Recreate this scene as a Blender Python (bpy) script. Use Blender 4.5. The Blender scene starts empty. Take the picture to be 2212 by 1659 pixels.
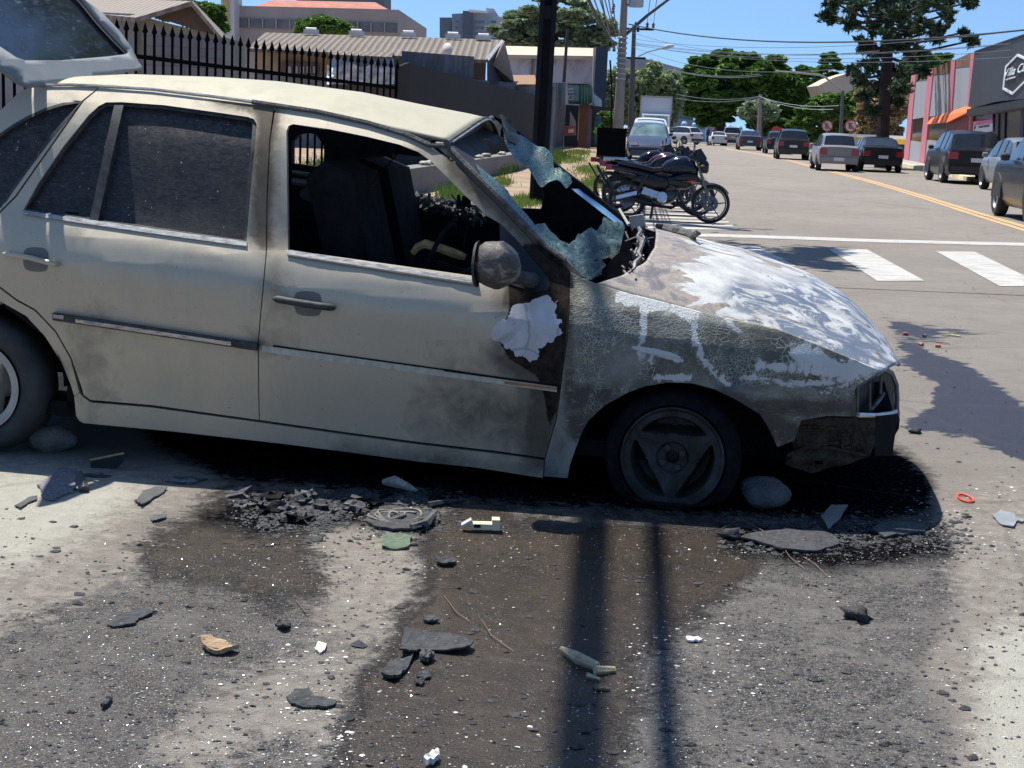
import bpy, bmesh, math, random
import numpy as np
from mathutils import Vector, Matrix
from mathutils.geometry import tessellate_polygon
random.seed(7); rng=np.random.default_rng(7)
S=bpy.context.scene; COL=S.collection
R_=math.radians
# ------------------------------------------------ camera, sky, sun, exposure
F=3325.; CX,CY=1106.,829.5; PITCH=R_(9.7); ROLL=R_(2.4); CAMH=1.36
_f=np.array([0,math.cos(PITCH),-math.sin(PITCH)]); _u0=np.array([0,math.sin(PITCH),math.cos(PITCH)]); _r0=np.array([1.,0,0])
_u=_u0*math.cos(ROLL)-_r0*math.sin(ROLL); _r=_r0*math.cos(ROLL)+_u0*math.sin(ROLL)
cam=bpy.data.cameras.new('camera'); co=bpy.data.objects.new('camera',cam); COL.objects.link(co)
co.matrix_world=Matrix(((_r[0],_u[0],-_f[0],0),(_r[1],_u[1],-_f[1],0),(_r[2],_u[2],-_f[2],CAMH),(0,0,0,1)))
cam.sensor_width=36; cam.lens=F/2212*36; cam.clip_end=3000; cam.clip_start=.05
S.camera=co
SUNV=Vector((-.30,.31,1)).normalized()     # towards the sun
w=bpy.data.worlds.new('World'); S.world=w; w.use_nodes=True
nt=w.node_tree; sk=nt.nodes.new('ShaderNodeTexSky'); sk.sky_type='NISHITA'; sk.sun_disc=False
sk.sun_elevation=math.asin(SUNV.z); sk.sun_rotation=math.atan2(SUNV.x,SUNV.y)
sk.altitude=700; sk.air_density=1.0; sk.dust_density=.6; sk.ozone_density=1.5
bg=nt.nodes['Background']; bg.inputs[1].default_value=.10
_tc=nt.nodes.new('ShaderNodeTexCoord'); _ad=nt.nodes.new('ShaderNodeVectorMath'); _ad.operation='ADD'; _ad.inputs[1].default_value=(0,0,.15)
_no=nt.nodes.new('ShaderNodeVectorMath'); _no.operation='NORMALIZE'; nt.links.new(_tc.outputs['Generated'],_ad.inputs[0]); nt.links.new(_ad.outputs[0],_no.inputs[0]); nt.links.new(_no.outputs[0],sk.inputs[0])
_mx=nt.nodes.new('ShaderNodeMix'); _mx.data_type='RGBA'; _mx.blend_type='MULTIPLY'; _mx.inputs[0].default_value=1; _mx.inputs[7].default_value=(.86,1.03,1.16,1)
nt.links.new(sk.outputs[0],_mx.inputs[6]); nt.links.new(_mx.outputs[2],bg.inputs[0])
sl=bpy.data.lights.new('sun','SUN'); sl.energy=5.0; sl.angle=R_(.53); sl.color=(1,.965,.9)
so=bpy.data.objects.new('sun',sl); COL.objects.link(so); so.rotation_euler=SUNV.to_track_quat('Z','Y').to_euler()
S.view_settings.view_transform='Standard'; S.view_settings.look='None'; S.view_settings.exposure=.55
S.render.engine='CYCLES'
# ------------------------------------------------ photo-plane helpers (points get their own real distance)
C0=np.array([0,0,CAMH])
def ray(x,y): return _f+_r*(x-CX)/F-_u*(y-CY)/F
def gnd(x,y,z=0.): d=ray(x,y); return C0+d*((z-CAMH)/d[2])
def aty(x,y,Y): d=ray(x,y); return C0+d*(Y/d[1])
def proj(P):
    q=np.asarray(P,float)-C0; zc=q@_f; return np.stack([CX+F*(q@_r)/zc, CY-F*(q@_u)/zc],-1)
def px(size,Y): return size*Y/F       # metres covered by `size` photo pixels at distance Y
def sdpoly(Q,poly):
    """signed distance (positive inside) in photo px"""
    P=np.array(poly,float); d=np.full(len(Q),1e9); ins=np.zeros(len(Q),bool)
    for i in range(len(P)):
        a=P[i]; b=P[(i+1)%len(P)]; ab=b-a; t=np.clip(((Q-a)@ab)/(ab@ab+1e-9),0,1); d=np.minimum(d,np.hypot(*(Q-(a+t[:,None]*ab)).T))
        c=((a[1]>Q[:,1])!=(b[1]>Q[:,1])); xi=a[0]+(Q[:,1]-a[1])*(b[0]-a[0])/((b[1]-a[1]) if b[1]!=a[1] else 1e-9); ins^=(c&(Q[:,0]<xi))
    return np.where(ins,d,-d)
# ------------------------------------------------ tagging / linking
def tag(o,label=None,cat=None,group=None,kind=None):
    if label: o['label']=label
    if cat: o['category']=cat
    if group: o['group']=group
    if kind: o['kind']=kind
    return o
def empty(name,loc,rz=0,label=None,cat=None,group=None):
    o=bpy.data.objects.new(name,None); COL.objects.link(o); o.location=loc; o.rotation_euler=(0,0,rz); o.empty_display_size=.1
    return tag(o,label,cat,group)
def link(name,me,parent=None,loc=(0,0,0),rz=0):
    o=bpy.data.objects.new(name,me); COL.objects.link(o); o.location=loc; o.rotation_euler=(0,0,rz)
    if parent is not None: o.parent=parent
    return o
def mk(name,V,Fc,mat,parent=None,smooth=False,loc=(0,0,0),rz=0,attrs=None):
    me=bpy.data.meshes.new(name); me.from_pydata([tuple(map(float,v)) for v in V],[],[tuple(map(int,f)) for f in Fc])
    if mat: 
        for m in (mat if isinstance(mat,(list,tuple)) else [mat]): me.materials.append(m)
    if smooth: me.polygons.foreach_set('use_smooth',[True]*len(me.polygons))
    for k,a in (attrs or {}).items():
        at=me.attributes.new(k,'FLOAT','POINT'); at.data.foreach_set('value',np.asarray(a,np.float32))
    me.update(); return link(name,me,parent,loc,rz)
def copy_tree(o,parent=None):
    c=o.copy(); COL.objects.link(c); c.parent=parent
    for ch in list(o.children): copy_tree(ch,c)
    return c
class MB:
    """collects simple solids into one mesh"""
    def __init__(s): s.v=[]; s.f=[]; s.m=[]; s.mi=0
    def add(s,V,Fc):
        b=len(s.v); s.v+= [tuple(map(float,v)) for v in V]; s.f+=[tuple(i+b for i in f) for f in Fc]; s.m+=[s.mi]*len(Fc); return s
    def box(s,x0,x1,y0,y1,z0,z1):
        V=[(x,y,z) for x in (x0,x1) for y in (y0,y1) for z in (z0,z1)]
        return s.add(V,[(0,1,3,2),(4,6,7,5),(0,4,5,1),(2,3,7,6),(0,2,6,4),(1,5,7,3)])
    def obox(s,c,ax,ay,az):
        c,ax,ay,az=[np.array(k,float) for k in (c,ax,ay,az)]
        V=[c+i*ax+j*ay+k*az for i in(-1,1) for j in(-1,1) for k in(-1,1)]
        return s.add(V,[(0,1,3,2),(4,6,7,5),(0,4,5,1),(2,3,7,6),(0,2,6,4),(1,5,7,3)])
    def tube(s,pts,r,n=8,cap=True):
        pts=[np.array(p,float) for p in pts]; rs=r if isinstance(r,(list,tuple)) else [r]*len(pts)
        V=[];Fc=[];ref=None
        for i,p in enumerate(pts):
            d=pts[min(i+1,len(pts)-1)]-pts[max(i-1,0)]; d=d/(np.linalg.norm(d)+1e-9)
            if ref is None: ref=np.array([0,0,1.]) if abs(d[2])<.9 else np.array([1.,0,0])
            a=np.cross(d,ref); a/=np.linalg.norm(a)+1e-9; b=np.cross(d,a); ref=-b if False else ref
            for k in range(n):
                t=2*math.pi*k/n; V.append(p+rs[i]*(math.cos(t)*a+math.sin(t)*b))
        for i in range(len(pts)-1):
            for k in range(n): Fc.append((i*n+k,i*n+(k+1)%n,(i+1)*n+(k+1)%n,(i+1)*n+k))
        if cap: Fc.append(tuple(range(n-1,-1,-1))); Fc.append(tuple((len(pts)-1)*n+k for k in range(n)))
        return s.add(V,Fc)
    def prism(s,poly,a,b,axis='y'):
        n=len(poly); V=[]
        for t in (a,b):
            for (p,q) in poly: V.append((p,t,q) if axis=='y' else ((t,p,q) if axis=='x' else (p,q,t)))
        tr=tessellate_polygon([[Vector((p,q,0)) for p,q in poly]])
        Fc=[tuple(t) for t in tr]+[tuple(i+n for i in t) for t in tr]+[(i,(i+1)%n,n+(i+1)%n,n+i) for i in range(n)]
        return s.add(V,Fc)
    def lathe(s,prof,c=(0,0,0),axis='z',n=24,a0=0,a1=2*math.pi):
        V=[];Fc=[];full=abs(a1-a0-2*math.pi)<1e-6; m=n if full else n+1
        for r,h in prof:
            for k in range(m):
                t=a0+(a1-a0)*k/n; x,y=r*math.cos(t),r*math.sin(t)
                V.append((c[0]+x,c[1]+y,c[2]+h) if axis=='z' else ((c[0]+x,c[1]+h,c[2]+y) if axis=='y' else (c[0]+h,c[1]+x,c[2]+y)))
        for i in range(len(prof)-1):
            for k in range(n): Fc.append((i*m+k,i*m+(k+1)%m,(i+1)*m+(k+1)%m,(i+1)*m+k))
        return s.add(V,Fc)
    def quad(s,a,b,c,d): return s.add([a,b,c,d],[(0,1,2,3)])
    def build(s,name,mat,parent=None,smooth=False,loc=(0,0,0),rz=0,angle=None):
        o=mk(name,s.v,s.f,mat,parent,smooth,loc,rz)
        bm=bmesh.new(); bm.from_mesh(o.data); bmesh.ops.recalc_face_normals(bm,faces=bm.faces); bm.to_mesh(o.data); bm.free()
        if isinstance(mat,(list,tuple)) and len(s.m)==len(o.data.polygons): o.data.polygons.foreach_set('material_index',s.m)
        if smooth or angle:
            o.data.polygons.foreach_set('use_smooth',[True]*len(o.data.polygons)); o.data.set_sharp_from_angle(angle=R_(angle or 35))
        return o
# ------------------------------------------------ materials
class NT:
    def __init__(s,name,rough=.7,metal=0,spec=.5,coord='Object'):
        s.m=bpy.data.materials.new(name); s.m.use_nodes=True; s.t=s.m.node_tree; s.N=s.t.nodes; s.L=s.t.links
        s.b=s.N['Principled BSDF']; s.b.inputs['Roughness'].default_value=rough; s.b.inputs['Metallic'].default_value=metal
        s.b.inputs['Specular IOR Level'].default_value=spec
        tc=s.N.new('ShaderNodeTexCoord'); s.co=tc.outputs[coord]; s.tc=tc
    def lk(s,a,b): s.L.new(a,b)
    def inp(s,node,i,v):
        if isinstance(v,bpy.types.NodeSocket): s.lk(v,node.inputs[i])
        elif v is not None:
            node.inputs[i].default_value=v
    def mp(s,scale=(1,1,1),rot=(0,0,0),src=None,loc=(0,0,0)):
        n=s.N.new('ShaderNodeMapping'); s.lk(src or s.co,n.inputs[0]); n.inputs['Scale'].default_value=scale; n.inputs['Rotation'].default_value=rot; n.inputs['Location'].default_value=loc
        return n.outputs[0]
    def noise(s,scale,detail=4,rough=.55,dist=0,src=None,col=False):
        n=s.N.new('ShaderNodeTexNoise'); s.lk(src or s.co,n.inputs['Vector']); n.inputs['Scale'].default_value=scale; n.inputs['Detail'].default_value=detail
        n.inputs['Roughness'].default_value=rough; n.inputs['Distortion'].default_value=dist
        return n.outputs['Color' if col else 'Fac']
    def vor(s,scale,feature='DISTANCE_TO_EDGE',src=None,out='Distance',rand=1):
        n=s.N.new('ShaderNodeTexVoronoi'); n.feature=feature; s.lk(src or s.co,n.inputs['Vector']); n.inputs['Scale'].default_value=scale
        n.inputs['Randomness'].default_value=rand; return n.outputs[out]
    def ramp(s,f,stops,interp='LINEAR'):
        n=s.N.new('ShaderNodeValToRGB'); s.inp(n,0,f); cr=n.color_ramp; cr.interpolation=interp
        while len(cr.elements)<len(stops): cr.elements.new(.5)
        for e,(p,c) in zip(cr.elements,stops):
            e.position=p; e.color=(c,c,c,1) if isinstance(c,(int,float)) else (*c,1)
        return n.outputs[0]
    def mix(s,f,a,b,mode='MIX'):
        n=s.N.new('ShaderNodeMix'); n.data_type='RGBA'; n.blend_type=mode; n.clamp_factor=True
        s.inp(n,0,f)
        for i,v in ((6,a),(7,b)):
            s.inp(n,i,(*v,1) if isinstance(v,tuple) and len(v)==3 else v)
        return n.outputs[2]
    def math(s,op,a,b=None,clamp=False):
        n=s.N.new('ShaderNodeMath'); n.operation=op; n.use_clamp=clamp; s.inp(n,0,a)
        if b is not None: s.inp(n,1,b)
        return n.outputs[0]
    def attr(s,name,out='Fac'):
        n=s.N.new('ShaderNodeAttribute'); n.attribute_name=name; return n.outputs[out]
    def bump(s,h,strength=.3,dist=.01):
        n=s.N.new('ShaderNodeBump'); s.inp(n,'Height',h); n.inputs['Strength'].default_value=strength; n.inputs['Distance'].default_value=dist
        s.lk(n.outputs[0],s.b.inputs['Normal']); return n
    def col(s,c): s.inp(s.b,'Base Color',(*c,1) if isinstance(c,tuple) else c); return s
    def rough(s,c): s.inp(s.b,'Roughness',c); return s
    def warp(s,amount,scale):
        n=s.noise(scale,3,col=True); a=s.N.new('ShaderNodeVectorMath'); a.operation='MULTIPLY_ADD'
        s.lk(n,a.inputs[0]); a.inputs[1].default_value=(amount,)*3; s.lk(s.co,a.inputs[2]); return a.outputs[0]
MATS={}
def flat(name,c,rough=.6,metal=0,var=.15,scale=6,bump=0,spec=.5,emit=None):
    if name in MATS: return MATS[name]
    n=NT(name,rough,metal,spec); f=n.noise(scale,5,.6)
    a=tuple(k*(1-var) for k in c); b=tuple(min(1,k*(1+var)) for k in c)
    n.col(n.ramp(f,[(.3,a),(.7,b)]))
    if bump: n.bump(n.noise(scale*6,4),bump,.02)
    MATS[name]=n.m; return n.m
# ================================================ BURNT WAGON
CA=gnd(1450,1105); CB=gnd(-53,985)
sv=CA-CB; sv=sv/np.linalg.norm(sv); nv=np.array([sv[1],-sv[0],0])
CAN=(C0-CA)@nv; CAS=(C0-CA)@sv
def hitn(x,y,n):
    d=ray(x,y); t=(n-CAN)/(d@nv); q=C0+d*t-CA; return q@sv,q@nv,q[2]
def to_w(s,yl,z): return CA+np.outer(s,sv)-np.outer(yl,nv)+np.stack([0*np.asarray(z),0*np.asarray(z),z],-1)
def lpx(V):  # car-local verts -> photo px
    V=np.asarray(V,float); return proj(to_w(V[:,0],V[:,1],V[:,2]))
def zb(s): return .80-.0757*(s+.43)
def side(s,z):
    t=z-zb(s)
    tt=[-1,-.62,-.45,-.2,-.15,-.07,0,.1,.25,.33,.40,.44,.5,1]; nn=[-.10,-.045,-.012,.020,.019,-.012,-.065,-.098,-.150,-.182,-.224,-.256,-.305,-.75]
    n=float(np.interp(t,tt,nn))
    if s>0: n-=.22*s*s
    if s<-2: n-=.04*(s+2)**2
    return n
def H(x,y,off=0.):
    n=0
    for _ in range(7):
        s,_n,z=hitn(x,y,n); n=side(s,z)+off
    return (s,-n,z)
CAR_RZ=math.atan2(sv[1],sv[0])
CAR=empty('burnt_car',CA,CAR_RZ,'burnt silver station wagon with blistered bonnet, smashed windscreen and open tailgate','car')
def inset(poly,d):
    if not d: return poly
    P=np.array(poly,float); n=len(P); A=0.5*sum(P[i][0]*P[(i+1)%n][1]-P[(i+1)%n][0]*P[i][1] for i in range(n)); sg=1 if A>0 else -1
    out=[]
    for i in range(n):
        a=P[i]-P[i-1]; b=P[(i+1)%n]-P[i]; a/=np.linalg.norm(a)+1e-9; b/=np.linalg.norm(b)+1e-9
        t=a+b; t/=np.linalg.norm(t)+1e-9; out.append(tuple(P[i]+sg*d*np.array([-t[1],t[0]])))
    return out
def smoothpoly(poly,it=1):
    """Chaikin corner rounding that keeps straight runs"""
    for _ in range(it):
        out=[]; n=len(poly)
        for i in range(n):
            a=np.array(poly[i],float); b=np.array(poly[(i+1)%n],float); out+= [tuple(a*.75+b*.25),tuple(a*.25+b*.75)]
        poly=out
    return poly
def panel(name,poly,holes,mat,parent,gap=1.2,off=0.,step=.05,thick=.02,mapf=None,stain=None,rnd=0,zdisp=None,side_thick=True):
    poly=inset(poly,gap)
    if rnd: poly=smoothpoly(poly,rnd); holes=[smoothpoly(h,rnd) for h in holes]
    mf=mapf or (lambda x,y:H(x,y,off))
    loops=[[Vector((p[0],p[1],0)) for p in lp] for lp in [poly]+list(holes)]
    flatp=[p for lp in loops for p in lp]
    tris=tessellate_polygon(loops)
    bm=bmesh.new(); vs=[bm.verts.new(p) for p in flatp]
    for t in tris:
        try: bm.faces.new([vs[i] for i in t])
        except ValueError: pass
    st=step*600
    xs=[p.x for p in flatp]; ys=[p.y for p in flatp]
    for ax,lo,hi in ((0,min(xs),max(xs)),(1,min(ys),max(ys))):
        k=math.ceil(lo/st)*st
        while k<hi:
            nrm=(1,0,0) if ax==0 else (0,1,0); cp=(k,0,0) if ax==0 else (0,k,0)
            bmesh.ops.bisect_plane(bm,geom=bm.verts[:]+bm.edges[:]+bm.faces[:],plane_co=cp,plane_no=nrm,dist=1e-4); k+=st
    bmesh.ops.triangulate(bm,faces=bm.faces[:])
    P=np.array([(v.co.x,v.co.y) for v in bm.verts])
    for v in bm.verts: v.co=Vector(mf(v.co.x,v.co.y))
    if zdisp:
        for v in bm.verts: v.co+=Vector(zdisp(v.co))
    bmesh.ops.recalc_face_normals(bm,faces=bm.faces)
    # face outward (towards -Y)
    if sum(f.normal.y*f.calc_area() for f in bm.faces)>0: bmesh.ops.reverse_faces(bm,faces=bm.faces)
    if thick:
        be=[e for e in bm.edges if e.is_boundary]
        r=bmesh.ops.extrude_edge_only(bm,edges=be)
        for e in be: e.smooth=False
        for g in r['geom']:
            if isinstance(g,bmesh.types.BMVert): g.co.y+=thick
    me=bpy.data.meshes.new(name); bm.to_mesh(me); bm.free()
    me.materials.append(mat); me.polygons.foreach_set('use_smooth',[True]*len(me.polygons))
    V=np.array([v.co for v in me.vertices]); Q=lpx(V)
    for k,fn in (stain or {}).items():
        at=me.attributes.new(k,'FLOAT','POINT'); at.data.foreach_set('value',fn(Q).astype(np.float32))
    return link(name,me,parent)
def blobs(lst):
    """stain field: list of (polyline, radius_px, strength)"""
    def fn(Q):
        out=np.zeros(len(Q))
        for pl,r,k in lst:
            pl=np.array(pl,float); d=np.full(len(Q),1e9)
            if len(pl)==1: d=np.hypot(*(Q-pl[0]).T)
            for a,b in zip(pl[:-1],pl[1:]):
                ab=b-a; t=np.clip(((Q-a)@ab)/(ab@ab+1e-9),0,1); d=np.minimum(d,np.hypot(*(Q-(a+t[:,None]*ab)).T))
            out=np.maximum(out,k*np.clip(1-d/r,0,1))
        return out
    return fn
def jag(poly,amp,k=2,seed=1):
    rr=np.random.default_rng(seed); P=[np.array(p,float) for p in poly]
    for _ in range(k):
        out=[]
        for i in range(len(P)):
            a,b=P[i],P[(i+1)%len(P)]; d=b-a; L=np.hypot(*d); out.append(a)
            if L>3: m=(a+b)/2+np.array([-d[1],d[0]])/L*rr.normal()*min(amp,L*.22); out.append(m)
        P=out; amp*=.6
    return [tuple(p) for p in P]
# ---- paint
def paint_mat(name,c1,c2,rough=.34):
    n=NT(name,rough,.25,.5)
    f=n.noise(2.2,6,.6,.4); base=n.mix(f,c1,c2)
    fine=n.noise(38,5,.7); base=n.mix(n.math('MULTIPLY',fine,.35),base,(.32,.30,.26))
    strk=n.noise(5,5,.7,.2,src=n.mp((1,1,.12))); base=n.mix(n.ramp(strk,[(.55,0.),(.8,.35)]),base,(.28,.26,.22))
    so=n.attr('soot'); nz=n.noise(9,7,.65,.6)
    k=n.math('ADD',so,n.math('MULTIPLY',n.math('SUBTRACT',nz,.5),.9)); k=n.math('MULTIPLY',k,n.math('GREATER_THAN',so,.001))
    soot=n.mix(n.noise(14,5,.7),(.035,.03,.026),(.20,.165,.125))
    base=n.mix(n.ramp(k,[(.0,0.),(.55,.95)]),base,soot)
    ch=n.attr('scorch'); cn=n.noise(26,7,.75,.6); ck=n.math('MULTIPLY',n.math('ADD',ch,n.math('MULTIPLY',n.math('SUBTRACT',cn,.5),.35)),n.math('GREATER_THAN',ch,.001)); base=n.mix(n.ramp(ck,[(.44,0.),(.54,.97)]),base,n.mix(n.ramp(n.noise(30,6,.75),[(.35,0.),(.75,1.)]),(.008,.0075,.008),(.065,.048,.036)))
    sp=n.noise(160,2,.5); base=n.mix(n.ramp(sp,[(.71,0.),(.74,.75)]),base,(.06,.05,.04))
    n.col(base); n.rough(n.math('MAXIMUM',n.ramp(nz,[(.2,rough-.06),(.8,rough+.25)]),n.math('MAXIMUM',n.ramp(k,[(0,0.),(.4,.8)]),n.ramp(ck,[(.4,0.),(.5,.95)])))); n.inp(n.b,'Specular IOR Level',n.math('SUBTRACT',.5,n.math('MULTIPLY',n.math('ADD',n.ramp(k,[(0,0.),(.5,1.)]),n.ramp(ck,[(.4,0.),(.5,1.)]),clamp=True),.45))) if False else n.inp(n.b,'Specular IOR Level',n.math('SUBTRACT',.5,n.math('MULTIPLY',n.math('MAXIMUM',n.ramp(k,[(0,0.),(.5,1.)]),n.ramp(ck,[(.4,0.),(.5,1.)])),.45)))
    n.bump(n.noise(3.0,3,.5),.10,.02); return n.m
PAINT=paint_mat('dusty_silver_paint',(.42,.375,.285),(.55,.475,.345))
ROOFP=paint_mat('chalky_roof_paint',(.35,.33,.245),(.42,.39,.285),.65)
n=NT('charred_black',.85,0,.3); f=n.noise(12,6,.7); n.col(n.ramp(f,[(.3,(.003,.0035,.005)),(.75,(.017,.017,.019))])); n.b.inputs['Specular IOR Level'].default_value=.12; n.bump(n.noise(30,5,.7),.6,.02); CHAR=n.m
n=NT('soot_grey',.8); f=n.noise(25,7,.75); n.col(n.ramp(f,[(.3,(.03,.03,.032)),(.55,(.1,.1,.1)),(.75,(.28,.27,.26))])); n.bump(n.noise(60,5,.7),.7,.02); SOOT=n.m
n=NT('scorched_rubber',.7); f=n.noise(30,5,.7); n.col(n.ramp(f,[(.35,(.018,.019,.021)),(.7,(.07,.07,.07))])); RUB=n.m
n=NT('aged_chrome_strip',.38,.7); f=n.noise(24,5,.7,src=n.mp((1,1,6))); n.col(n.ramp(f,[(.3,(.12,.11,.1)),(.6,(.5,.5,.48))])); STRIP=n.m
# dusty dark side glass
n=NT('smoked_dusty_glass',.12,0,.22)
wv=n.mp((2.2,1,7)); d=n.noise(13,7,.75,1.2,src=wv); d2=n.noise(2.0,4,.6)
dust=n.math('MULTIPLY',n.ramp(d,[(.43,0.),(.72,.42)]),n.ramp(d2,[(.3,.5),(.7,1.)]))
base=n.mix(dust,(.022,.023,.026),(.22,.21,.20))
spk=n.noise(75,2,.5); base=n.mix(n.ramp(n.noise(3.2,5,.6,.5),[(.5,0.),(.75,.5)]),base,(.10,.09,.07)); base=n.mix(n.ramp(spk,[(.73,0.),(.75,.8)]),base,(.5,.5,.5))
n.col(base); n.rough(n.ramp(d,[(.3,.35),(.7,.65)])); GLASS=n.m
n=NT('rain_streaked_glass',.08,0,.6)
v=n.mp((1,1,1),(0,R_(-40),0)); st=n.noise(9,6,.8,.3,src=n.mp((1.2,1,14),src=v))
n.col(n.mix(n.ramp(st,[(.62,0.),(.74,.8)]),(.018,.021,.032),(.42,.42,.42))); n.rough(n.ramp(st,[(.5,.07),(.75,.5)])); TGLASS=n.m
# blistered wing
n=NT('blistered_wing_paint',.62,.0,.18)
wc=n.warp(.06,9)
e1=n.vor(46,src=wc); e2=n.vor(88,src=wc); sel=n.ramp(n.noise(5,3),[(.45,0.),(.55,1.)])
l1=n.ramp(e1,[(.02,.95),(.08,0.)]); l2=n.ramp(e2,[(.03,.8),(.14,0.)]); line=n.mix(sel,l1,l2)
ln=n.math('MULTIPLY',line,n.ramp(n.noise(5,7,.78,1.),[(.46,0.),(.56,1.)])); ln=n.math('MULTIPLY',ln,n.ramp(n.attr('crack'),[(0,0.),(.5,1.)]))
base=n.mix(n.ramp(n.noise(6,5,.65,.6),[(.35,0.),(.65,1.)]),(.125,.125,.10),(.26,.25,.205))
base=n.mix(n.ramp(n.noise(3.1,4,.6,.5,src=n.mp(loc=(3,1,2))),[(.5,0.),(.66,.8)]),base,(.055,.085,.125))
base=n.mix(n.ramp(n.noise(4.6,4,.6,.8,src=n.mp(loc=(7,1,2))),[(.56,0.),(.72,.8)]),base,(.33,.30,.16))
base=n.mix(n.ramp(n.noise(2.6,6,.68,.9,src=n.mp(loc=(9,2,4))),[(.48,0.),(.62,.7)]),base,(.34,.33,.29))
lo=n.attr('char'); nz=n.noise(11,7,.7,1.); kk=n.math('ADD',lo,n.math('MULTIPLY',n.math('SUBTRACT',nz,.5),1.1)); kk=n.math('MULTIPLY',kk,n.math('GREATER_THAN',lo,.001))
base=n.mix(n.ramp(kk,[(.25,0.),(.6,.95)]),base,n.mix(n.noise(16,5,.7),(.03,.03,.03),(.15,.12,.09)))
base=n.mix(n.math('MULTIPLY',n.math('MULTIPLY',n.ramp(n.attr('crack'),[(.1,0.),(.8,.62)]),n.ramp(n.noise(3.3,4,.6,.5,src=n.mp(loc=(5,5,5))),[(.4,.35),(.6,1.)])),1.),base,(.06,.062,.046)); base=n.mix(n.math('MULTIPLY',ln,.75),base,(.52,.52,.45))
a=n.attr('ash'); am=n.math('ADD',a,n.math('MULTIPLY',n.math('SUBTRACT',n.noise(13,8,.75,2.0),.5),2.6)); am=n.math('MULTIPLY',am,n.math('GREATER_THAN',a,.001))
base=n.mix(n.ramp(am,[(.36,0.),(.50,.95)]),base,n.mix(n.noise(9,5),(.50,.51,.50),(.66,.66,.62)))
wh=n.ramp(n.noise(19,6,.75,2.2,src=n.mp((.6,1,1.8))),[(.60,0.),(.64,1.)]); base=n.mix(n.math('MULTIPLY',wh,n.ramp(n.attr('char'),[(.0,.0),(.4,.6)])),base,(.5,.5,.47))
n.col(base); n.bump(n.math('ADD',line,n.noise(30,5,.7)),.35,.006); WING=n.m
# bonnet
n=NT('scorched_bonnet_paint',.55,.1)
sw=n.mp((1,1.9,1),(0,0,R_(-14)))
f1=n.noise(5,7,.68,1.6,src=sw); base=n.ramp(f1,[(.34,(.10,.095,.10)),(.44,(.17,.155,.155)),(.5,(.33,.27,.21)),(.56,(.20,.18,.18)),(.66,(.38,.31,.24)),(.74,(.16,.16,.175))])
a=n.attr('ash'); nz=n.noise(3.8,6,.66,1.9,src=sw); am=n.math('ADD',n.math('MULTIPLY',a,1.0),n.math('MULTIPLY',n.math('SUBTRACT',nz,.5),3.0)); am=n.math('MULTIPLY',am,n.math('GREATER_THAN',a,.001))
base=n.mix(n.ramp(am,[(.40,0.),(.50,1.)]),base,n.mix(n.ramp(n.noise(7,6,.7,src=sw),[(.4,0.),(.62,1.)]),(.55,.55,.53),(.36,.355,.34)))
bl=n.attr('blue'); bm_=n.math('MULTIPLY',n.ramp(bl,[(0,0.),(.4,1.)]),n.ramp(n.noise(5,8,.74,1.8,src=sw),[(.46,0.),(.53,.95)])); base=n.mix(bm_,base,n.mix(n.noise(9,4),(.05,.085,.15),(.17,.20,.24)))
n.col(base); n.bump(n.noise(26,6,.7),.25,.006); BONNET=n.m
n=NT('rusted_crash_metal',.85,.0,.15); f=n.noise(22,8,.78,1.5); n.col(n.ramp(f,[(.34,(.006,.006,.006)),(.46,(.03,.027,.023)),(.53,(.075,.058,.04)),(.58,(.015,.018,.02)),(.66,(.09,.09,.085)),(.74,(.26,.25,.23))])); n.bump(n.noise(35,5,.7),.7,.01); RUST=n.m
# crazed safety glass
n=NT('crazed_safety_glass',.4,0,.35); e=n.vor(80,src=n.warp(.02,14)); base=n.ramp(e,[(.02,(.15,.26,.235)),(.07,(.035,.09,.095)),(.25,(.006,.02,.027))])
base=n.mix(n.ramp(n.noise(5,4),[(.5,0.),(.7,.6)]),base,(.2,.17,.1)); n.col(base); n.bump(e,.8,.01); CRAZE=n.m
n=NT('melted_glass_sheet',.38,0,.4); f=n.noise(9,7,.75,1.4); f2=n.noise(40,5,.7)
base=n.ramp(f,[(.3,(.004,.006,.007)),(.42,(.015,.04,.045)),(.5,(.06,.105,.085)),(.57,(.02,.06,.085)),(.65,(.17,.19,.14)),(.76,(.03,.025,.018))]); base=n.mix(n.ramp(f2,[(.6,0.),(.72,.6)]),base,(.4,.52,.45))
n.col(base); n.bump(n.noise(22,6,.7),.9,.02); MELT=n.m
n=NT('sky_reflection_glass',.1,0,.8); n.col(n.ramp(n.noise(20,4),[(.3,(.10,.22,.40)),(.7,(.2,.36,.52))])); SKYG=n.m  # blue sky reflection put into the glass colour

SOOTF=blobs([([(575,240),(572,380),(566,520)],42,.75),([(480,215),(592,235)],40,.55),([(1210,600),(1190,800),(1180,960)],95,.9),([(1120,640),(1215,660),(1215,790)],60,1.1),([(1100,780),(1200,800)],70,.8),
  ([(985,340),(1100,450),(1220,600)],56,.85),([(930,310),(1000,350)],50,.35),([(1000,870),(1180,930)],130,.38),([(640,430),(600,560),(590,740)],50,.22),([(560,740),(590,760)],25,.5),([(740,980),(1170,1020)],40,.35),([(210,860),(190,700)],60,.18)])
SCP=[[(1090,600),(1104,628),(1102,672),(1085,700),(1075,735),(1100,775),(1140,800),(1165,815),(1178,860),(1190,930),(1200,900),(1212,830),(1222,740),(1234,590),(1190,545),(1140,520),(1110,560)],[(1130,470),(1215,560),(1232,590),(1190,560)]]
def SCF(Q):
    m=np.full(len(Q),-1e9)
    for p in SCP: m=np.maximum(m,sdpoly(Q,p))
    return np.clip(.5+m/26,0,1)
ST={'soot':SOOTF,'scorch':SCF}
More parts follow.
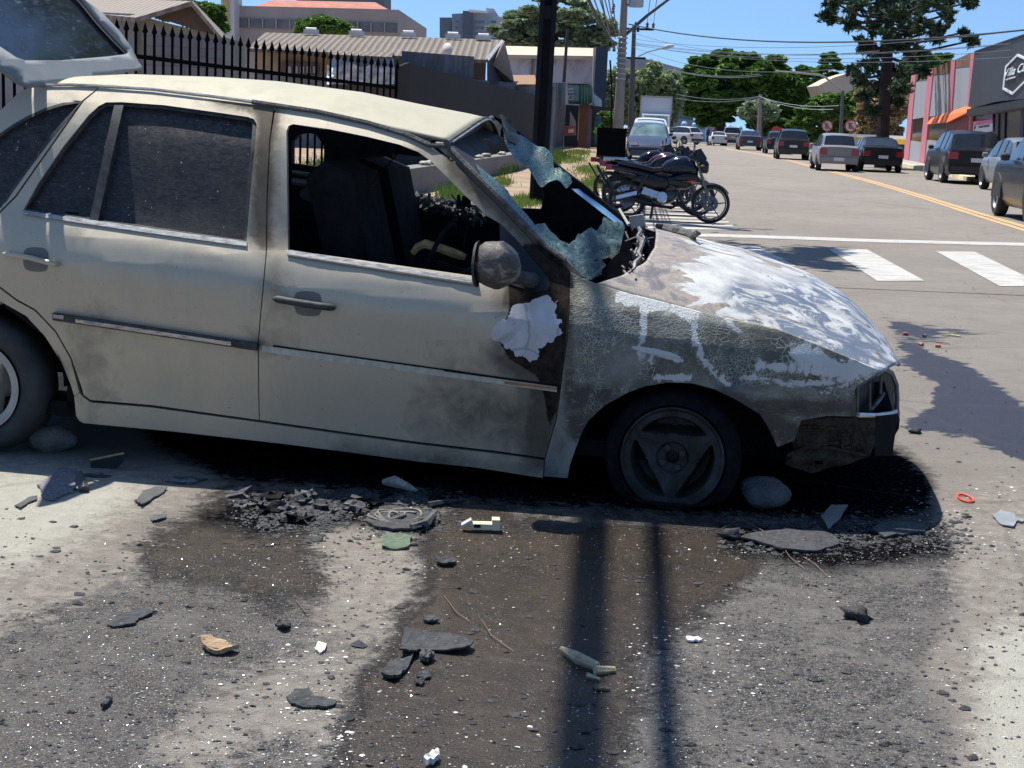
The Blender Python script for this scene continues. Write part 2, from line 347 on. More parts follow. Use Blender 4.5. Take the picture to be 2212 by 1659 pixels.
G_BC=[(592,229),(583,300),(577,420),(575.6,542),(568.7,617),(562,690),(558,740),(558.5,830),(560,908)]
BOTR=[(560,908),(327,876),(196,865),(180,854),(174.6,835),(153,772.5),(120,715),(76,669),(35.5,647),(0,620)]
front_top=[(595,230),(685,243.7),(794,268),(876,293),(930,317),(985,352),(1030,398),(1080,447),(1130,500),(1180,553),(1231,586)]
front_right=[(1229.7,667),(1226,729),(1218.6,779),(1211,841),(1201.6,907),(1181.8,976),(1177,990)]
front_bot=[(1084,976.7),(905.6,956),(727,932),(560.4,908)]
fd=front_top+front_right+front_bot+G_BC[::-1][1:-1]
fwin=[(622,541),(620,400),(618.5,284),(623,272),(633,268),(712,279),(794,295.5),(862,312),(903,328),(930,347),(971,388),(1012,429),(1053,467),(1079,482),(1083,606)]
FD=panel('front_door',fd,[fwin],PAINT,CAR,stain=ST,step=.045)
rd=[(215,189),(327,197),(464,214),(545.6,224.6)]+G_BC+BOTR[1:]+[(-10,612),(-15,580),(-12,500),(0,459),(35,424),(180,218)]
rwin=[(49,456),(82,396),(136,317),(191,249),(213,229),(229,221),(262,220.5),(354.6,227),(463.7,242),(534.6,252.4),(548,257),(554.5,268),(551,317),(541.5,410),(532,527)]
RD=panel('rear_door',rd,[rwin],PAINT,CAR,stain=ST,step=.045)
# glass and seals of the rear door
panel('window_seal',inset(rwin,-2),[inset(rwin,9)],RUB,RD,gap=0,off=-.012,thick=.03)
panel('window_glass',inset(rwin,2),[],GLASS,RD,gap=0,off=-.035,thick=0,step=.1)
panel('window_bar',[(247,225),(267,226),(211,478),(193,474)],[],RUB,RD,gap=0,off=-.006,thick=.03)
def strip(name,a,b,wd,mat,parent,off=.008,k=14,th=.02,bow=0,rnd=0):
    top=[];bot=[]
    for i in range(k+1):
        t=i/k; x=a[0]+(b[0]-a[0])*t; y=a[1]+(b[1]-a[1])*t+bow*math.sin(math.pi*t); top.append((x,y)); bot.append((x,y+wd))
    return panel(name,top+bot[::-1],[],mat,parent,gap=0,off=off,thick=th,rnd=rnd)
strip('belt_strip',(50,454),(533,523),9,STRIP,RD,bow=1)
strip('belt_strip',(620,540),(1032,604),9,STRIP,FD)
strip('belt_lip',(620,549),(1034,614),3,RUB,FD,off=.010)
m=strip('side_moulding',(113,676),(554,742),16,RUB,RD,off=.022,th=.04)
strip('bright_insert',(163,689),(499,739),8,STRIP,m,off=.026,th=.01)
strip('bright_insert',(115,679),(137,682),8,STRIP,m,off=.026,th=.01)
# scar left by the torn-off moulding of the front door
SC=flat('old_glue_residue',(.46,.44,.36),.8,0,.25,30)
strip('moulding_scar',(566,746),(1203,833),14,SC,FD,off=.0025,th=.003)
strip('moulding_scar',(590,746),(1000,803),3,CHAR,FD,off=.005,th=.006)
strip('moulding_scar',(960,798),(1205,832),4,CHAR,FD,off=.006,th=.006)
strip('moulding_scar',(1090,824),(1203,838),5,flat('scorched_glue',(.33,.18,.07),.7,0,.3,30),FD,off=.006,th=.006)
# bare patch where filler flaked away
patch=[(1062,715),(1072,700),(1084,691),(1097,682),(1103,672),(1122,656),(1146.6,652),(1160,645),(1171,640),(1191,645),(1196,655),(1206,647.5),(1203,662),(1198.7,677),(1207,690),(1214.8,697),(1212,712),(1210,724),(1196,736.7),(1180,742),(1164,751.6),(1163,765),(1161.5,776),(1146.6,782.6),(1135,772),(1122,769),(1110,760),(1097,754),(1085,742),(1075,738)]
n=NT('bare_filler',.6); f=n.noise(7,6,.6,.6); n.col(n.mix(n.ramp(n.vor(5,src=n.warp(.1,6)),[(.01,.6),(.03,0.)]),n.mix(n.ramp(n.noise(4,7,.75,.8,src=n.mp(loc=(2,0,5))),[(.5,0.),(.62,.7)]),n.ramp(f,[(.35,(.43,.44,.46)),(.65,(.55,.56,.57))]),(.30,.27,.23)),(.22,.21,.2))); 
panel('bare_patch',jag(patch,3.5,2,4),[],n.m,FD,gap=0,off=.0025,thick=.003,rnd=0)
# handles
def handle(parent,pts,wd,rec,mb,mr):
    panel('handle_recess',rec,[],mr,parent,gap=0,off=.002,thick=.004,rnd=2)
    h=MB(); L=[]
    for i,(x,y) in enumerate(pts):
        e=.022 if 0<i<len(pts)-1 else .006
        L.append(H(x,y,e))
    h.tube(L,[wd*.55]+[wd]*(len(L)-2)+[wd*.7],10); h.build('handle',mb,parent,smooth=True,angle=60)
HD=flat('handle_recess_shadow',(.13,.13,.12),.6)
handle(RD,[(8,548),(14,549),(60,556),(100,566),(120,571),(126,572)],.0105,[(50,545),(58,534),(92,534),(103,542),(103,580),(95,588),(60,586),(50,576)],PAINT,HD)
handle(FD,[(592,645),(598,646),(650,655),(690,661),(714,664),(721,665)],.0135,[(635,640),(643,628),(680,629),(694,638),(694,676),(686,684),(648,682),(636,672)],RUB,HD)
# mirror foot (triangle) and mirror
panel('mirror_triangle',[(1079,482),(1121,524),(1155.7,566.6),(1183,599),(1188,616),(1182,627),(1157,631),(1120,620),(1083,606)],[],flat('scorched_blue_black_plastic',(.012,.017,.022),.45,0,.4,9,spec=.25),FD,gap=0,off=.006,thick=.02)
def blob_mesh(name,c,r,mat,parent,lump=.1,seed=0,sub=3,cut=None,freq=3.,rot=0):
    bm=bmesh.new(); bmesh.ops.create_icosphere(bm,subdivisions=sub,radius=1)
    rr=np.random.default_rng(seed); A=rr.normal(size=(6,3))*freq; ph=rr.uniform(0,6.3,6)
    M=Matrix.Rotation(rot,3,'Z')
    for v in bm.verts:
        d=v.co.normalized(); k=1+lump*sum(math.sin(float(np.dot(A[i],d))+ph[i]) for i in range(6))/3
        q=Vector((d.x*r[0],d.y*r[1],d.z*r[2]))*k
        if cut: q=cut(q)
        v.co=M@q+Vector(c)
    me=bpy.data.meshes.new(name); bm.to_mesh(me); bm.free(); me.materials.append(mat); me.polygons.foreach_set('use_smooth',[True]*len(me.polygons))
    return link(name,me,parent)
n=NT('peeling_mirror_plastic',.6); f=n.noise(9,7,.7,1.2); geo=n.N.new('ShaderNodeNewGeometry'); sp=n.N.new('ShaderNodeSeparateXYZ'); n.lk(geo.outputs['Normal'],sp.inputs[0])
n.col(n.ramp(f,[(.35,(.035,.03,.028)),(.52,(.09,.075,.065)),(.6,(.30,.27,.22)),(.75,(.06,.05,.045))])); n.bump(n.noise(30,6,.7),.8,.01)
ms,my,mz=hitn(1070,573,.13); MIR=blob_mesh('door_mirror',(ms,.0-.12,mz),(.086,.085,.084),n.m,FD,.05,3)
h=MB(); a=H(1150,606,.0); h.tube([(ms+.04,-.11,mz-.035),(ms+.10,-.05,mz-.05),(a[0],a[1],a[2])],[.03,.025,.03],10); h.build('mirror_arm',RUB,FD,smooth=True)
g=MB(); g.lathe([(0,0),(.075,.002),(.082,.012)],(0,0,0),'x',24); o=g.build('mirror_rim',RUB,FD,smooth=True); o.location=(ms-.075,-.12,mz); o.scale=(1,.95,1)
# A pillar
panel('pillar',[(966,308),(989,334),(1032,377),(1081,426),(1131,478),(1180,528),(1218,555),(1258,600),(1231,586),(1180,553),(1130,500),(1080,447),(1030,398),(985,352),(948,322),(940,306)],[],PAINT,CAR,gap=.4,stain=ST,off=-.004)
# sill
sill=[(160,857),(172,848),(180,858),(196,869),(327,880),(560,912),(727,936),(905.6,960),(1084,981),(1176,994),(1172,1033),(1024.7,1010),(905.6,998),(727,974),(600,958),(382,933.5),(180,914.4),(170.5,909),(163.7,898)]
panel('sill',sill,[],PAINT,CAR,gap=.6,off=.004,stain=ST,thick=.12)
# rear quarter
arch=[(-53-188*math.cos(a),838-188*math.sin(a)) for a in np.linspace(-.2,math.pi/2+.3,12)]
q=[(214,188.6),(163.7,186),(82,186.4),(54.6,190.5),(35.5,202.8),(16.4,222),(0,238),(-60,285),(-160,370),(-300,480),(-420,560),(-445,700),(-440,860),(-250,880)]+arch+[(0,651),(54.6,682.5),(95.5,726),(131,780.7),(153,835),(160,857),(172,848),(153,775),(120,717),(76,671),(35.5,649),(0,622),(-12,612),(-17,580),(-14,500),(-2,459),(33,424),(178,218)]
qw=[(178.7,219),(136,220.5),(95.5,233),(54.6,252),(27,268),(0,287),(-40,318),(-120,400),(-135,432),(-120,445),(0,450),(8,443),(60,370),(120,290)]
Q4=panel('rear_quarter',q,[inset(qw,3)],PAINT,CAR,stain=ST)
panel('quarter_seal',inset(qw,1),[inset(qw,7)],RUB,Q4,gap=0,off=.002,thick=.03)
panel('quarter_glass',inset(qw,2),[],GLASS,Q4,gap=0,off=-.02,thick=0,step=.1)
# front wing
wing=[(1231,586),(1258,601),(1278,610),(1345,631),(1444,656),(1518.6,675.5),(1585,691),(1679,711),(1729,730),(1803,760),(1853,780),(1887.7,795),(1905,801),(1853,833.4),(1848,841),(1851,900),(1787,899),(1731,908),(1717,952),(1679,966),(1661,926.5),(1641,895),(1591,864.7),(1543,841),(1494,828.5),(1444,826.7),(1394.6,834.7),(1357,848),(1307.8,875.6),(1271,909.5),(1258.6,932),(1243.8,969),(1231,1006),(1226,1033.5),(1174,1029),(1177,992),(1181.8,976),(1201.6,907),(1211,841),(1218.6,779),(1226,729),(1229.7,667)]
ASHW=blobs([([(1340,640),(1420,660),(1500,680)],20,1.),([(1395,650),(1388,720),(1383,765)],11,1.),([(1490,675),(1500,730),(1520,780),(1570,830)],10,1.),([(1380,762),(1480,778)],9,.9),([(1420,815),(1490,815)],14,.9),([(1730,760),(1790,790),(1870,800)],38,.95),([(1640,790),(1760,800),(1850,815)],20,.8),([(1600,812),(1700,830),(1800,828)],12,.75),([(1570,690),(1600,720)],14,.85),([(1900,800),(1780,850)],14,.6)])
CHARW=blobs([([(1240,860),(1300,865),(1250,920)],50,1.),([(1225,600),(1232,900)],28,.7),([(1600,880),(1850,880)],40,.85),([(1650,900),(1720,950)],50,1.),([(1560,855),(1640,880)],30,.8),([(1850,850),(1848,900)],30,.8)])
CRK=blobs([([(1290,680),(1280,840)],70,1.2),([(1350,720),(1550,760),(1700,790),(1820,800)],75,1.6),([(1400,820),(1300,840)],60,1.2)])
WG=panel('front_wing',wing,[],WING,CAR,stain={'ash':ASHW,'char':CHARW,'crack':CRK},step=.02,gap=.6)
panel('indicator_hole',[(1362,745),(1440,757),(1480,775),(1440,772),(1370,757)],[],flat('white_scorch',(.5,.52,.5),.7),WG,gap=0,off=.003,thick=.004,rnd=1)
panel('fuel_flap',[(1378,772),(1400,764),(1425,770),(1428,782),(1405,790),(1380,785)],[],WING,WG,gap=0,off=.004,thick=.005,rnd=2,stain={'ash':lambda Q:Q[:,0]*0+.3,'char':lambda Q:Q[:,0]*0,'crack':lambda Q:Q[:,0]*0})
# ---- bonnet
SK=[-.33,-.32,.035,.368,.62,.75,.85]; 
def zn(s): return float(np.interp(s,[-.45,-.32,.035,.368,.55,.70,.84],[.845,.797,.703,.620,.575,.535,.50]))
def zc(s): return float(np.interp(s,[-.45,-.18,.0,.175,.454,.60,.682,.76,.82,.86],[1.0,.955,.93,.895,.80,.728,.66,.58,.485,.40]))
def hood_z(s,y): 
    u=(y-.80)/.69; k=1-abs(u)**2.4; return zn(s)+(zc(s)-zn(s))*max(0,k)
def s_rear(y): return float(np.interp(y,[.1,.192,.299,.43,.6,.8,1.1,1.3,1.42,1.5],[-.337,-.237,-.164,-.142,-.15,-.165,-.15,-.18,-.25,-.33]))
def s_front(y): u=(y-.8)/.69; return .695+.122*(1-abs(u)**3)
V=[];nu,nvv=90,70
for i in range(nu+1):
    for j in range(nvv+1):
        y=.11+1.38*j/nvv; s=s_rear(y)+(s_front(y)-s_rear(y))*i/nu
        z=hood_z(s,y)+.006*math.sin(7*s+5*y)
        V.append((s,y,z))
Fq=[(i*(nvv+1)+j,(i+1)*(nvv+1)+j,(i+1)*(nvv+1)+j+1,i*(nvv+1)+j+1) for i in range(nu) for j in range(nvv)]
Q=lpx(V)
ash=blobs([([(1560,590),(1700,640),(1850,720)],130,1.0),([(1520,620),(1640,690),(1780,740)],60,.95),([(1600,560),(1800,640)],60,.8),([(1880,700),(1925,770)],50,.75),([(1490,500),(1560,540)],20,.7)])(Q)
blue=blobs([([(1700,680),(1850,760),(1925,790)],90,1.1),([(1600,640),(1760,720)],50,.7),([(1780,640),(1900,720)],60,.9)])(Q)
hood=mk('bonnet',V,Fq,BONNET,CAR,True,attrs={'ash':ash,'blue':blue})
md=hood.modifiers.new('s','SOLIDIFY'); md.thickness=.012; md.offset=-1
# rim under bonnet nose
# ---- roof
def zr(s): return float(np.interp(s,[-2.75,-2.6,-2.29,-1.58,-1.2,-.94,-.80,-.7],[1.36,1.40,1.417,1.367,1.325,1.283,1.235,1.19]))
def zcr(s): return float(np.interp(s,[-2.75,-2.6,-2.35,-2.0,-1.75,-1.4,-1.16,-.95,-.86,-.78],[1.445,1.465,1.485,1.487,1.48,1.45,1.412,1.382,1.366,1.345]))
def roof_z(s,y): u=(y-.80)/.51; return zr(s)+(zcr(s)-zr(s))*(1-abs(u)**(2.3 if s<-1.35 else 1.55+.75*min(1,max(0,(-.95-s)/.4))))
def rs_f(y): u=(y-.8)/.51; return -.925+.045*(1-u*u)
def rs_b(y): u=(y-.8)/.51; return -2.50-.12*(1-u*u)
V=[]
for i in range(71):
    for j in range(41):
        y=.292+1.016*j/40; a,b=rs_b(y),rs_f(y); s=a+(b-a)*i/70; V.append((s,y,roof_z(s,y)))
Fq=[(i*41+j,(i+1)*41+j,(i+1)*41+j+1,i*41+j+1) for i in range(70) for j in range(40)]
roof=mk('roof',V,Fq,ROOFP,CAR,True,attrs={'soot':np.zeros(len(V))}); md=roof.modifiers.new('s','SOLIDIFY'); md.thickness=.012; md.offset=-1
rl=MB(); rl.tube([(rs_f(y)+.006,y,roof_z(rs_f(y),y)-.004) for y in np.linspace(.292,1.308,24)],.008,6); rl.build('roof_front_seal',RUB,CAR,smooth=True)
rl=MB(); rl.tube([(rs_f(y)+.016,y,roof_z(rs_f(y),y)-.008) for y in np.linspace(.292,1.308,24)],.004,6); rl.build('roof_front_trim',STRIP,CAR,smooth=True)
rl=MB(); rl.tube([H(x,y,.004) for x,y in [(84,184),(150,183),(215,186),(327,193),(464,209),(545,220),(600,228)]],.007,6); rl.build('drip_moulding',STRIP,CAR,smooth=True)
rl=MB(); rl.tube([H(x,y,.005) for x,y in [(545,220),(600,228),(685,241),(794,265),(876,290),(930,314),(966,338-24),(989,338),(1032,381),(1081,430),(1131,482),(1180,532),(1222,562)]],.010,6); rl.build('drip_moulding',SOOT,CAR,smooth=True)
# ---- windscreen area (slanted plane through both pillars)
def _sd(x,y,a,b): return ((b[0]-a[0])*(y-a[1])-(b[1]-a[1])*(x-a[0]))/math.hypot(b[0]-a[0],b[1]-a[1])
def HY(x,y,yl):
    s,n_,z=hitn(x,y,-yl); return (s,yl,z)
def HW(x,y,off=0):
    a=_sd(x,y,(966,308),(1231,586)); b=_sd(x,y,(1062,252),(1355,484)); t=a/(a-b)
    t=max(-.05,min(1.08,t)); s,yl,z=HY(x,y,.23+t*1.15); return (s,yl-off,z+off*.6)
DK=flat('tinted_screen_band',(.045,.047,.052),.6,0,.35,12,spec=.05)
wsA=[(967,305),(1010,283),(1061.5,253),(1075,262),(1086,272),(1081,291),(1077,312),(1066,308),(1056,301),(1040,300),(1050,309),(1056.5,320),(1022,338),(1026,354),(1049,373),(1081,398),(1106,430),(1135,462),(1150,490),(1190,530),(1180,528),(1131,478),(1081,426),(1032,377),(989,334)]
panel('windscreen_remnant',jag(wsA,2.,1,5),[],DK,CAR,gap=0,mapf=HW,thick=.006)
panel('windscreen_remnant',[(1026,354),(1049,373),(1081,398),(1106,430),(1135,462),(1165,500),(1205,540),(1222,560),(1180,527),(1131,477),(1081,425),(1040,383)],[],CRAZE,CAR,gap=0,mapf=lambda x,y:HW(x,y,.006),thick=.006)
def curl(v): 
    return (0,0,.012*math.sin(v.x*60)+.01*math.sin(v.y*22+v.x*14))
UB=flat('browned_glass',(.075,.06,.035),.5,0,.4,14,spec=.2)
panel('browned_glass_scrap',jag([(1082,263),(1100,266),(1113,284),(1119,300),(1128,312),(1118,330),(1104,322),(1096,300),(1088,282)],2,1,8),[],UB,CAR,gap=0,mapf=lambda x,y:HW(x,y,.045),thick=.004,zdisp=curl,step=.02)
panel('windscreen_strip',[(1086,266.5),(1101,269),(1113.5,286),(1118.5,299),(1143,313.6),(1156,320),(1168,331),(1181,342),(1195,347),(1198,368),(1210,374),(1217.7,388),(1234,398),(1237,405),(1225,414),(1212,407),(1200,409),(1185,403),(1170.6,404),(1160,394),(1150.7,388),(1143,375),(1136,365.7),(1130,352),(1118.5,349.6),(1098.6,338.4),(1095,322),(1091,301)],[],CRAZE,CAR,gap=0,mapf=lambda x,y:HW(x,y,.035),thick=.006,zdisp=curl,step=.02)
panel('windscreen_remnant',[(1234,408),(1250,408),(1304.5,448),(1345,480),(1352,492),(1330,482),(1299.5,459),(1264.8,432)],[],SKYG,CAR,gap=0,mapf=lambda x,y:HW(x,y,.0),thick=.006)
# far pillar and roof front header
fp=MB(); fp.tube([HW(x,y,.0) for x,y in [(1062,252),(1090,268),(1150,318),(1198,360),(1260,408),(1305,444),(1355,484)]],[.010,.014,.018,.018,.018,.018,.02],8); fp.build('far_pillar',CHAR,CAR,smooth=True)
fp=MB(); fp.tube([HW(x,y,-.004) for x,y in [(964,307),(1010,286),(1062,254)]],.012,8); fp.build('roof_header',SOOT,CAR,smooth=True)
# crumpled lower glass over the dash
def crump(v): 
    a,b=v.x*38,v.y*26; return (.0,.0,.007*math.sin(a+1.7*math.sin(b))+.008*math.sin(b*.8+2*math.sin(a*.7))+.003*math.sin(a*3+b*2))
panel('crumpled_glass',[(1150,486),(1175,492),(1200,512),(1222,528),(1240,522),(1252,505),(1275,497),(1300,486),(1306,462),(1330,478),(1348,492),(1356,510),(1345,528),(1352,545),(1335,556),(1300,556),(1284,566),(1300,580),(1318,582),(1290,602),(1262,602),(1235,584),(1222,565),(1205,541),(1180,518)],[],MELT,CAR,gap=0,mapf=lambda x,y:HW(x,y,-.0),thick=.01,zdisp=crump,step=.016)
panel('crumpled_glass',[(1200,530),(1235,552),(1262,548),(1290,548),(1325,590),(1300,603),(1266,606),(1240,590),(1222,566)],[],MELT,CAR,gap=0,mapf=lambda x,y:HW(x,y,.0),thick=.008,zdisp=lambda v:(0,0,.004*math.sin(v.y*60)),step=.02)
# scuttle: dark floor between bonnet and screen
sc=MB(); 
for i in range(24):
    for j in range(1): pass
V=[];
for i in range(13):
    for j in range(31):
        y=.13+1.34*j/30; s_0=-.50+.20*min(1,max(0,(y-.3)/.4)); s=s_0+i*(s_rear(y)+.10-s_0)/12; V.append((s,y,hood_z(min(s,s_rear(y)),y)+(-.06-.13*(1-i/12))*max(.08,min(1,(.95-y)/.4))+.006*math.sin(31*s+17*y)))
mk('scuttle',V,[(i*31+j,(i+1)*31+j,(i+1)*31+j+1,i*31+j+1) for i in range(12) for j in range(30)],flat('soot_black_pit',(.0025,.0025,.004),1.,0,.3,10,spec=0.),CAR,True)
# debris of wiper linkage along the scuttle
rd_=np.random.default_rng(5); wl=MB()
def HH(x,y,dz=0):
    # ray against bonnet/scuttle height
    d=ray(x,y); o=np.array([CAS,-CAN,CAMH-CA[2]]); D=np.array([d@sv,-(d@nv),d[2]]); t=4.6
    for _ in range(400):
        P=o+D*t
        if P[2]<hood_z(max(-.45,min(P[0],.85)),P[1])+dz: break
        t+=.006
    return P
pth=[(1378,488),(1384,500),(1376,512),(1388,520),(1385,534),(1378,548),(1384,556),(1372,568),(1370,580),(1358,590)]
L=[HH(x,y,-.0) for x,y in pth]; wl.tube(L,[.006,.009,.007,.012,.008,.011,.007,.010,.006,.004],6); WLM=flat('white_grey_burnt_metal',(.15,.14,.135),.6,.2,.6,60); wl.build('wiper_linkage',WLM,CAR)
for k in range(38):
    x,y=pth[rd_.integers(len(pth))]; x+=rd_.normal()*9; y+=rd_.normal()*9; p=HH(x,y,-.01); d=rd_.normal(size=3)*.016
    wl=MB(); wl.tube([p-d,p+d*rd_.uniform(.2,1)],rd_.uniform(.0018,.006),5); wl.build('melted_scrap',WLM,CAR)

bx=MB(); p=HH(1377,478,.02); bx.obox(p,(.028,0,.006),(0,.02,0),(-.006,0,.024)); p2=HH(1350,455,.06); bx.tube([p,HH(1358,486,.0),HH(1338,452,.04)],.006,6); bx.build('wiper_motor',flat('pale_burnt_plastic',(.33,.31,.27),.7,0,.3,20),CAR)
wp=MB(); L=[HH(x,y,.006) for x,y in [(1416,487),(1440,493),(1462,500),(1490,507),(1500,515)]]
wp.tube(L,[.010,.022,.022,.018,.008],7); wp.tube([HH(1495,512,.01),HH(1506,503,.04),HH(1512,505,.03)],[.012,.014,.005],6); wp.build('melted_scuttle_trim',SOOT,CAR,smooth=True)
# ---- far side and cabin
FARN=-1.52
def HF(x,y): s,n_,z=hitn(x,y,FARN); return (s,-n_,z)
farp=[(300,238),(600,262),(900,315),(1060,262),(1095,270),(1150,318),(1198,362),(1262,412),(1310,448),(1352,484),(1350,640),(1280,760),(400,760),(300,700)]
far_h1=[(630,353),(630,306),(647,290),(663,287),(682,290),(701,317),(723,339),(723,365)]
far_h2=[(831,330),(851,409),(940,428),(1034,442),(1120,450),(1168,452),(1176,420),(1160,370),(1130,335),(1085,296),(1060,280),(980,330),(900,338)]
FARD=panel('far_doors',farp,[far_h1,far_h2],CHAR,CAR,gap=0,mapf=HF,thick=.05,step=.2)
fs=MB(); fs.tube([HF(x,y) for x,y in [(851,411),(940,430),(1034,444)]],.010,6); fs.build('far_belt_strip',STRIP,CAR,smooth=True)
fl=MB()
for k in range(260):
    t=rd_.uniform(); x=862+t*185; y=424+t*44+rd_.normal()*6; s,_,z=hitn(x,y,FARN+.05); p=np.array((s,1.44+rd_.normal()*.015,z)); d=rd_.normal(size=3)*.014; fl.tube([p-d,p+d],[.004,.009],5)
fl.build('charred_trim',SOOT,FARD)
fl=MB(); fl.tube([HF(x,y) for x,y in [(632,392),(680,399),(716,402)]],[.018,.02,.016],8); fl.tube([HF(x,y) for x,y in [(632,372),(722,384)]],.012,6); fl.build('rear_trim',flat('grey_trim_plastic',(.12,.11,.10),.5),FARD,smooth=True)
panel('speaker_pod',[(650,415),(662,404),(690,404),(705,410),(703,438),(680,436),(655,430)],[],flat('grey_pod_plastic',(.10,.10,.095),.5),FARD,gap=0,mapf=lambda x,y:(hitn(x,y,FARN+.07)[0],1.42,hitn(x,y,FARN+.07)[2]),thick=.05,rnd=2)
for seat in ((-1.34,.45),(-1.36,1.10)):
    sb=MB(); 
    sb.prism([(seat[0]+.05,.35),(seat[0]-.02,.75),(seat[0]-.12,1.12),(seat[0]-.05,1.18),(seat[0]+.06,1.14),(seat[0]+.14,.8),(seat[0]+.2,.5),(seat[0]+.65,.52),(seat[0]+.68,.36)],seat[1]-.2,seat[1]+.2,'y')
    o=sb.build('front_seat',CHAR,CAR)
dsh=MB(); dsh.prism([(-.95,.55),(-.92,.76),(-.75,.84),(-.45,.80),(-.40,.4)],.12,1.46,'y'); dsh.build('dashboard',CHAR,CAR)
sw_=MB(); 
ring=[(-.98+.10*math.sin(t)*.55,.42+.19*math.cos(t),.80+.16*math.sin(t)) for t in np.linspace(0,2*math.pi,25)]
sw_.tube(ring,.009,6,cap=False); sw_.tube([(-.98,.42,.80),(-.7,.42,.72)],.02,6); sw_.build('steering_wheel',CHAR,CAR,smooth=True)
# cabin floor, tunnel, rear bulkhead
cb=MB(); cb.box(-3.2,.05,.1,1.5,.16,.22); cb.box(-2.35,-2.30,.1,1.5,.2,.95); cb.box(-.42,-.38,.12,1.48,.2,.72); cb.build('floor_pan',CHAR,CAR)
wf=MB(); pts=[HF(890,546),HF(905,528),HF(940,532),HF(975,545),HF(1004,555)]
def HI(x,y,n): s,_,z=hitn(x,y,n); return (s,-n,z)
wf.tube([HI(x,y,-.35) for x,y in [(891,547),(902,534),(918,527),(950,536),(980,547),(1005,556)]],[.012,.016,.018,.017,.018,.013],7); wf.build('scorched_foam_strip',flat('singed_foam',(.55,.36,.15),.9,0,.4,40,.8),CAR,smooth=True)
for a,b,c_ in [((1018,424),(1008,500),(1000,535)),((975,420),(990,440),(1012,470)),((860,330),(800,400),(760,470)),((1000,425),(995,450),(1000,470))]:
    hw=MB(); hw.tube([HI(*a,-.5),HI(*b,-.5),HI(*c_,-.45)],.0028,5); hw.build('hanging_wire',CHAR,CAR)
for a in [(990,425),(1002,428),(1010,422)]:
    hw=MB(); hw.tube([HI(a[0],a[1]-5,-.6),HI(a[0]+2,a[1]+14,-.6),HI(a[0]-1,a[1]+26,-.6)],[.006,.011,.002],6); hw.build('hanging_scrap',CHAR,CAR)
# B pillar inside (far) and headliner scraps
bp=MB(); bp.obox(HF(775,400),(.16,0,0),(0,.03,0),(0,0,.33)); bp.build('far_pillar_trim',CHAR,CAR)
# black backing behind the near panels (inner skin)
inner=[(216,192),(464,216),(595,234),(794,270),(930,320),(985,356),(1130,503),(1231,590),(1224,729),(1209,841),(1180,976),(1172,1020),(900,985),(400,925),(178,900),(160,840),(100,730),(0,655),(0,456),(35,424)]
panel('inner_skin',inner,[inset(fwin,-1),inset(rwin,-1)],CHAR,CAR,gap=0,off=-.028,thick=.02)
# ---- nose: headlamp hole, grille edge, bumper carrier
def NS(x,y):   # nose wrap: surface curving round from the wing corner to the front
    s,n_,z=hitn(x,y,-.12); return s,z
lamp=[(1905,800),(1853,833.4),(1849,841),(1852,893),(1893,894),(1935,889),(1937,870),(1937,846),(1928,802),(1918,794)]
def HL(x,y,dep=0):
    # plane turning away: from (s=.62,n=-.09) at x=1850 to (s=.80,n=-.42) at x=1938
    p0=np.array([.615,.09]); p1=np.array([.80,.40]); d=ray(x,y); o=np.array([CAS,-CAN,CAMH-CA[2]]); D=np.array([d@sv,-(d@nv),d[2]])
    dn=p1-p0; N=np.array([dn[1],-dn[0]]); N/=np.linalg.norm(N)
    t=((p0-N*dep-o[:2])@N)/(D[:2]@N); return tuple(o+D*t)
NB=flat('nose_inner_dark',(.018,.02,.024),.6,0,.5,20)
panel('headlamp_recess',lamp,[],NB,CAR,gap=0,mapf=lambda x,y:HL(x,y,.06),thick=.0)
fr=MB()
def bar(pts,r,dep=0): fr.tube([HL(x,y,dep) for x,y in pts],r,6)
bar([(1908,796),(1926,806),(1936,830),(1938,862),(1936,890)],.010,.0); bar([(1879,825),(1879,888)],.005,.02); bar([(1903,812),(1902,850)],.006,.03); bar([(1853,835),(1851,893)],.006,.0); bar([(1880,886),(1900,862),(1908,850)],.010,.03); bar([(1853,834),(1905,801)],.005,0)
fr.build('headlamp_frame',flat('sooty_frame_metal',(.10,.12,.13),.5,.4,.5,30),CAR,smooth=True)
fr=MB(); bar([(1853,896),(1893,897),(1925,893),(1935,888)],.009,-.01); fr.build('lamp_sill',flat('bright_edge_metal',(.62,.62,.6),.4,.5,.2,30),CAR,smooth=True)
crash=[(1700,915),(1731,907),(1790,903),(1851,903),(1891,903),(1889,960),(1878,985),(1845,998),(1800,1010),(1750,1023),(1715,1010),(1695,1004),(1717,975)]
panel('bumper_carrier',crash,[[(1759,992),(1778,994),(1778,1002),(1760,1002)]],RUST,CAR,gap=0,off=-.09,thick=.12,step=.03,zdisp=lambda v:(0,.012*math.sin(v.x*70)+.01*math.sin(v.z*90),0))
cr=MB(); cr.tube([H(x,y,-.075) for x,y in [(1716,925),(1760,922),(1810,928),(1812,955),(1760,962),(1722,955),(1716,925)]],.006,5,cap=False); cr.tube([H(x,y,-.075) for x,y in [(1818,940),(1838,938),(1836,965),(1820,968),(1818,940)]],.005,5,cap=False); cr.tube([H(x,y,-.08) for x,y in [(1700,985),(1740,965),(1800,968),(1870,985)]],.007,5)
cr.build('carrier_ribs',RUST,CAR,smooth=True)
hb=[(1893,899),(1940,895),(1944,905),(1942,925),(1934,940),(1931,958),(1928,985),(1890,984),(1889,940)]
panel('hanging_bumper_piece',hb,[],flat('melted_bumper_black',(.010,.011,.014),.8,0,.4,14,spec=.05),CAR,gap=0,mapf=lambda x,y:HL(x,y,-.02),thick=.03,step=.03)
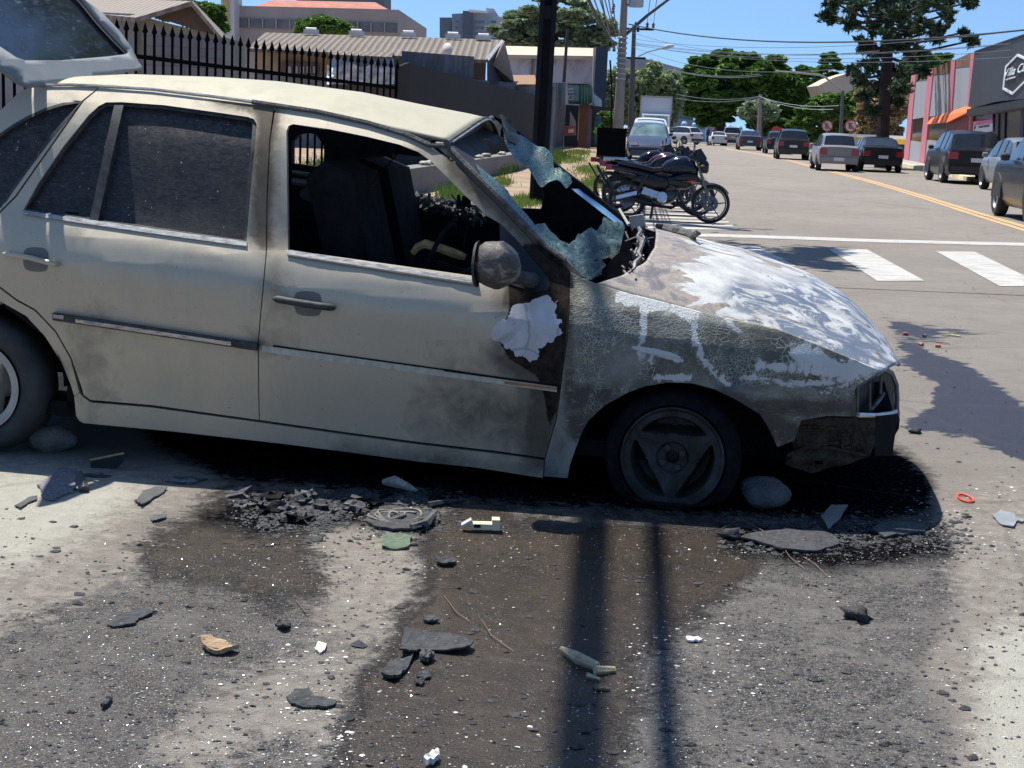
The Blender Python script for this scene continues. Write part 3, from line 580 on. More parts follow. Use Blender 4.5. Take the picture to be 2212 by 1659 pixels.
panel('radiator_edge',[(1940,846),(1944,893),(1943,906),(1932,900),(1930,850)],[],flat('radiator_blue_grey',(.10,.14,.19),.5,.2,.4,30),CAR,gap=0,mapf=lambda x,y:HL(x,y,.02),thick=.01)
# front panel & under-engine mass so the nose is solid
fm=MB(); fm.prism([(.55,.16),(.50,.40),(.56,.47),(.74,.46),(.80,.30),(.74,.20)],.35,1.35,'y'); fm.prism([(-.3,.14),(-.3,.6),(.45,.5),(.5,.16)],.35,1.3,'y'); fm.build('engine_block',CHAR,CAR)
# far-side body so the car closes
fb=MB()
prof=[(-3.3,.3),(-3.35,.75),(-2.75,1.38),(-2.2,1.40),(-1.55,1.36),(-.95,1.27)]
fb.prism([(-3.3,.25),(-3.35,.8),(-2.3,.93),(-.3,.78),(.7,.52),(.75,.25),(.42,.2),(.3,.42),(0,.5),(-.3,.42),(-.4,.17),(-2.3,.17),(-2.38,.42),(-2.66,.55),(-2.95,.42),(-3.02,.25)],1.53,1.60,'y'); fb.build('far_side_body',PAINT,CAR)
fb=MB(); fb.box(-3.32,-3.27,.12,1.5,.25,.85); fb.build('rear_panel',PAINT,CAR)
# ---- wheel arches (dark liners)
for cx_,cz_ in ((-.0,.25),(-2.66,.29)):
    wa=MB(); wa.lathe([(.33,0),(.33,.30),(0,.30)],(cx_,.03,cz_),'y',28,0,math.pi); wa.build('wheel_arch_liner',CHAR,CAR)
# ---- wheels
def make_wheel(name,c,R,rr,tyre_m,rim_m,flatz=None,rot=0,parent=CAR,y0=.0,wd=.17):
    t=MB(); t.lathe([(rr,.01),(rr+.012,0.),(R-.05,-.012),(R-.018,.0),(R,.03),(R,wd-.03),(R-.018,wd),(rr,wd)],(0,0,0),'y',56)
    o=t.build(name,tyre_m,parent,smooth=True,angle=60); o.location=c
    if flatz is not None:
        for v in o.data.vertices:
            zz=v.co.z+c[2]
            if zz<flatz+.03:
                k=(flatz+.03-zz); v.co.z+=k-min(.03,k*.25); v.co.y+=(-.35*k if v.co.y<wd/2 else .35*k)
    V=[];Fc=[]; nr=26; na=144
    def depth(r,th):
        best=0
        for k in range(3):
            a=th-(math.pi/2+rot+k*2*math.pi/3); a=(a+math.pi)%(2*math.pi)-math.pi
            if abs(a)<1.0:
                e=min(r*math.cos(a)-rr*.47, rr*.80-r, rr*.72*math.sin(1.0)-abs(r*math.sin(a)))
                best=max(best,e)
        return best
    for i in range(nr+1):
        r=rr*(.02+.98*i/nr)
        for j in range(na):
            th=2*math.pi*j/na; e=depth(r,th); base=.016 if r<rr*.30 else .005
            if r>rr*.93: base=-.004
            if r<rr*.13: base=.05
            y=base+(min(.09,e*6) if e>0 else 0)
            V.append((r*math.cos(th),y,r*math.sin(th)))
    for i in range(nr):
        for j in range(na): Fc.append((i*na+j,i*na+(j+1)%na,(i+1)*na+(j+1)%na,(i+1)*na+j))
    rim=mk('rim',V,Fc,rim_m,o,True); rim.data.set_sharp_from_angle(angle=R_(40))
    b=MB()
    for k in range(4):
        a=k*math.pi/2+.5+rot; b.lathe([(0,.004),(.011,.004),(.011,.02)],(rr*.215*math.cos(a),0,rr*.215*math.sin(a)),'y',10)
    b.build('wheel_bolts',flat('bolt_dark',(.05,.05,.05),.5,.5),rim)
    return o
n=NT('burnt_alloy',.6,.35); f=n.noise(9,7,.7,.8); n.col(n.ramp(f,[(.35,(.008,.009,.010)),(.5,(.028,.024,.021)),(.6,(.035,.042,.05)),(.74,(.085,.08,.073))])); BRIM=n.m
n=NT('dusty_alloy',.5,.2); f=n.noise(6,6,.65); n.col(n.ramp(f,[(.35,(.30,.285,.25)),(.65,(.45,.43,.38))])); DRIM=n.m
n=NT('burnt_tyre',.9,0,.1); f=n.noise(16,6,.7); n.col(n.ramp(f,[(.35,(.004,.0045,.006)),(.7,(.013,.014,.017))])); n.bump(n.noise(40,5),.5,.01); BTY=n.m
n=NT('dusty_tyre',.8); f=n.noise(6,6,.7); n.col(n.ramp(f,[(.35,(.02,.021,.021)),(.7,(.05,.052,.048))])); DTY=n.m
s1,_,z1=hitn(1452,990,-.03); make_wheel('front_wheel',(s1,.035,z1),.246,.186,BTY,BRIM,flatz=.0,rot=.0)
s2,_,z2=hitn(-53,835,-.03); make_wheel('rear_wheel',(s2,.035,z2),.272,.176,DTY,DRIM,flatz=.0,rot=.35)
make_wheel('front_wheel',(s1,1.42,.2),.27,.18,BTY,BRIM,flatz=.0); make_wheel('rear_wheel',(s2,1.42,.272),.272,.18,DTY,DRIM,flatz=0.)
bd=MB(); bd.lathe([(0,0),(.12,0),(.12,.02)],(s1,.16,z1),'y',24); bd.lathe([(0,0),(.12,0),(.12,.02)],(s2,.16,z2),'y',24); bd.build('brake_discs',flat('rusty_disc',(.10,.06,.045),.7,.3,.4,30),CAR)
# ---- raised tailgate
TA=R_(52); hs,hz=-2.53,1.425
def HT(x,y,off=0):
    d=ray(x,y); o=np.array([CAS,-CAN,CAMH-CA[2]]); D=np.array([d@sv,-(d@nv),d[2]])
    N=np.array([math.sin(TA),0,math.cos(TA)]); P0=np.array([hs,0,hz])+N*off
    t=((P0-o)@N)/(D@N); return tuple(o+D*t)
tg=[(305,151),(295,138),(280,107),(255,72),(215,30),(174,0),(60,-130),(-120,-150),(-130,60),(-60,128),(0,154),(14,166),(30,178.5),(57,191),(85,188),(200,170)]
tgl=[(-40,-110),(60,-115),(171,0),(211,49.6),(248,89),(268,109),(273,116),(266,121.5),(223,126.5),(124,135),(49.6,135),(30,129),(0,109),(-60,70)]
n=paint_mat('tailgate_silver',(.18,.20,.205),(.25,.265,.265),.5)
TG=panel('tailgate',tg,[tgl],n,CAR,gap=0,mapf=HT,thick=0,step=.08,stain={'soot':lambda Q:Q[:,0]*0}); md=TG.modifiers.new('s','SOLIDIFY'); md.thickness=.014
panel('tailgate_glass',inset(tgl,-2),[],TGLASS,TG,gap=0,mapf=lambda x,y:HT(x,y,-.008),thick=0,step=.15)
panel('glass_seal',inset(tgl,-1),[inset(tgl,4)],RUB,TG,gap=0,mapf=lambda x,y:HT(x,y,.004),thick=0)
# ================================================ GROUND
def axis(vals): return sorted(set(np.round(vals,4)))
gx=axis(list(np.arange(-3,3.6,.028))+[-900,-500,-250,-120,-60,-30,-20,-12,-8,-6,-5,-4,4,4.5,5,6,8,10,12,16,20,30,60,120,250,500,900])
gy=axis(list(np.arange(2.8,9.2,.028))+[-60,-20,0,2]+[10,11,12,14,16,18,20,24,28,34,40,60,90,140,220,400,800,1500])
X,Y=np.meshgrid(gx,gy); V=np.stack([X.ravel(),Y.ravel(),0*X.ravel()],-1); nx=len(gx)
Fq=[(j*nx+i,j*nx+i+1,(j+1)*nx+i+1,(j+1)*nx+i) for j in range(len(gy)-1) for i in range(nx-1)]
Q=np.full((len(V),2),-1e5); ok=V[:,1]>2.5; Q[ok]=proj(V[ok]); near=ok&(V[:,1]<12)&(abs(V[:,0])<6)
def zone(polys,soft):
    out=np.zeros(len(V)); q=Q[near]; m=np.full(len(q),-1e9)
    for p in polys: m=np.maximum(m,sdpoly(q,p))
    out[near]=np.clip(.5+m/soft/2,0,1); return out
wetp=[(470,1065),(640,1070),(700,1090),(860,1085),(1000,1090),(1180,1120),(1560,1130),(1640,1160),(1620,1230),(1560,1300),(1450,1360),(1390,1420),(1370,1500),(1350,1660),(1300,1900),(640,1900),(725,1659),(745,1560),(765,1500),(835,1400),(858,1345),(905,1295),(930,1250),(905,1200),(900,1150),(880,1110),(760,1100),(700,1130),(650,1160),(690,1220),(700,1290),(600,1310),(480,1270),(330,1250),(300,1190),(420,1120)]
wet=zone([wetp],85)
wet2=zone([[(330,1150),(640,1180),(660,1330),(700,1400),(520,1480),(360,1560),(300,1700),(-50,1850),(-100,1500),(120,1400),(250,1300)],[(700,1480),(760,1420),(900,1400),(880,1480)]],110)
soot_shade=zone([[(560,1060),(900,1090),(870,1130),(760,1130),(560,1160),(430,1120)],[(1560,1135),(1700,1140),(1900,1130),(2040,1150),(2060,1200),(1800,1230),(1560,1190)],[(330,960),(500,1040),(1100,1090),(1560,1115),(1900,1130),(2010,1110),(2015,1040),(1960,985),(1800,900),(1200,860),(250,820)]],45)  # black soot under the car, with the car's shadow deepened in the ground colour
trail=zone([[(1905,660),(1960,678),(2010,705),(2120,720),(2212,735),(2060,745),(1985,740),(2010,765),(2100,790),(2180,850),(2300,950),(2300,1040),(2212,1000),(2100,950),(1990,930),(1930,925),(2010,880),(2020,830),(1960,800),(1930,780),(1950,740),(1915,700)],[(2040,835),(2110,850),(2100,860),(2030,848)]],20)
pale=zone([[(-200,1000),(120,1008),(330,1030),(420,1060),(360,1110),(300,1150),(330,1210),(240,1260),(60,1330),(-200,1420)],[(670,1130),(720,1115),(850,1150),(905,1200),(900,1290),(830,1370),(760,1400),(690,1380),(690,1300),(700,1230)],[(480,1480),(700,1390),(820,1400),(750,1520),(720,1600),(560,1600),(380,1700),(330,1600)],[(2030,1080),(2300,1040),(2300,1900),(2060,1900),(2080,1500),(2020,1440),(2090,1330),(2060,1250)]],70)
wht=zone([[(-200,1000),(100,1006),(260,1030),(330,1060),(240,1110),(160,1160),(0,1230),(-200,1250)],[(2120,1380),(2300,1330),(2300,1900),(2120,1900)]],90)
dark=zone([[(-200,1250),(300,1180),(700,1250),(760,1100),(1200,1100),(2060,1110),(2090,1300),(2000,1450),(2090,1600),(2100,1900),(-200,1900)]],60)
n=NT('scorched_asphalt',.85,0,.4,'Object')
agg=n.noise(190,3,.7); agg2=n.vor(210,'F1',out='Distance'); big=n.noise(.35,5,.6); mid=n.noise(3.2,6,.65,.4); med=n.noise(17,7,.75,.5)
base=n.mix(n.ramp(big,[(.35,0.),(.65,1.)]),(.25,.218,.182),(.315,.278,.233))
base=n.mix(n.ramp(mid,[(.35,0.),(.75,.6)]),base,(.19,.155,.125))
base=n.mix(n.ramp(agg,[(.35,.0),(.62,.45)]),base,(.12,.11,.105)); base=n.mix(n.ramp(agg,[(.64,0.),(.72,.5)]),base,(.42,.40,.37))
def zm(a,soft=.5,amt=1.5,nz=None,lo=.32,hi=.68):
    k=n.math('ADD',n.attr(a),n.math('MULTIPLY',n.math('SUBTRACT',nz or med,.5),amt)); return n.ramp(k,[(lo,0.),(hi,1.)])
dk=zm('dark',amt=1.2,lo=.3,hi=.8)
sootc=n.mix(n.ramp(med,[(.36,0.),(.70,1.)]),(.038,.034,.032),(.175,.157,.137)); sootc=n.mix(n.ramp(agg,[(.55,0.),(.64,.85)]),sootc,(.46,.44,.40)); sootc=n.mix(n.ramp(n.noise(60,5,.8),[(.50,0.),(.58,.9)]),sootc,(.022,.021,.021))
ashp=n.ramp(n.noise(2.1,8,.74,.8),[(.46,0.),(.62,.65)]); sootc=n.mix(ashp,sootc,n.mix(n.ramp(agg,[(.46,0.),(.6,.75)]),(.235,.215,.19),(.06,.055,.05)))
base=n.mix(dk,base,sootc)
pc=n.mix(n.ramp(med,[(.4,0.),(.62,1.)]),(.215,.185,.155),(.32,.285,.24)); pc=n.mix(n.ramp(agg,[(.56,0.),(.68,.6)]),pc,(.12,.11,.10)); base=n.mix(zm('pale',amt=1.6),base,pc)
base=n.mix(n.math('MULTIPLY',zm('wht',amt=.8),n.ramp(agg,[(.35,.3),(.5,1.)])),base,n.mix(med,(.40,.38,.325),(.49,.475,.385)))
wn=n.math('ADD',n.math('MULTIPLY',n.noise(6,9,.74,.5),.65),n.math('MULTIPLY',n.noise(55,5,.8),.35)); wm=zm('wet',amt=2.0,lo=.40,hi=.62,nz=wn); wc=n.mix(n.ramp(mid,[(.35,0.),(.7,1.)]),(.021,.0155,.011),(.046,.032,.021)); wc=n.mix(n.ramp(agg,[(.60,0.),(.68,.45)]),wc,(.22,.19,.15))
base=n.mix(n.math('MULTIPLY',n.attr('wet2'),n.ramp(wn,[(.42,0.),(.56,.75)])),base,n.mix(n.ramp(agg,[(.48,0.),(.6,1.)]),(.04,.034,.03),(.22,.20,.17))); base=n.mix(wm,base,wc)
bk=zm('soot_shade',amt=.9,lo=.28,hi=.62); base=n.mix(bk,base,n.mix(n.ramp(n.noise(45,5,.8),[(.5,0.),(.66,1.)]),(.004,.004,.005),(.035,.034,.035)))
tm=zm('trail',amt=2.2,lo=.50,hi=.56,nz=n.math('ADD',n.math('MULTIPLY',n.noise(4.5,9,.7,.8,src=n.mp((1,1.8,1))),.8),n.math('MULTIPLY',agg,.2))); base=n.mix(tm,base,n.mix(n.noise(5,5),(.013,.012,.020),(.035,.032,.042)))
spk=n.noise(330,2,.6); base=n.mix(n.math('MULTIPLY',n.ramp(spk,[(.70,0.),(.735,1.)]),n.ramp(n.attr('dark'),[(0,.12),(.5,.9)])),base,(.85,.85,.83))  # sparkle of the grit painted as white specks, densest on sooty ground
ck=n.vor(.45,src=n.warp(.35,1.2)); base=n.mix(n.ramp(ck,[(.003,.25),(.008,0.)]),base,(.07,.06,.055))
n.col(base)
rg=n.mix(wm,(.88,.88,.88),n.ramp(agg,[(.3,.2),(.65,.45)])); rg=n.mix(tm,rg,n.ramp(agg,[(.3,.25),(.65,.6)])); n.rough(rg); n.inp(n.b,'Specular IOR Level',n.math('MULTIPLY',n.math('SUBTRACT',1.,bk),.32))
hgt=n.math('ADD',n.math('MULTIPLY',agg,.5),n.math('MULTIPLY',med,1.0)); flatw=n.math('SUBTRACT',1.,n.math('MULTIPLY',wm,.75)); hgt=n.math('MULTIPLY',hgt,flatw)
n.bump(hgt,.9,.02); ASPH=n.m
mk('ground',V,Fq,ASPH,None,False,attrs=dict(wet=wet,wet2=wet2,soot_shade=soot_shade,trail=trail,pale=pale,wht=wht,dark=dark)); tag(bpy.data.objects['ground'],kind='structure')
# ================================================ STREET
RD=(0.0765,1.0)   # street direction
def lineX(x0,y0,Y,k=None): return x0+(Y-y0)*(k if k is not None else RD[0])
def ribbon(name,pts,z,mat,kind='structure',parent=None,wave=0):
    """pts: list of (xleft,xright,Y)"""
    V=[];
    for a,b,Y in pts: V+=[(a,Y,z),(b,Y,z)]
    o=mk(name,V,[(2*i,2*i+1,2*i+3,2*i+2) for i in range(len(pts)-1)],mat,parent)
    if kind: tag(o,kind=kind)
    return o
ROAD=ASPH
def paintm(name,c):
    n=NT(name,.7); f=n.noise(4,9,.82,.3,src=n.mp((.6,1.6,1))); n.col(n.mix(n.ramp(f,[(.44,0.),(.60,.8)]),c,(.25,.235,.22))); return n.m
WPT=paintm('worn_white_paint',(.47,.445,.40)); YPT=paintm('worn_yellow_paint',(.62,.36,.11))
ribbon('road',[(lineX(1.2,23,Y),lineX(1.2,23,Y)+(17 if Y>30 else 40),Y) for Y in (13.8,16,20,30,31,45,70,118,400)],.004,ROAD)
def pxribbon(name,L,Rr,mat,z=.009,kind='structure'):
    V=[gnd(x,y,z) for x,y in L]+[gnd(x,y,z) for x,y in Rr]; k=len(L)
    o=mk(name,V,[(i,i+1,k+i+1,k+i) for i in range(k-1)],mat)
    if kind: tag(o,kind=kind)
    return o
cl=[(1567,321),(1600,326),(1640,333),(1700,345.5),(1800,371),(1900,397),(2000,427),(2100,459),(2230,498)]
def shifted(L,d0,d1,w):
    a=[];b=[]
    for x,y in L:
        k=(y-300)/190; o=d0*k; a.append((x,y+o)); b.append((x,y+o+max(.8,w*k)))
    return a,b
for d0 in (-6,1.5):
    a,b=shifted(cl,d0,0,5.2); pxribbon('centre_line_marking',a,b,YPT)
a=[(1500,504),(1560,505.5),(1700,510),(1900,517),(2230,525)]; pxribbon('stop_line_marking',a,[(x,y+6.5) for x,y in a],WPT)
for q in ([(1790,538),(1873,538.5),(1998,606.5),(1895,606.5)],[(2022,543),(2106,543.5),(2260,618),(2160,618)],[(1590,531),(1640,533),(1720,575),(1660,575)]):
    q=[gnd(x,y,.009) for x,y in q]; tag(mk('zebra_stripe_marking',q,[(0,1,2,3)],WPT),kind='structure')
# motorcycle bay hatching
for i,y in enumerate(np.linspace(497,428,10)):
    xr=1592-(497-y)*.98-i*1.; V=[gnd(xr-200,y-4,.009),gnd(xr,y,.009),gnd(xr,y-max(1.6,4.2-i*.25),.009),gnd(xr-200,y-4-max(1.6,4.2-i*.25),.009)]
    tag(mk('bay_marking',V,[(0,1,2,3)],WPT),kind='structure')
# verge, pavement, kerb (left)
n=NT('red_dirt_and_paving',.95); f=n.noise(.8,7,.7,.5); g=n.noise(6,6,.7); c=n.ramp(f,[(.35,(.20,.13,.08)),(.5,(.27,.185,.12)),(.62,(.32,.25,.18)),(.72,(.13,.16,.05))]); n.col(n.mix(n.ramp(g,[(.5,0.),(.7,.5)]),c,(.42,.33,.25))); n.bump(g,.5,.05); DIRT=n.m
dv=ribbon('verge',[(-60,lineX(1.2,23,Y)-.02,Y) for Y in (14,20,30,50,90,200)],.12,DIRT)
kb=MB(); 
ys=[14,20,30,50,90,200]
for a_,b_ in zip(ys[:-1],ys[1:]):
    xa,xb=lineX(1.2,23,a_),lineX(1.2,23,b_); kb.add([(xa-.14,a_,0),(xa+.0,a_,0),(xb,b_,0),(xb-.14,b_,0),(xa-.14,a_,.135),(xa,a_,.135),(xb,b_,.135),(xb-.14,b_,.135)],[(4,5,6,7),(1,2,6,5),(0,3,7,4)])
tag(kb.build('kerb',flat('kerb_concrete',(.42,.40,.36),.85,0,.2,3)),kind='structure')
# right kerb and pavement
kr=[(1826,334),(1880,344),(1960,362),(2030,377),(2120,399),(2260,432)]
KY=flat('yellow_white_kerb_paint',(.72,.62,.38),.8,0,.35,1.2)
kb=MB(); P0=[gnd(x,y,.0) for x,y in kr]
for a_,b_ in zip(P0[:-1],P0[1:]): kb.add([a_,b_,b_+[.0,.0,.15],a_+[0,0,.15],a_+[.25,.1,.15],b_+[.25,.1,.15]],[(0,1,2,3),(3,2,5,4)])
tag(kb.build('kerb',KY),kind='structure')
PAV=flat('pink_grey_paving',(.33,.28,.27),.85,0,.2,1.5)
V=[]; 
for p in P0: V+=[p+[.25,.1,.15],p+[14,3,.15]]
tag(mk('pavement',V,[(2*i,2*i+1,2*i+3,2*i+2) for i in range(len(P0)-1)],PAV),kind='structure')
# ================================================ BUILDINGS (left to right)
def P3(x,y,Y): return aty(x,y,Y)
def slab(mb,pts,thick=.15,d=(0,1,0)):
    """polygon given as (x,y,Y) photo positions at real distances, given real thickness"""
    V=[np.array(P3(*p)) for p in pts]; n=len(V); off=np.array(d,float)*thick
    c=V[0]; e1=V[1]-c; e1/=np.linalg.norm(e1); nn=np.zeros(3)
    for i in range(n): nn+=np.cross(V[i]-c,V[(i+1)%n]-c)
    nn/=np.linalg.norm(nn)+1e-9; e2=np.cross(nn,e1)
    tr=tessellate_polygon([[Vector(((v-c)@e1,(v-c)@e2,0)) for v in V]])
    F2=[tuple(t) for t in tr]+[tuple(i+n for i in t[::-1]) for t in tr]+[(i,(i+1)%n,n+(i+1)%n,n+i) for i in range(n)]
    return mb.add(V+[v+off for v in V],F2)
def S_(name,pts,mat,parent=None,thick=.15,d=(0,1,0)):
    m=MB(); slab(m,pts,thick,d); return m.build(name,mat,parent)
def wallto(name,pts,mat,parent=None,thick=.2,d=(0,1,0)):
    """pts: top edge (x,y,Y); the wall runs down to the ground"""
    m=MB()
    for a,b in zip(pts[:-1],pts[1:]):
        A_,B_=P3(*a),P3(*b); off=np.array(d,float)*thick
        V=[A_,B_,np.array([B_[0],B_[1],0]),np.array([A_[0],A_[1],0])]; V+=[v+off for v in V]
        m.add(V,[(0,1,2,3),(7,6,5,4),(0,4,5,1),(1,5,6,2),(3,2,6,7),(0,3,7,4)])
    return m.build(name,mat,parent)
def tilem(name,c1,c2,sc=1,ang=0,ridge=1.0):
    n=NT(name,.9); wv=n.N.new('ShaderNodeTexWave'); n.lk(n.mp((1,1,1),(0,0,R_(ang))),wv.inputs[0]); wv.inputs['Scale'].default_value=ridge; wv.inputs['Distortion'].default_value=.6; wv.inputs['Detail'].default_value=2
    f=n.noise(1.2*sc,6,.7); b=n.mix(f,c1,c2); n.col(n.mix(n.ramp(wv.outputs['Fac'],[(.2,.55),(.6,0.)]),b,tuple(k*.35 for k in c1))); n.bump(wv.outputs['Fac'],.8,.08); return n.m
TILE=tilem('weathered_clay_tiles',(.34,.29,.24),(.24,.20,.17),1,20,1.0); FIBRE=tilem('mossy_fibre_cement',(.15,.12,.095),(.25,.21,.17),1,0,1.3); ORT=tilem('orange_clay_tiles',(.38,.22,.12),(.28,.17,.1),1,60,1.0)
def plaster(name,c,stain=(.1,.1,.1),amt=.5,sc=.6):
    n=NT(name,.9); f=n.noise(sc,7,.72,.4,src=n.mp((1,1,.5))); g=n.noise(14,4); b=n.mix(n.math('MULTIPLY',g,.25),c,tuple(k*.8 for k in c)); n.col(n.mix(n.ramp(f,[(.46,0.),(.68,amt)]),b,stain)); n.bump(g,.3,.03); return n.m
def blockm(name,c,m,sx=.4,sz=.2):
    n=NT(name,.9); br=n.N.new('ShaderNodeTexBrick'); n.lk(n.mp((1,1,1),(R_(90),0,0)),br.inputs[0]); br.inputs['Color1'].default_value=(*c,1); br.inputs['Color2'].default_value=(*[k*.75 for k in c],1); br.inputs['Mortar'].default_value=(*m,1)
    br.inputs['Scale'].default_value=1; br.inputs['Brick Width'].default_value=sx; br.inputs['Row Height'].default_value=sz; br.inputs['Mortar Size'].default_value=.012
    n.col(n.mix(n.math('MULTIPLY',n.noise(1.2,6,.7),.6),br.outputs[0],tuple(k*.5 for k in c))); return n.m
BLK=blockm('concrete_block',(.27,.26,.27),(.16,.15,.15))
# 1 tiled house
g=P3(380,60,40); H1=empty('tiled_house',(g[0],g[1],0),0,'low house with weathered tile roof and dark gable behind the spiked fence','house')
def inv(o,par): o.parent=par; o.matrix_parent_inverse=Matrix.Translation(-Vector(par.location)); return o
def part(root,o): return inv(o,root)
part(H1,wallto('wall',[(-260,30,41),(170,24,40),(290,30,39)],plaster('grey_render',(.28,.29,.30)),thick=4))
part(H1,wallto('wall',[(291,36,39.2),(330,42,39.2),(470,76,39.2)],plaster('greenish_render',(.30,.32,.26)),thick=4))
part(H1,S_('gable',[(330,36,38.9),(413,6,38.9),(474,78,38.9),(455,74,38.9)],flat('brown_gable_boards',(.10,.07,.055),.8),thick=.1))
part(H1,S_('roof',[(150,-6,48),(415,2,38.6),(294,38,38.3),(190,28,40)],TILE,thick=.12,d=(0,0,-1)))
part(H1,S_('roof',[(413,2,38.6),(417,2,46),(484,72,46),(480,82,38.4)],TILE,thick=.12,d=(0,0,-1)))
o=wallto('block_wall',[(308,60,33),(350,62,33),(352,70,33),(478,84,33.5)],BLK,thick=.2); tag(o,'rough grey concrete block wall right behind the spiked fence on the left','wall')
# 2 beige institutional building
g=P3(700,60,110); B2=empty('school_building',(g[0],g[1],0),0,'long beige concrete building with a band of dark windows and red tiled roof','building')
CONC=plaster('beige_concrete',(.40,.355,.33),(.28,.24,.22),.6,.12)
part(B2,wallto('wall',[(505,12,110),(861,21,110)],CONC,thick=12)); part(B2,wallto('side_wall',[(861,21,110),(921,61,128)],plaster('beige_concrete_side',(.36,.33,.31),(.25,.22,.2),.6,.12),thick=.4))
part(B2,S_('roof',[(548,13,111),(589,0,116),(811,5,116),(838,20,111)],flat('red_roof_tiles',(.38,.15,.10),.9,0,.3,1.5),thick=.2,d=(0,0,-1)))
WDK=flat('dull_window_glass',(.12,.125,.13),.25,0,.5,.5)
for i in range(12):
    a=510+i*29.3; y=39+i*.95; f_=S_('window',[(a,y,109.9),(a+26,y+.8,109.9),(a+26,y+21,109.9),(a,y+20,109.9)],WDK,thick=.1); part(B2,f_)
    part(B2,S_('pier',[(a+26.3,y,109.7),(a+29,y,109.7),(a+29,y+21,109.7),(a+26.3,y+21,109.7)],CONC,thick=.3))
part(B2,S_('stair_tower',[(476,-30,108),(506,-30,108),(506,120,108),(480,120,108)],plaster('white_render',(.6,.6,.58)),thick=3)); part(B2,S_('tower_stripe',[(480,-30,107.8),(492,-30,107.8),(494,64,107.8),(483,64,107.8)],flat('ochre_stripe',(.5,.36,.15)),thick=.1))
o=S_('dark_tower',[(640,-30,220),(829,-30,220),(829,60,220),(640,60,220)],plaster('slate_render',(.13,.15,.18)),thick=12); tag(o,'dark grey tower block rising just behind the red tiled roof','building')
# 3 long house with fibre cement roof
g=P3(800,120,56); H3=empty('long_house',(g[0],g[1],0),0,'long low house with ribbed fibre cement roof, cream wall and sagging white tarp','house')
part(H3,S_('roof',[(572,70,60),(1084,86,60),(1050,129,54),(851,120,54.5),(712,113,55),(535,104,55)],FIBRE,thick=.12,d=(0,0,-1)))
part(H3,wallto('wall',[(553,105,56),(718,112,56)],plaster('cream_render',(.46,.37,.25)),thick=.3)); part(H3,wallto('wall',[(718,112,57.5),(1050,127,57.5)],plaster('dull_render',(.25,.24,.24)),thick=.3))
part(H3,wallto('plinth',[(553,160,55.9),(716,164,55.9)],plaster('grey_plinth',(.26,.26,.27)),thick=.1))
f_=part(H3,S_('window',[(606,134,55.8),(690,138,55.8),(690,160,55.8),(606,157,55.8)],flat('brown_shutter',(.13,.09,.08)),thick=.1))
for i in range(5): part(H3,S_('window_pane',[(620+i*14,143,55.75),(629+i*14,143.5,55.75),(629+i*14,158,55.75),(620+i*14,157.5,55.75)],flat('pale_pane',(.35,.38,.40),.3),thick=.06))
part(H3,S_('gable',[(1052,130,54.6),(1082,92,57),(1105,176,57),(1052,176,54.6)],flat('gable_charcoal',(.07,.08,.095)),thick=.15)); part(H3,S_('gable_soffit',[(1084,86,58),(1090,89,55.5),(1111,178,55.5),(1088,178,56.5),(1064,140,55.6)],plaster('buff_soffit',(.34,.27,.22)),thick=.1))
part(H3,S_('barge_board',[(1050,125,54.3),(1084,85,56),(1088,88,56),(1056,131,54.3)],flat('white_fascia',(.55,.57,.6)),thick=.1)); 
part(H3,S_('lean_to_roof',[(709,117,53),(722,110,55),(851,113,55),(846,123,53)],FIBRE,thick=.08,d=(0,0,-1)))
o=S_('blue_sheet',[(712,124,53.8),(850,126,53.8),(852,165,53.8),(712,158,53.8)],flat('pale_blue_sheet',(.42,.54,.78),.6),thick=.05); part(H3,o)
V=[];
for i in range(31):
    for j in range(9):
        x=706+i*4.9; top=140+6*math.sin(i*.5); y=top+j*(182-top)/8; p=P3(x,y,53.3+.25*math.sin(i*.9+j*.5)+.1*math.sin(j*2+i*.3)); V.append(p)
o=mk('white_tarp',V,[(i*9+j,(i+1)*9+j,(i+1)*9+j+1,i*9+j+1) for i in range(30) for j in range(8)],flat('white_tarp',(.66,.68,.70),.5),None,True); tag(o,'crumpled white tarp hanging under the lean-to behind the fence','tarp')
for i,x in enumerate((672,770,882,868+110,1044)):
    y=71+i*3.2; m=MB(); p=P3(x,y,59.5); m.box(-.28,.28,-.12,.12,-.05,.12); m.tube([(-.2,0,.1),(.2,0,.1)],.1,8); o=m.build('ridge_vent',flat('whitewashed_vent',(.6,.58,.54)),None,loc=p,angle=40); part(H3,o) if False else tag(o,'small white vent cap on the ribbed roof ridge','vent','vent caps along the roof ridge')
# dish
D_=P3(966,108,50); dr=empty('satellite_dish',D_,0,'tilted off-white satellite dish above the block wall','satellite dish')
m=MB(); m.lathe([(0,.10),(.10,.085),(.2,.03),(.235,0),(.2,.015),(.1,.07),(0,.085)],(0,0,0),'y',24); o=m.build('dish',flat('dish_offwhite',(.55,.50,.44),.6,0,.15,5),dr,smooth=True); o.rotation_euler=(R_(15),R_(25),R_(150)); o.scale=(.85,1,1.05)
m=MB(); m.tube([(0,.05,-.05),(.02,.1,-.45),(-.03,.1,-.7)],.02,6); m.tube([(0,0,0),(.12,-.2,.1)],.01,5); m.build('bracket',flat('dish_grey',(.3,.3,.3),.6),dr)
# 4 block walls on the plot boundary
o=wallto('boundary_wall',[(868,110,33),(1024,122,48)],plaster('dark_rough_render',(.05,.053,.06),(.20,.21,.23),.8,1.8),thick=.2); tag(o,'rough dark plastered wall between the tarp and the satellite dish','wall')
o=wallto('boundary_wall',[(1000,168,47),(1032,173,52),(1223,179,84)],plaster('grey_streaky_render',(.12,.125,.14),(.30,.31,.33),.8,1.3),thick=.2); tag(o,'smeared grey plaster wall rising behind the brown metal hoarding','wall')
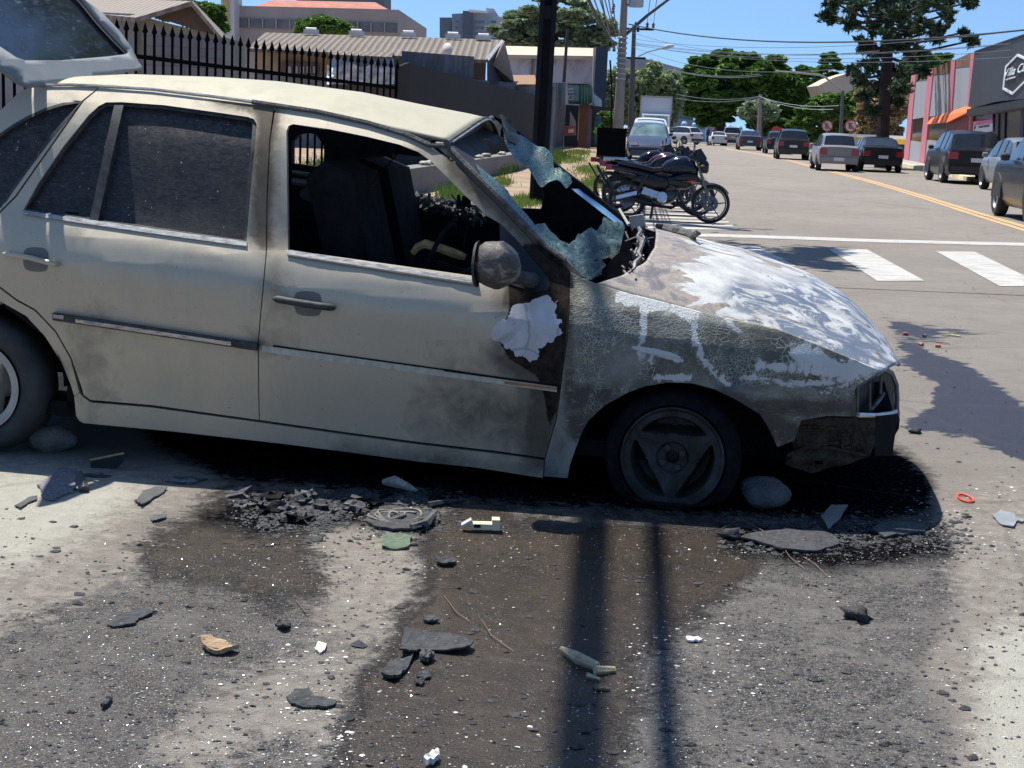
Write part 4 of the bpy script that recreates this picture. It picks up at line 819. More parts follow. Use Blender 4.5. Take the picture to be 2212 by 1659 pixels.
# 5 brown metal hoarding on low plinth
HO=empty('metal_hoarding',(-1.93,28,0),0,'dark brown sheet metal hoarding running along the verge','fence')
n=NT('brown_sheet_metal',.7,.0,.15); wv=n.N.new('ShaderNodeTexWave'); n.lk(n.mp((0,1,0)),wv.inputs[0]); wv.bands_direction='Y'; wv.inputs['Scale'].default_value=.31; wv.inputs['Distortion'].default_value=0
n.col(n.mix(n.ramp(wv.outputs['Fac'],[(.0,.7),(.06,0.)]),n.mix(n.noise(.6,5,.6),(.014,.0115,.011),(.022,.018,.0175)),(.02,.02,.02))); HOM=n.m
part(HO,wallto('sheet_panel',[(853,144,27.6),(877,135,28.5),(960,158,34),(1060,182,46),(1131,199,58),(1186,215,72)],HOM,thick=.06,d=(1,0,0)))
part(HO,S_('end_post',[(1186,212,71.8),(1193,213,71.8),(1190,330,71.8),(1182,330,71.8)],flat('concrete_post',(.3,.3,.3)),thick=.2))
Ln=[(790,388,25.5),(884,397,27),(980,378,31),(1060,363,37),(1116,353,43),(1187,331,62)]
m=MB(); V=[]
for x,y,Y in Ln:
    p=gnd(x,y+28*27/Y,.1); z1=.12+.42; V+=[(p[0],p[1],.1),(p[0],p[1],z1),(p[0]-.35,p[1],z1),(p[0]-.35,p[1],.1)]
for i in range(len(Ln)-1):
    for k in range(3): m.add([V[i*4+k],V[i*4+k+1],V[i*4+5+k],V[i*4+4+k]],[(0,1,2,3)])
o=m.build('low_wall',plaster('pale_low_wall',(.19,.185,.18),(.10,.10,.10))); tag(o,'low concrete kerb wall at the foot of the brown hoarding','wall')
rr=np.random.default_rng(3)
for k in range(16):
    t=rr.uniform(0,len(Ln)-2.2); i=int(t); a=np.array(V[i*4+1]); b=np.array(V[(i+1)*4+1]); p=a+(b-a)*(t-i); o=blob_mesh('loose_stone',(p[0]-.15,p[1],p[2]+.03),(.12,.16,.05),flat('pale_stone',(.36,.33,.28)),None,.3,k,2); tag(o,'pale loose stone lying on the low wall','stone','loose stones along the low wall')
# spiked fence
FE=empty('spiked_fence',(-4,25,0),0,'black iron fence with spear points behind the burnt car','fence')
IR=flat('black_iron',(.004,.004,.005),.8,spec=.05)
fa=np.array([-8.0,19.15]); fb_=np.array([-2.25,27.6]); Lf=np.linalg.norm(fb_-fa); npk=58
topz=lambda t: 2.70-.36*t
pk=MB(); 
for i in range(npk+1):
    t=i/npk; p=fa+(fb_-fa)*t; z=topz(t)
    m=MB(); m.box(-.017,.017,-.017,.017,.15,z-.16); m.lathe([(.017,0),(.045,.04),(.03,.08),(.0,.18)],(0,0,z-.17),'z',6); o=m.build('picket',IR,None,loc=(p[0],p[1],0)); part(FE,o)
d_=np.array([*(fb_-fa)/Lf,0]); nrm=np.array([-d_[1],d_[0],0])
for dz0,dz1,hh in ((-.50,-.50,.03),(-2.1,-1.95,.03)):
    m=MB(); a=np.array([*fa,topz(0)+dz0]); b=np.array([*fb_,topz(1)+dz1]); m.add([a-nrm*.03+[0,0,k] for k in(-hh,hh)]+[b-nrm*.03+[0,0,k] for k in(-hh,hh)]+[a+nrm*.03+[0,0,k] for k in(-hh,hh)]+[b+nrm*.03+[0,0,k] for k in(-hh,hh)],[(0,1,3,2),(4,6,7,5),(1,5,7,3),(0,2,6,4)]); part(FE,m.build('rail',IR))

# 6 grey tower block far off
g=P3(1010,60,300); B6=empty('apartment_tower',(g[0],g[1],0),0,'grey and white apartment tower with stepped roof far behind the houses','building')
for nm,q,c,Y in (('wing',[(949.7,37.7),(975,37.7),(975,110),(949.7,110)],(.15,.17,.20),300),('wing',[(976,29.8),(1000,28.8),(1000,110),(976,110)],(.26,.29,.33),298),('core',[(999.7,23),(1020,24),(1020,110),(999.7,110)],(.12,.14,.17),296),('core',[(1020,27),(1054,28),(1054,110),(1020,110)],(.34,.37,.42),297),('stair_tower',[(1050,17),(1067,19),(1078,36),(1120,40),(1120,110),(1050,110)],(.46,.48,.52),299)):
    part(B6,S_(nm,[(x,y,Y) for x,y in q],plaster('tower_'+str(c[0]),c,c,.1),thick=14))
for i in range(4):
    for x0,x1 in ((1022,1046),(1060,1072),(955,964),(984,992)):
        part(B6,S_('window',[(x0,44+i*13,294.9),(x1,44.5+i*13,294.9),(x1,50+i*13,294.9),(x0,49.5+i*13,294.9)],flat('tower_glass',(.10,.13,.17),.3),thick=.3))
part(B6,S_('roof_slab',[(1012,20,295.5),(1052,24,295.5),(1054,28,295.5),(1014,26,295.5)],flat('white_slab',(.7,.7,.7)),thick=2))
# 7 stained white building
g=P3(1180,140,90); B7=empty('stained_building',(g[0],g[1],0),0,'blotchy white walled building with tan roof strip behind the dark utility pole','building')
part(B7,wallto('wall',[(1088,117,90),(1288,121,90)],plaster('blotchy_white_wall',(.46,.48,.54),(.15,.14,.16),.95,.8),thick=.5)); part(B7,S_('roof',[(1086,99,94),(1284,104,94),(1288,121,89.6),(1088,118,89.6)],flat('tan_roof_sheet',(.50,.41,.31),.8,0,.12,1),thick=.2,d=(0,0,-1)))
part(B7,wallto('corner_column',[(1284,102,88),(1300,104,88)],plaster('brown_stained_column',(.20,.17,.16)),thick=1.5)); part(B7,wallto('shed',[(1288,100,86),(1314,100,86)],flat('dark_blue_cladding',(.02,.04,.07),.5),thick=2))
part(B7,S_('drain_pipe',[(1149,119,89.8),(1154,119,89.8),(1150,165,89.8),(1146,165,89.8)],flat('pipe_brown',(.16,.13,.12)),thick=.2))
o=S_('tile_awning',[(1108,162,66),(1155,162,66),(1160,182,62),(1112,182,62)],ORT,thick=.1,d=(0,0,-1)); tag(o,'small orange brown tiled roof left of the utility pole','roof')
m=MB(); a=P3(1226,62,70); b=P3(1218,178,70); m.tube([a,b],[.06,.08],8); tag(m.build('thin_pole',flat('dark_wood_pole',(.06,.05,.05),.9)),'thin dark pole standing behind the stained white wall','pole')
# 8 green kiosk sign
g=P3(1250,260,82); B8=empty('corner_shop',(g[0],g[1],0),0,'small shop with green ribbed sign box and brick column','shop')
part(B8,S_('sign_box',[(1226,180,80),(1270,181,80),(1279,187,82),(1279,222,82),(1270,226,80),(1228,224,80)],flat('dark_green_sheet',(.02,.10,.055),.5,0,.3,2),thick=.6)); 
for i,x in enumerate((1256,1262,1268)): part(B8,S_('sign_rib',[(x,182,79.9),(x+1.5,182,79.9),(x+1.5,224,79.9),(x,224,79.9)],flat('green_rib',(.10,.22,.14),.5),thick=.1))
part(B8,S_('sign_face',[(1226.5,183,79.9),(1250,184,79.9),(1250,218,79.9),(1228,218,79.9)],flat('grey_green_face',(.12,.21,.19),.5),thick=.08))
def text(s,name,h,mat,parent=None,shear=0,ext=.01):
    cu=bpy.data.curves.new('t','FONT'); cu.body=s; cu.size=h; cu.shear=shear; cu.extrude=ext
    to=bpy.data.objects.new('t',cu); COL.objects.link(to); dg=bpy.context.evaluated_depsgraph_get(); me=bpy.data.meshes.new_from_object(to.evaluated_get(dg)); bpy.data.objects.remove(to)
    me.materials.clear(); me.materials.append(mat); o=link(name,me,parent); return o
def place_text(o,p0,p1,up,mul=1):
    """local x along p0->p1, local y along up"""
    p0,p1,up=[np.array(k,float) for k in (p0,p1,up)]; L=max(v.co.x for v in o.data.vertices); ax=(p1-p0)/L; hy=max(v.co.y for v in o.data.vertices); ay=up/hy; az=np.cross(ax,ay); az/=np.linalg.norm(az)
    for v in o.data.vertices: v.co=Vector(p0+ax*v.co.x+ay*v.co.y+az*v.co.z)
part(B8,S_('sign_bars',[(1227,190,79.8),(1239,190,79.8),(1239,195,79.8),(1227,195,79.8)],flat('pale_bar',(.42,.40,.45)),thick=.05)); part(B8,S_('sign_bars',[(1227,197,79.8),(1239,197,79.8),(1239,201,79.8),(1227,201,79.8)],flat('pale_bar'),thick=.05) if False else S_('sign_bars',[(1227,197,79.8),(1239,197,79.8),(1239,201,79.8),(1227,201,79.8)],MATS['pale_bar'],thick=.05))
o=text('CE','sign_lettering',1,flat('pink_white_letters',(.62,.45,.47))); place_text(o,P3(1227,216,79.75),P3(1240,216,79.75),P3(1227,205,79.75)-P3(1227,216,79.75)); part(B8,o)
part(B8,wallto('brick_column',[(1252,226,81),(1272,226,81)],blockm('red_brick',(.33,.14,.08),(.2,.15,.12),.25,.08),thick=.6)); part(B8,wallto('grey_column',[(1272,226,81),(1280,226,81)],plaster('grey_col',(.22,.2,.2)),thick=.6))
part(B8,wallto('shopfront',[(1222,226,84),(1312,232,84)],flat('unlit_shopfront',(.018,.03,.035),.4,0,.5,1),thick=.3)); part(B8,wallto('door',[(1285,250,83.8),(1299,250,83.8)],flat('green_blue_door',(.02,.10,.10),.5,0,.6,3),thick=.1))
part(B8,S_('side_sign',[(1281,200,81),(1300,216,83),(1300,240,83),(1284,232,81)],flat('teal_white_panel',(.24,.32,.31),.5),thick=.1)); part(B8,S_('canopy',[(1280,228,80),(1322,233,80),(1322,240,80),(1280,236,80)],flat('near_black_canopy',(.015,.018,.022),.6),thick=2))
o=S_('gate_panel',[(1232,240,76),(1244,262,76),(1244,292,76),(1230,292,76)],plaster('grimy_white_gate',(.30,.31,.33)),thick=.1); tag(o,'grimy pale gate panel below the green sign','gate')
o=S_('sign_board',[(1218,272,72),(1243,272,72),(1243,293,72),(1218,293,72)],flat('rust_red_board',(.26,.06,.03),.6),thick=.1); part2=S_('logo_patch',[(1228,279,71.9),(1239,278,71.9),(1240,286,71.9),(1228,287,71.9)],flat('pale_logo',(.55,.5,.48)),thick=.03); 
tag(o,'rust red board with pale shape on the verge wall','sign'); part2.parent=o
# 9 building with balcony behind the truck
g=P3(1470,230,165); B9=empty('balcony_building',(g[0],g[1],0),0,'grey building with glazed balcony between willow and dark trees','building')
part(B9,wallto('wall',[(1436,190,168),(1500,192,168)],plaster('grey_blue_shadow_wall',(.16,.19,.22)),thick=5)); part(B9,S_('balcony_slab',[(1430,186,164),(1490,196,164),(1490,208,164),(1430,204,164)],flat('beige_slab',(.42,.37,.34)),thick=2))
part(B9,S_('balcony_glass',[(1441,228,163),(1498,236,163),(1498,262,163),(1441,256,163)],flat('green_balcony_glass',(.13,.22,.22),.15,0,.4,1),thick=.1)); part(B9,S_('ramp_wall',[(1436,252,162),(1500,260,162),(1600,276,162),(1600,290,162),(1436,278,162)],plaster('grey_ramp',(.27,.26,.27)),thick=1))
o=S_('warehouse_roof',[(1350,125,230),(1400,128,230),(1480,150,230),(1480,260,230),(1350,260,230)],plaster('pale_grey_roof',(.30,.32,.36)),thick=10); tag(o,'pale grey warehouse roof showing above the willow','building')
# 10 light blue wall
BLU=flat('light_blue_paint',(.30,.50,.78),.6,0,.08,.5)
W=empty('blue_wall',(P3(1500,290,160)[0],160,0),0,'light blue masonry wall with rounded posts at the end of the street','wall')
xs_=[1440,1456,1478,1501,1528,1542,1574,1597,1636,1654,1700,1760]; 
for i,(a,b) in enumerate(zip(xs_[:-1],xs_[1:])):
    ya=272+i*1.9; m=MB(); N_=8; tp=[(a+(b-a)*t,ya+1+3.5*math.sin(math.pi*t),160) for t in np.linspace(0,1,N_)]; part(W,wallto('wall_panel',tp,BLU,thick=.2))
    m=MB(); p=P3(a,ya,159.8); z=p[2]+.25; m.box(-.18,.18,-.2,.2,0,z); m.box(-.3,.3,-.3,.3,z,z+.12); m.lathe([(.3,0),(.3,.1),(.18,.26),(0,.3)],(0,0,z+.1),'z',10); part(W,m.build('post',BLU,None,loc=(p[0],p[1],0)))
# 11 pink building and dark shop (right side)
PK=flat('salmon_pink_paint',(.62,.20,.24),.7,0,.12,.8); PG=plaster('grey_cement_panel',(.36,.37,.40),(.26,.27,.29),.5,.5); RUSTY=flat('rusty_brown_flashing',(.20,.10,.055),.9,0,.5,2)
def fac(x): # distance along the facade line for a photo x
    Xa,Ya,Xb,Yb=21.05,81.,15.8,47.6; k=(x-1106)/3325.; t=(k*Ya-Xa)/((Xb-Xa)-k*(Yb-Ya)); return Ya+(Yb-Ya)*t
g=P3(2030,300,fac(2030)); B11=empty('pink_building',(g[0],g[1],0),0,'pink pillared building with grey panels and orange awning at right','building')
def fp_(x,y,o=0): return (x,y,fac(x)+o)
DIN=(1,.15,0)
def F_(nm,q,mat,th=.3,o=0): 
    f=S_(nm,[fp_(x,y,o) for x,y in q],mat,thick=th,d=DIN); part(B11,f); return f
pil=[(1968.5,978.,163,161,1951,1961,355),(2004.6,2016,149,147,1985,1995,358),(2055,2063,131,129,2038,2047,360),(2097,2106,114,112,2080,2090,362)]
pil[0]=(1968.5,1978,163,161,1951,1961,355)
for a,b,y0,y1,c,d,yb in pil: F_('pillar',[(a,y0),(b,y1),(d,yb),(c,yb)],PK,.6,-.35)
for i in range(3):
    a,b=pil[i],pil[i+1]
    def lerp(P,Q_,t): return P+(Q_-P)*t
    yt0,yt1=a[3]-0,b[2]; f=lambda t:(lerp(a[1],a[5],t),lerp(yt0,a[6],t)); g_=lambda t:(lerp(b[0],b[4],t),lerp(yt1,b[6],t))
    F_('flashing',[f(-.0),g_(-.0),g_(.115),f(.075)],RUSTY,.2,-.1)
    F_('cement_panel',[f(.07),g_(.11),g_(.50),f(.50)],PG,.2,.0); F_('window',[f(.50),g_(.50),g_(.76),f(.74)],flat('dark_shop_glass',(.03,.03,.035),.15,0,.5,1),.1,.15); F_('lower_panel',[f(.735),g_(.755),g_(1.),f(1.)],PG,.2,-.02)
F_('awning_shade_panel',[(2046,263),(2092,240),(2086,362),(2040,362)],flat('awning_shade_red',(.22,.05,.045),.6,0,.3,1),.2,-.5)  # reddish shade below the awning, put in as a dark red panel
aw=[fp_(2094,227,-.2),fp_(2090,236,-1.6),fp_(2030,262,-1.8),fp_(2000,268,-1.2)]
V=[P3(*q_) for q_ in [fp_(2096,227,0),fp_(2013,254,0),fp_(2001,268,-1.6),fp_(2046,264,-2.2),fp_(2094,240,-2.0)]]
o=mk('awning',V,[(0,1,2,3,4)],flat('orange_canvas',(.75,.17,.05),.7,0,.08,1)); md=o.modifiers.new('s','SOLIDIFY'); md.thickness=.05; part(B11,o)
g=P3(2190,250,fac(2190)); B12=empty('dark_shop',(g[0],g[1],0),0,'charcoal fronted shop with white hexagon logo at right edge','shop')
def G_(nm,q,mat,th=.3,o=0,d=DIN):
    f=S_(nm,[fp_(x,y,o) for x,y in q],mat,thick=th,d=d); part(B12,f); return f
CHC=flat('charcoal_cladding',(.045,.050,.062),.5,0,.08,.5)
G_('fascia',[(2105,112),(2260,60),(2260,208),(2150,220),(2091,236)],CHC,1.,-.5); G_('fascia_trim',[(2105,110),(2260,57),(2260,60),(2105,113)],flat('dark_trim',(.015,.015,.02)),1.1,-.7)
G_('canopy',[(2088,236),(2260,206),(2260,224),(2088,250)],flat('near_black_canopy',(.015,.018,.022)),1.5,-2.5)
G_('storefront',[(2092,250),(2260,215),(2260,420),(2075,380)],flat('dark_store_glass',(.02,.024,.028),.2,0,.7,.7),.2,.6)
for x in (2096,2150,2164,2205): G_('mullion',[(x,240),(x+7,238),(x+3,372),(x-4,372)],flat('brown_black_frame',(.05,.045,.05),.5),.2,.3)
G_('banner',[(2102,263),(2143.7,257.6),(2143.7,283),(2102,290)],flat('white_banner',(.70,.72,.78),.6,0,.05,1),.03,-.1); G_('banner_band',[(2102,263),(2143.7,257.6),(2143.7,266),(2102,272)],flat('pink_band',(.75,.22,.36),.6),.03,-.16)
G_('poster',[(2120,257),(2127,246),(2144,243),(2144,257)],flat('violet_poster',(.20,.19,.33),.6),.03,-.1); G_('banner_mark',[(2103,276),(2107,271),(2108,274),(2105,281)],flat('ink_black',(.02,.02,.02)),.02,-.17)
o=text('NOSSO TALHER','banner_lettering',1,flat('ink_grey',(.12,.12,.16))) 
def onfac(o,x0,y0,x1,y1,h,of):
    a=P3(*fp_(x0,y0,of)); b=P3(*fp_(x1,y1,of)); u=P3(*fp_(x0,y0-h,of))-a; u=np.array([0,0,u[2]]); place_text(o,a,b,u)
onfac(o,2114,277,2137,273.5,4.5,-.18); part(B12,o)
WH=flat('white_sign_letters',(.85,.87,.88),.5,0,.03)
hexo=[(2197,116.6),(2222,128),(2219,172),(2186,205),(2165,193),(2171,143)]; hx=np.array(hexo); hc=hx.mean(0); hexi=[tuple(hc+(p-hc)*.88) for p in hx]
for i in range(6):
    a,b=hexo[i],hexo[(i+1)%6]; c,d=hexi[(i+1)%6],hexi[i]; G_('logo_frame',[a,b,c,d],WH,.12,-.72)
G_('logo_plate',hexi,flat('logo_dark_plate',(.022,.022,.028)),.05,-.6)
o=text('Villa Car','logo_lettering',1,WH,None,.35); onfac(o,2167,168,2223,150,17,-.78); part(B12,o)
o=text('seminovos','logo_subtitle',1,WH,None,0); onfac(o,2173,174,2193,168,4.5,-.78); part(B12,o)
o=S_('beige_roof_house',[(1768,185,145),(1800,168,145),(1835,157,145),(1868,172,145),(1890,190,145),(1880,215,145),(1780,215,145)],plaster('peach_roof',(.55,.44,.34),(.45,.36,.28),.4,.2),thick=6); tag(o,'peach coloured shallow roof glimpsed left of the araucaria','building')
o=S_('ochre_wall',[(1665,272,140),(1735,285,140),(1735,330,140),(1665,330,140)],plaster('ochre_render',(.50,.34,.15)),thick=1); tag(o,'ochre wall glimpsed behind the dark minivan','wall')
# ================================================ VEHICLES
def carpaint(name,c,rough=.3,metal=.1):
    if name in MATS: return MATS[name]
    n=NT(name,rough,metal,.35); n.b.inputs['Coat Weight'].default_value=.25; n.b.inputs['Coat Roughness'].default_value=.08
    n.col(n.mix(n.noise(1.5,4),tuple(k*.85 for k in c),tuple(min(1,k*1.1) for k in c))); MATS[name]=n.m; return n.m
CG=flat('car_glass',(.02,.024,.03),.07,0,.3,1,spec=.8); TY=flat('tyre_rubber',(.02,.02,.021),.85); BP=flat('black_bumper_plastic',(.03,.03,.032),.6); RIM=flat('alloy_rim',(.38,.38,.40),.35,.6)
TLR=flat('tail_light_red',(.30,.015,.02),.15,0,.2,20,spec=.8); HLW=flat('head_light_clear',(.6,.62,.65),.1,0,.1,20,spec=.8); PLW=flat('number_plate',(.62,.64,.68),.5,0,.1,30); PLT=flat('plate_ink',(.05,.05,.08),.6)
STY={ # x from rear(0) to front(L): roof outline, belt height, half width
 'hatch':dict(L=3.9,W=.82,H=1.48,belt=.93,hood=.92,pts=[(0,.95),(.10,1.02),(.34,1.40),(.8,1.47),(1.6,1.49),(2.25,1.42),(2.95,1.0),(3.35,.90),(3.8,.72),(3.9,.60)],g0=.12,g1=2.95,wb=(.68,3.12),r=.30),
 'sedan':dict(L=4.6,W=.88,H=1.45,belt=.94,hood=.9,pts=[(0,1.02),(.5,1.06),(.75,1.10),(1.35,1.40),(1.9,1.46),(2.5,1.44),(3.0,1.32),(3.55,1.0),(4.1,.88),(4.5,.72),(4.6,.6)],g0=.72,g1=3.5,wb=(.95,3.7),r=.33),
 'suv':dict(L=4.5,W=.93,H=1.66,belt=1.06,hood=1.05,pts=[(0,1.05),(.12,1.15),(.42,1.58),(.9,1.66),(1.8,1.68),(2.45,1.60),(3.15,1.14),(3.7,1.06),(4.35,.9),(4.5,.7)],g0=.14,g1=3.12,wb=(.82,3.55),r=.37),
 'van':dict(L=4.2,W=.85,H=1.58,belt=1.0,hood=.98,pts=[(0,1.0),(.08,1.1),(.30,1.50),(.8,1.58),(1.8,1.6),(2.5,1.5),(3.3,1.05),(3.7,.95),(4.1,.75),(4.2,.6)],g0=.1,g1=3.25,wb=(.7,3.3),r=.32),
 'pickup':dict(L=5.2,W=.92,H=1.75,belt=1.1,hood=1.08,pts=[(0,1.08),(.05,1.1),(1.6,1.12),(1.68,1.15),(1.85,1.66),(2.3,1.74),(3.1,1.70),(3.85,1.18),(4.5,1.08),(5.1,.9),(5.2,.7)],g0=1.66,g1=3.8,wb=(1.1,4.2),r=.38)}
def smoothf(xs,pts): return np.interp(xs,[p[0] for p in pts],[p[1] for p in pts])
def make_car(name,style,paint,label,cat='car',group=None,details=True,glass=None):
    st=STY[style]; L,W=st['L'],st['W']; root=empty(name,(0,0,0),0,label,cat,group)
    xs=np.array(sorted(set(list(np.linspace(0,L,34))+[p[0] for p in st['pts']]+[st['g0'],st['g1']]))); zt=smoothf(xs,st['pts'])
    gz0=st['g0'];gz1=st['g1']
    def belt(x): return min(st['belt']+.03*(1-x/L),smoothf(x,st['pts']))
    rings=[];V=[];nc=0
    for x,z in zip(xs,zt):
        u=x/L; w=W*(1-.10*max(0,(u-.82)/.18)**2-.07*max(0,(.12-u)/.12)**2); b=belt(x); ing=z>b+.04 and gz0-.01<=x<=gz1+.01
        zb_=.22+.12*max(0,(u-.9)/.1)+.08*max(0,(.07-u)/.07); gh=max(0,z-b)
        wr=w-.055-.30*gh if ing else w-.06
        half=[(w*.9,zb_),(w*.985,zb_+.12),(w,.55),(w*.99,b-.16),(w-.03,b-.03),(w-.055,b if ing else min(b,z)-.005),(wr,(z-.05) if ing else z-.0),(wr*.86,z-.012 if ing else z+.0),(wr*.45,z+.012),(0,z+.018)]
        nc=len(half); ring=[(x,y,zz) for y,zz in half]+[(x,-y,zz) for y,zz in half[-2::-1]]
        V+=ring; rings.append(ing)
    m=2*nc-1; body=[];gl=[];R_n=len(xs)
    for i in range(R_n-1):
        dz=abs(zt[i+1]-zt[i])/(xs[i+1]-xs[i]+1e-9); both=rings[i] and rings[i+1]; steep=dz>.42 and (rings[i] or rings[i+1])
        for k in range(m-1):
            f=(i*m+k,i*m+k+1,(i+1)*m+k+1,(i+1)*m+k); kk=min(k,m-2-k)
            isg=(kk==5 and both) or (kk in(7,8) and steep) 
            (gl if isg else body).append(f)
    body.append(tuple(range(m-1,-1,-1))); body.append(tuple((R_n-1)*m+k for k in range(m)))
    def fin(nm,Fc,mat,push=0):
        used=sorted({i for f in Fc for i in f}); mp_={o:i for i,o in enumerate(used)}
        o=mk(nm,[V[i] for i in used],[tuple(mp_[i] for i in f) for f in Fc],mat,root); bm=bmesh.new(); bm.from_mesh(o.data); bmesh.ops.recalc_face_normals(bm,faces=bm.faces); bm.to_mesh(o.data); bm.free()
        o.data.polygons.foreach_set('use_smooth',[True]*len(o.data.polygons)); o.data.set_sharp_from_angle(angle=R_(38)); return o
    B=fin('body',body,paint); 
    if gl: fin('windows',gl,glass or CG)
    # pillars
    pm=MB()
    for xp in ((gz0+gz1)*.5,(gz0+gz1)*.5+.0):
        pass
    for s in (-1,1):
        for xp in (gz0+ (gz1-gz0)*.28,gz0+(gz1-gz0)*.56):
            z=float(smoothf(xp,st['pts'])); b=belt(xp); m_=MB(); wr=W-.055-.30*(z-b); m_.obox((xp,s*((W-.055+wr)/2+.004),(b+z-.05)/2),(.035,0,0),(0,-s*(W-.055-wr)/2,(z-.05-b)/2),(0,.008,0)); m_.build('pillar',BP,root)
    for xw in st['wb']:
        for s in (-1,1):
            a=MB(); a.lathe([(st['r']*1.14,0),(st['r']*1.14,.03),(0,.03)],(0,0,0),'y',22,-.1,math.pi+.1); o=a.build('wheel_arch',BP,root); o.location=(xw,s*(W+.004)-(.0 if s>0 else .03)-.015*s,st['r']+.02)
            t=MB(); r=st['r']; t.lathe([(r*.62,-.10),(r*.9,-.11),(r,-.07),(r,.07),(r*.9,.11),(r*.62,.10)],(0,0,0),'y',24); w_=t.build('wheel',TY,root,smooth=True); w_.location=(xw,s*(W-.085),r)
            q=MB(); q.lathe([(0,.07),(r*.2,.07),(r*.22,.05)],(0,0,0),'y',12)
            for k in range(5):
                a_=k*2*math.pi/5; q.obox((r*.36*math.cos(a_),.055,r*.36*math.sin(a_)),(r*.26*math.cos(a_),0,r*.26*math.sin(a_)),(0,.012,0),(-r*.07*math.sin(a_),0,r*.07*math.cos(a_)))
            q.lathe([(r*.56,.06),(r*.63,.10),(r*.66,.08),(r*.6,.0)],(0,0,0),'y',24); rm=q.build('rim',RIM,w_)
            if s<0: rm.scale=(1,-1,1)
    if details:
        b=st['belt']
        for s in (-1,1):
            t=MB(); t.box(-.03,.16,s*(W-.34) if s<0 else W-.34-.0,s*(W-.05) if s<0 else W-.05,b-.28,b-.05) if s>0 else t.box(-.03,.16,-(W-.05),-(W-.34),b-.28,b-.05); t.build('tail_light',TLR,root)
            t=MB(); y0,y1=(W-.42,W-.12) if s>0 else (-(W-.12),-(W-.42)); t.box(L-.35,L-.06,y0,y1,b-.30,b-.16); t.build('head_light',HLW,root)
            t=MB(); t.lathe([(0,-.09),(.07,-.07),(.085,0),(.07,.07),(0,.09)],(0,0,0),'y',12); o=t.build('mirror',BP if style!='hatch' else paint,root,smooth=True); o.location=(gz1-.45,s*(W+.08),b+.06); o.scale=(.8,1,.9)
        t=MB(); t.box(-.06,.05,-W*.86,W*.86,.36,.56); t.build('bumper',paint if style in('hatch','sedan') else BP,root)
        t=MB(); t.box(L-.06,L+.05,-W*.8,W*.8,.30,.52); t.build('bumper',paint if style in('hatch','sedan') else BP,root)
        t=MB(); t.box(-.075,-.06,-.2,.2,b-.36 if style!='hatch' else .42,b-.23 if style!='hatch' else .55); t.build('number_plate',PLW,root)
    return root
def put(root,x,y,YY=None,head=RD[0],scale=.93,corner='rl',flip=False,dz=0.):
    """stand the vehicle on the ground; (x,y) = photo position of its rear-left (rl), front-left (fl) wheel foot, or rear centre (rc)"""
    st=STY.get(root.get('_st','')) or STY['hatch']
    p=gnd(x,y) if YY is None else np.array([aty(x,y,YY)[0],YY,0])
    a=math.atan2(1,head)+(math.pi if flip else 0); L=st['L'];W=st['W']
    off={'rl':(st['wb'][0],W),'fl':(st['wb'][1],W),'rc':(0,0),'fc':(L,0),'c':(L/2,0)}[corner]
    ox=scale*(off[0]*math.cos(a)-off[1]*math.sin(a)); oy=scale*(off[0]*math.sin(a)+off[1]*math.cos(a))
    root.location=(p[0]-ox,p[1]-oy,.005+dz); root.rotation_euler=(0,0,a); root.scale=(scale,)*3
def car(name,style,c,label,*a,cat='car',details=True,glass=None,group=None,**k):
    pn='paint_'+'_'.join(str(int(v*100)) for v in c); r=make_car(name,style,carpaint(pn,c),label,cat,group,details,glass); r['_st']=style; put(r,*a,**k); del r['_st']; return r
car('silver_hatchback','hatch',(.24,.24,.25),'silver hatchback driving away in the middle lane, nearest of the moving cars',1810,371,corner='rc',head=.10)
car('minivan','van',(.018,.02,.024),'dark minivan driving away just ahead of the silver hatchback',1712,345.5,corner='rc',head=.12,scale=.95)
car('parked_sedan','sedan',(.012,.012,.014),'black sedan with lit-looking red tail lamps parked by the yellow kerb near the bus',1905,373,corner='rc',head=.09,scale=.9)
car('sedan','sedan',(.05,.065,.085),'dark blue grey sedan driving away beside the light blue wall',1619,324.8,corner='rc',head=.10)
car('dark_car','hatch',(.02,.022,.026),'dark car half hidden at the left of the minivan',1680,333,corner='rc',head=.10)
car('pickup_truck','pickup',(.33,.32,.31),'grey brown pickup truck seen from behind near the blue wall','x' and 1583,316,corner='rc',head=.07,cat='pickup truck')
car('white_coupe','sedan',(.62,.62,.62),'small white car tucked left of the pickup truck',1553,315,corner='rc',head=.05,scale=.8)
car('white_suv','suv',(.60,.60,.61),'white sport utility car turning across the street far ahead',1505,313,corner='rc',head=-.9,scale=.88)
car('white_hatchback','hatch',(.6,.6,.6),'white hatchback parked behind the silver hatchback by the bus',1762,331,corner='rc',head=.1,scale=.85)
GL2=flat('pale_windscreen',(.12,.19,.19),.08,0,.5,2,spec=.8)
car('blue_car','hatch',(.045,.055,.095),'dark blue hatchback facing us behind the motorcycles with pale windscreen',1400,356,corner='fc',head=.075,flip=True,scale=1.,glass=GL2)
car('pale_car','van',(.45,.48,.52),'pale silver car parked right behind the blue hatchback',1399,345,corner='fc',head=.075,flip=True,scale=1.0)
car('white_wagon','suv',(.62,.62,.63),'white tall car parked between pale car and box truck',1402,336,corner='fc',head=.075,flip=True,scale=1.05)
car('black_suv','suv',(.006,.006,.008),'glossy black sport utility car parked at yellow kerb by the pink building',2031,394.8,corner='rl',head=.09,scale=.97)
car('silver_parked_car','hatch',(.20,.22,.245),'silver car parked right behind the glossy black sport utility car, mostly hidden',2118,409,corner='fl',head=.09,scale=.98)
car('passing_suv','suv',(.009,.010,.014),'dark sport utility car cut off by right edge, nearest vehicle on the street',2148,466,corner='fl',head=.10,scale=.97)
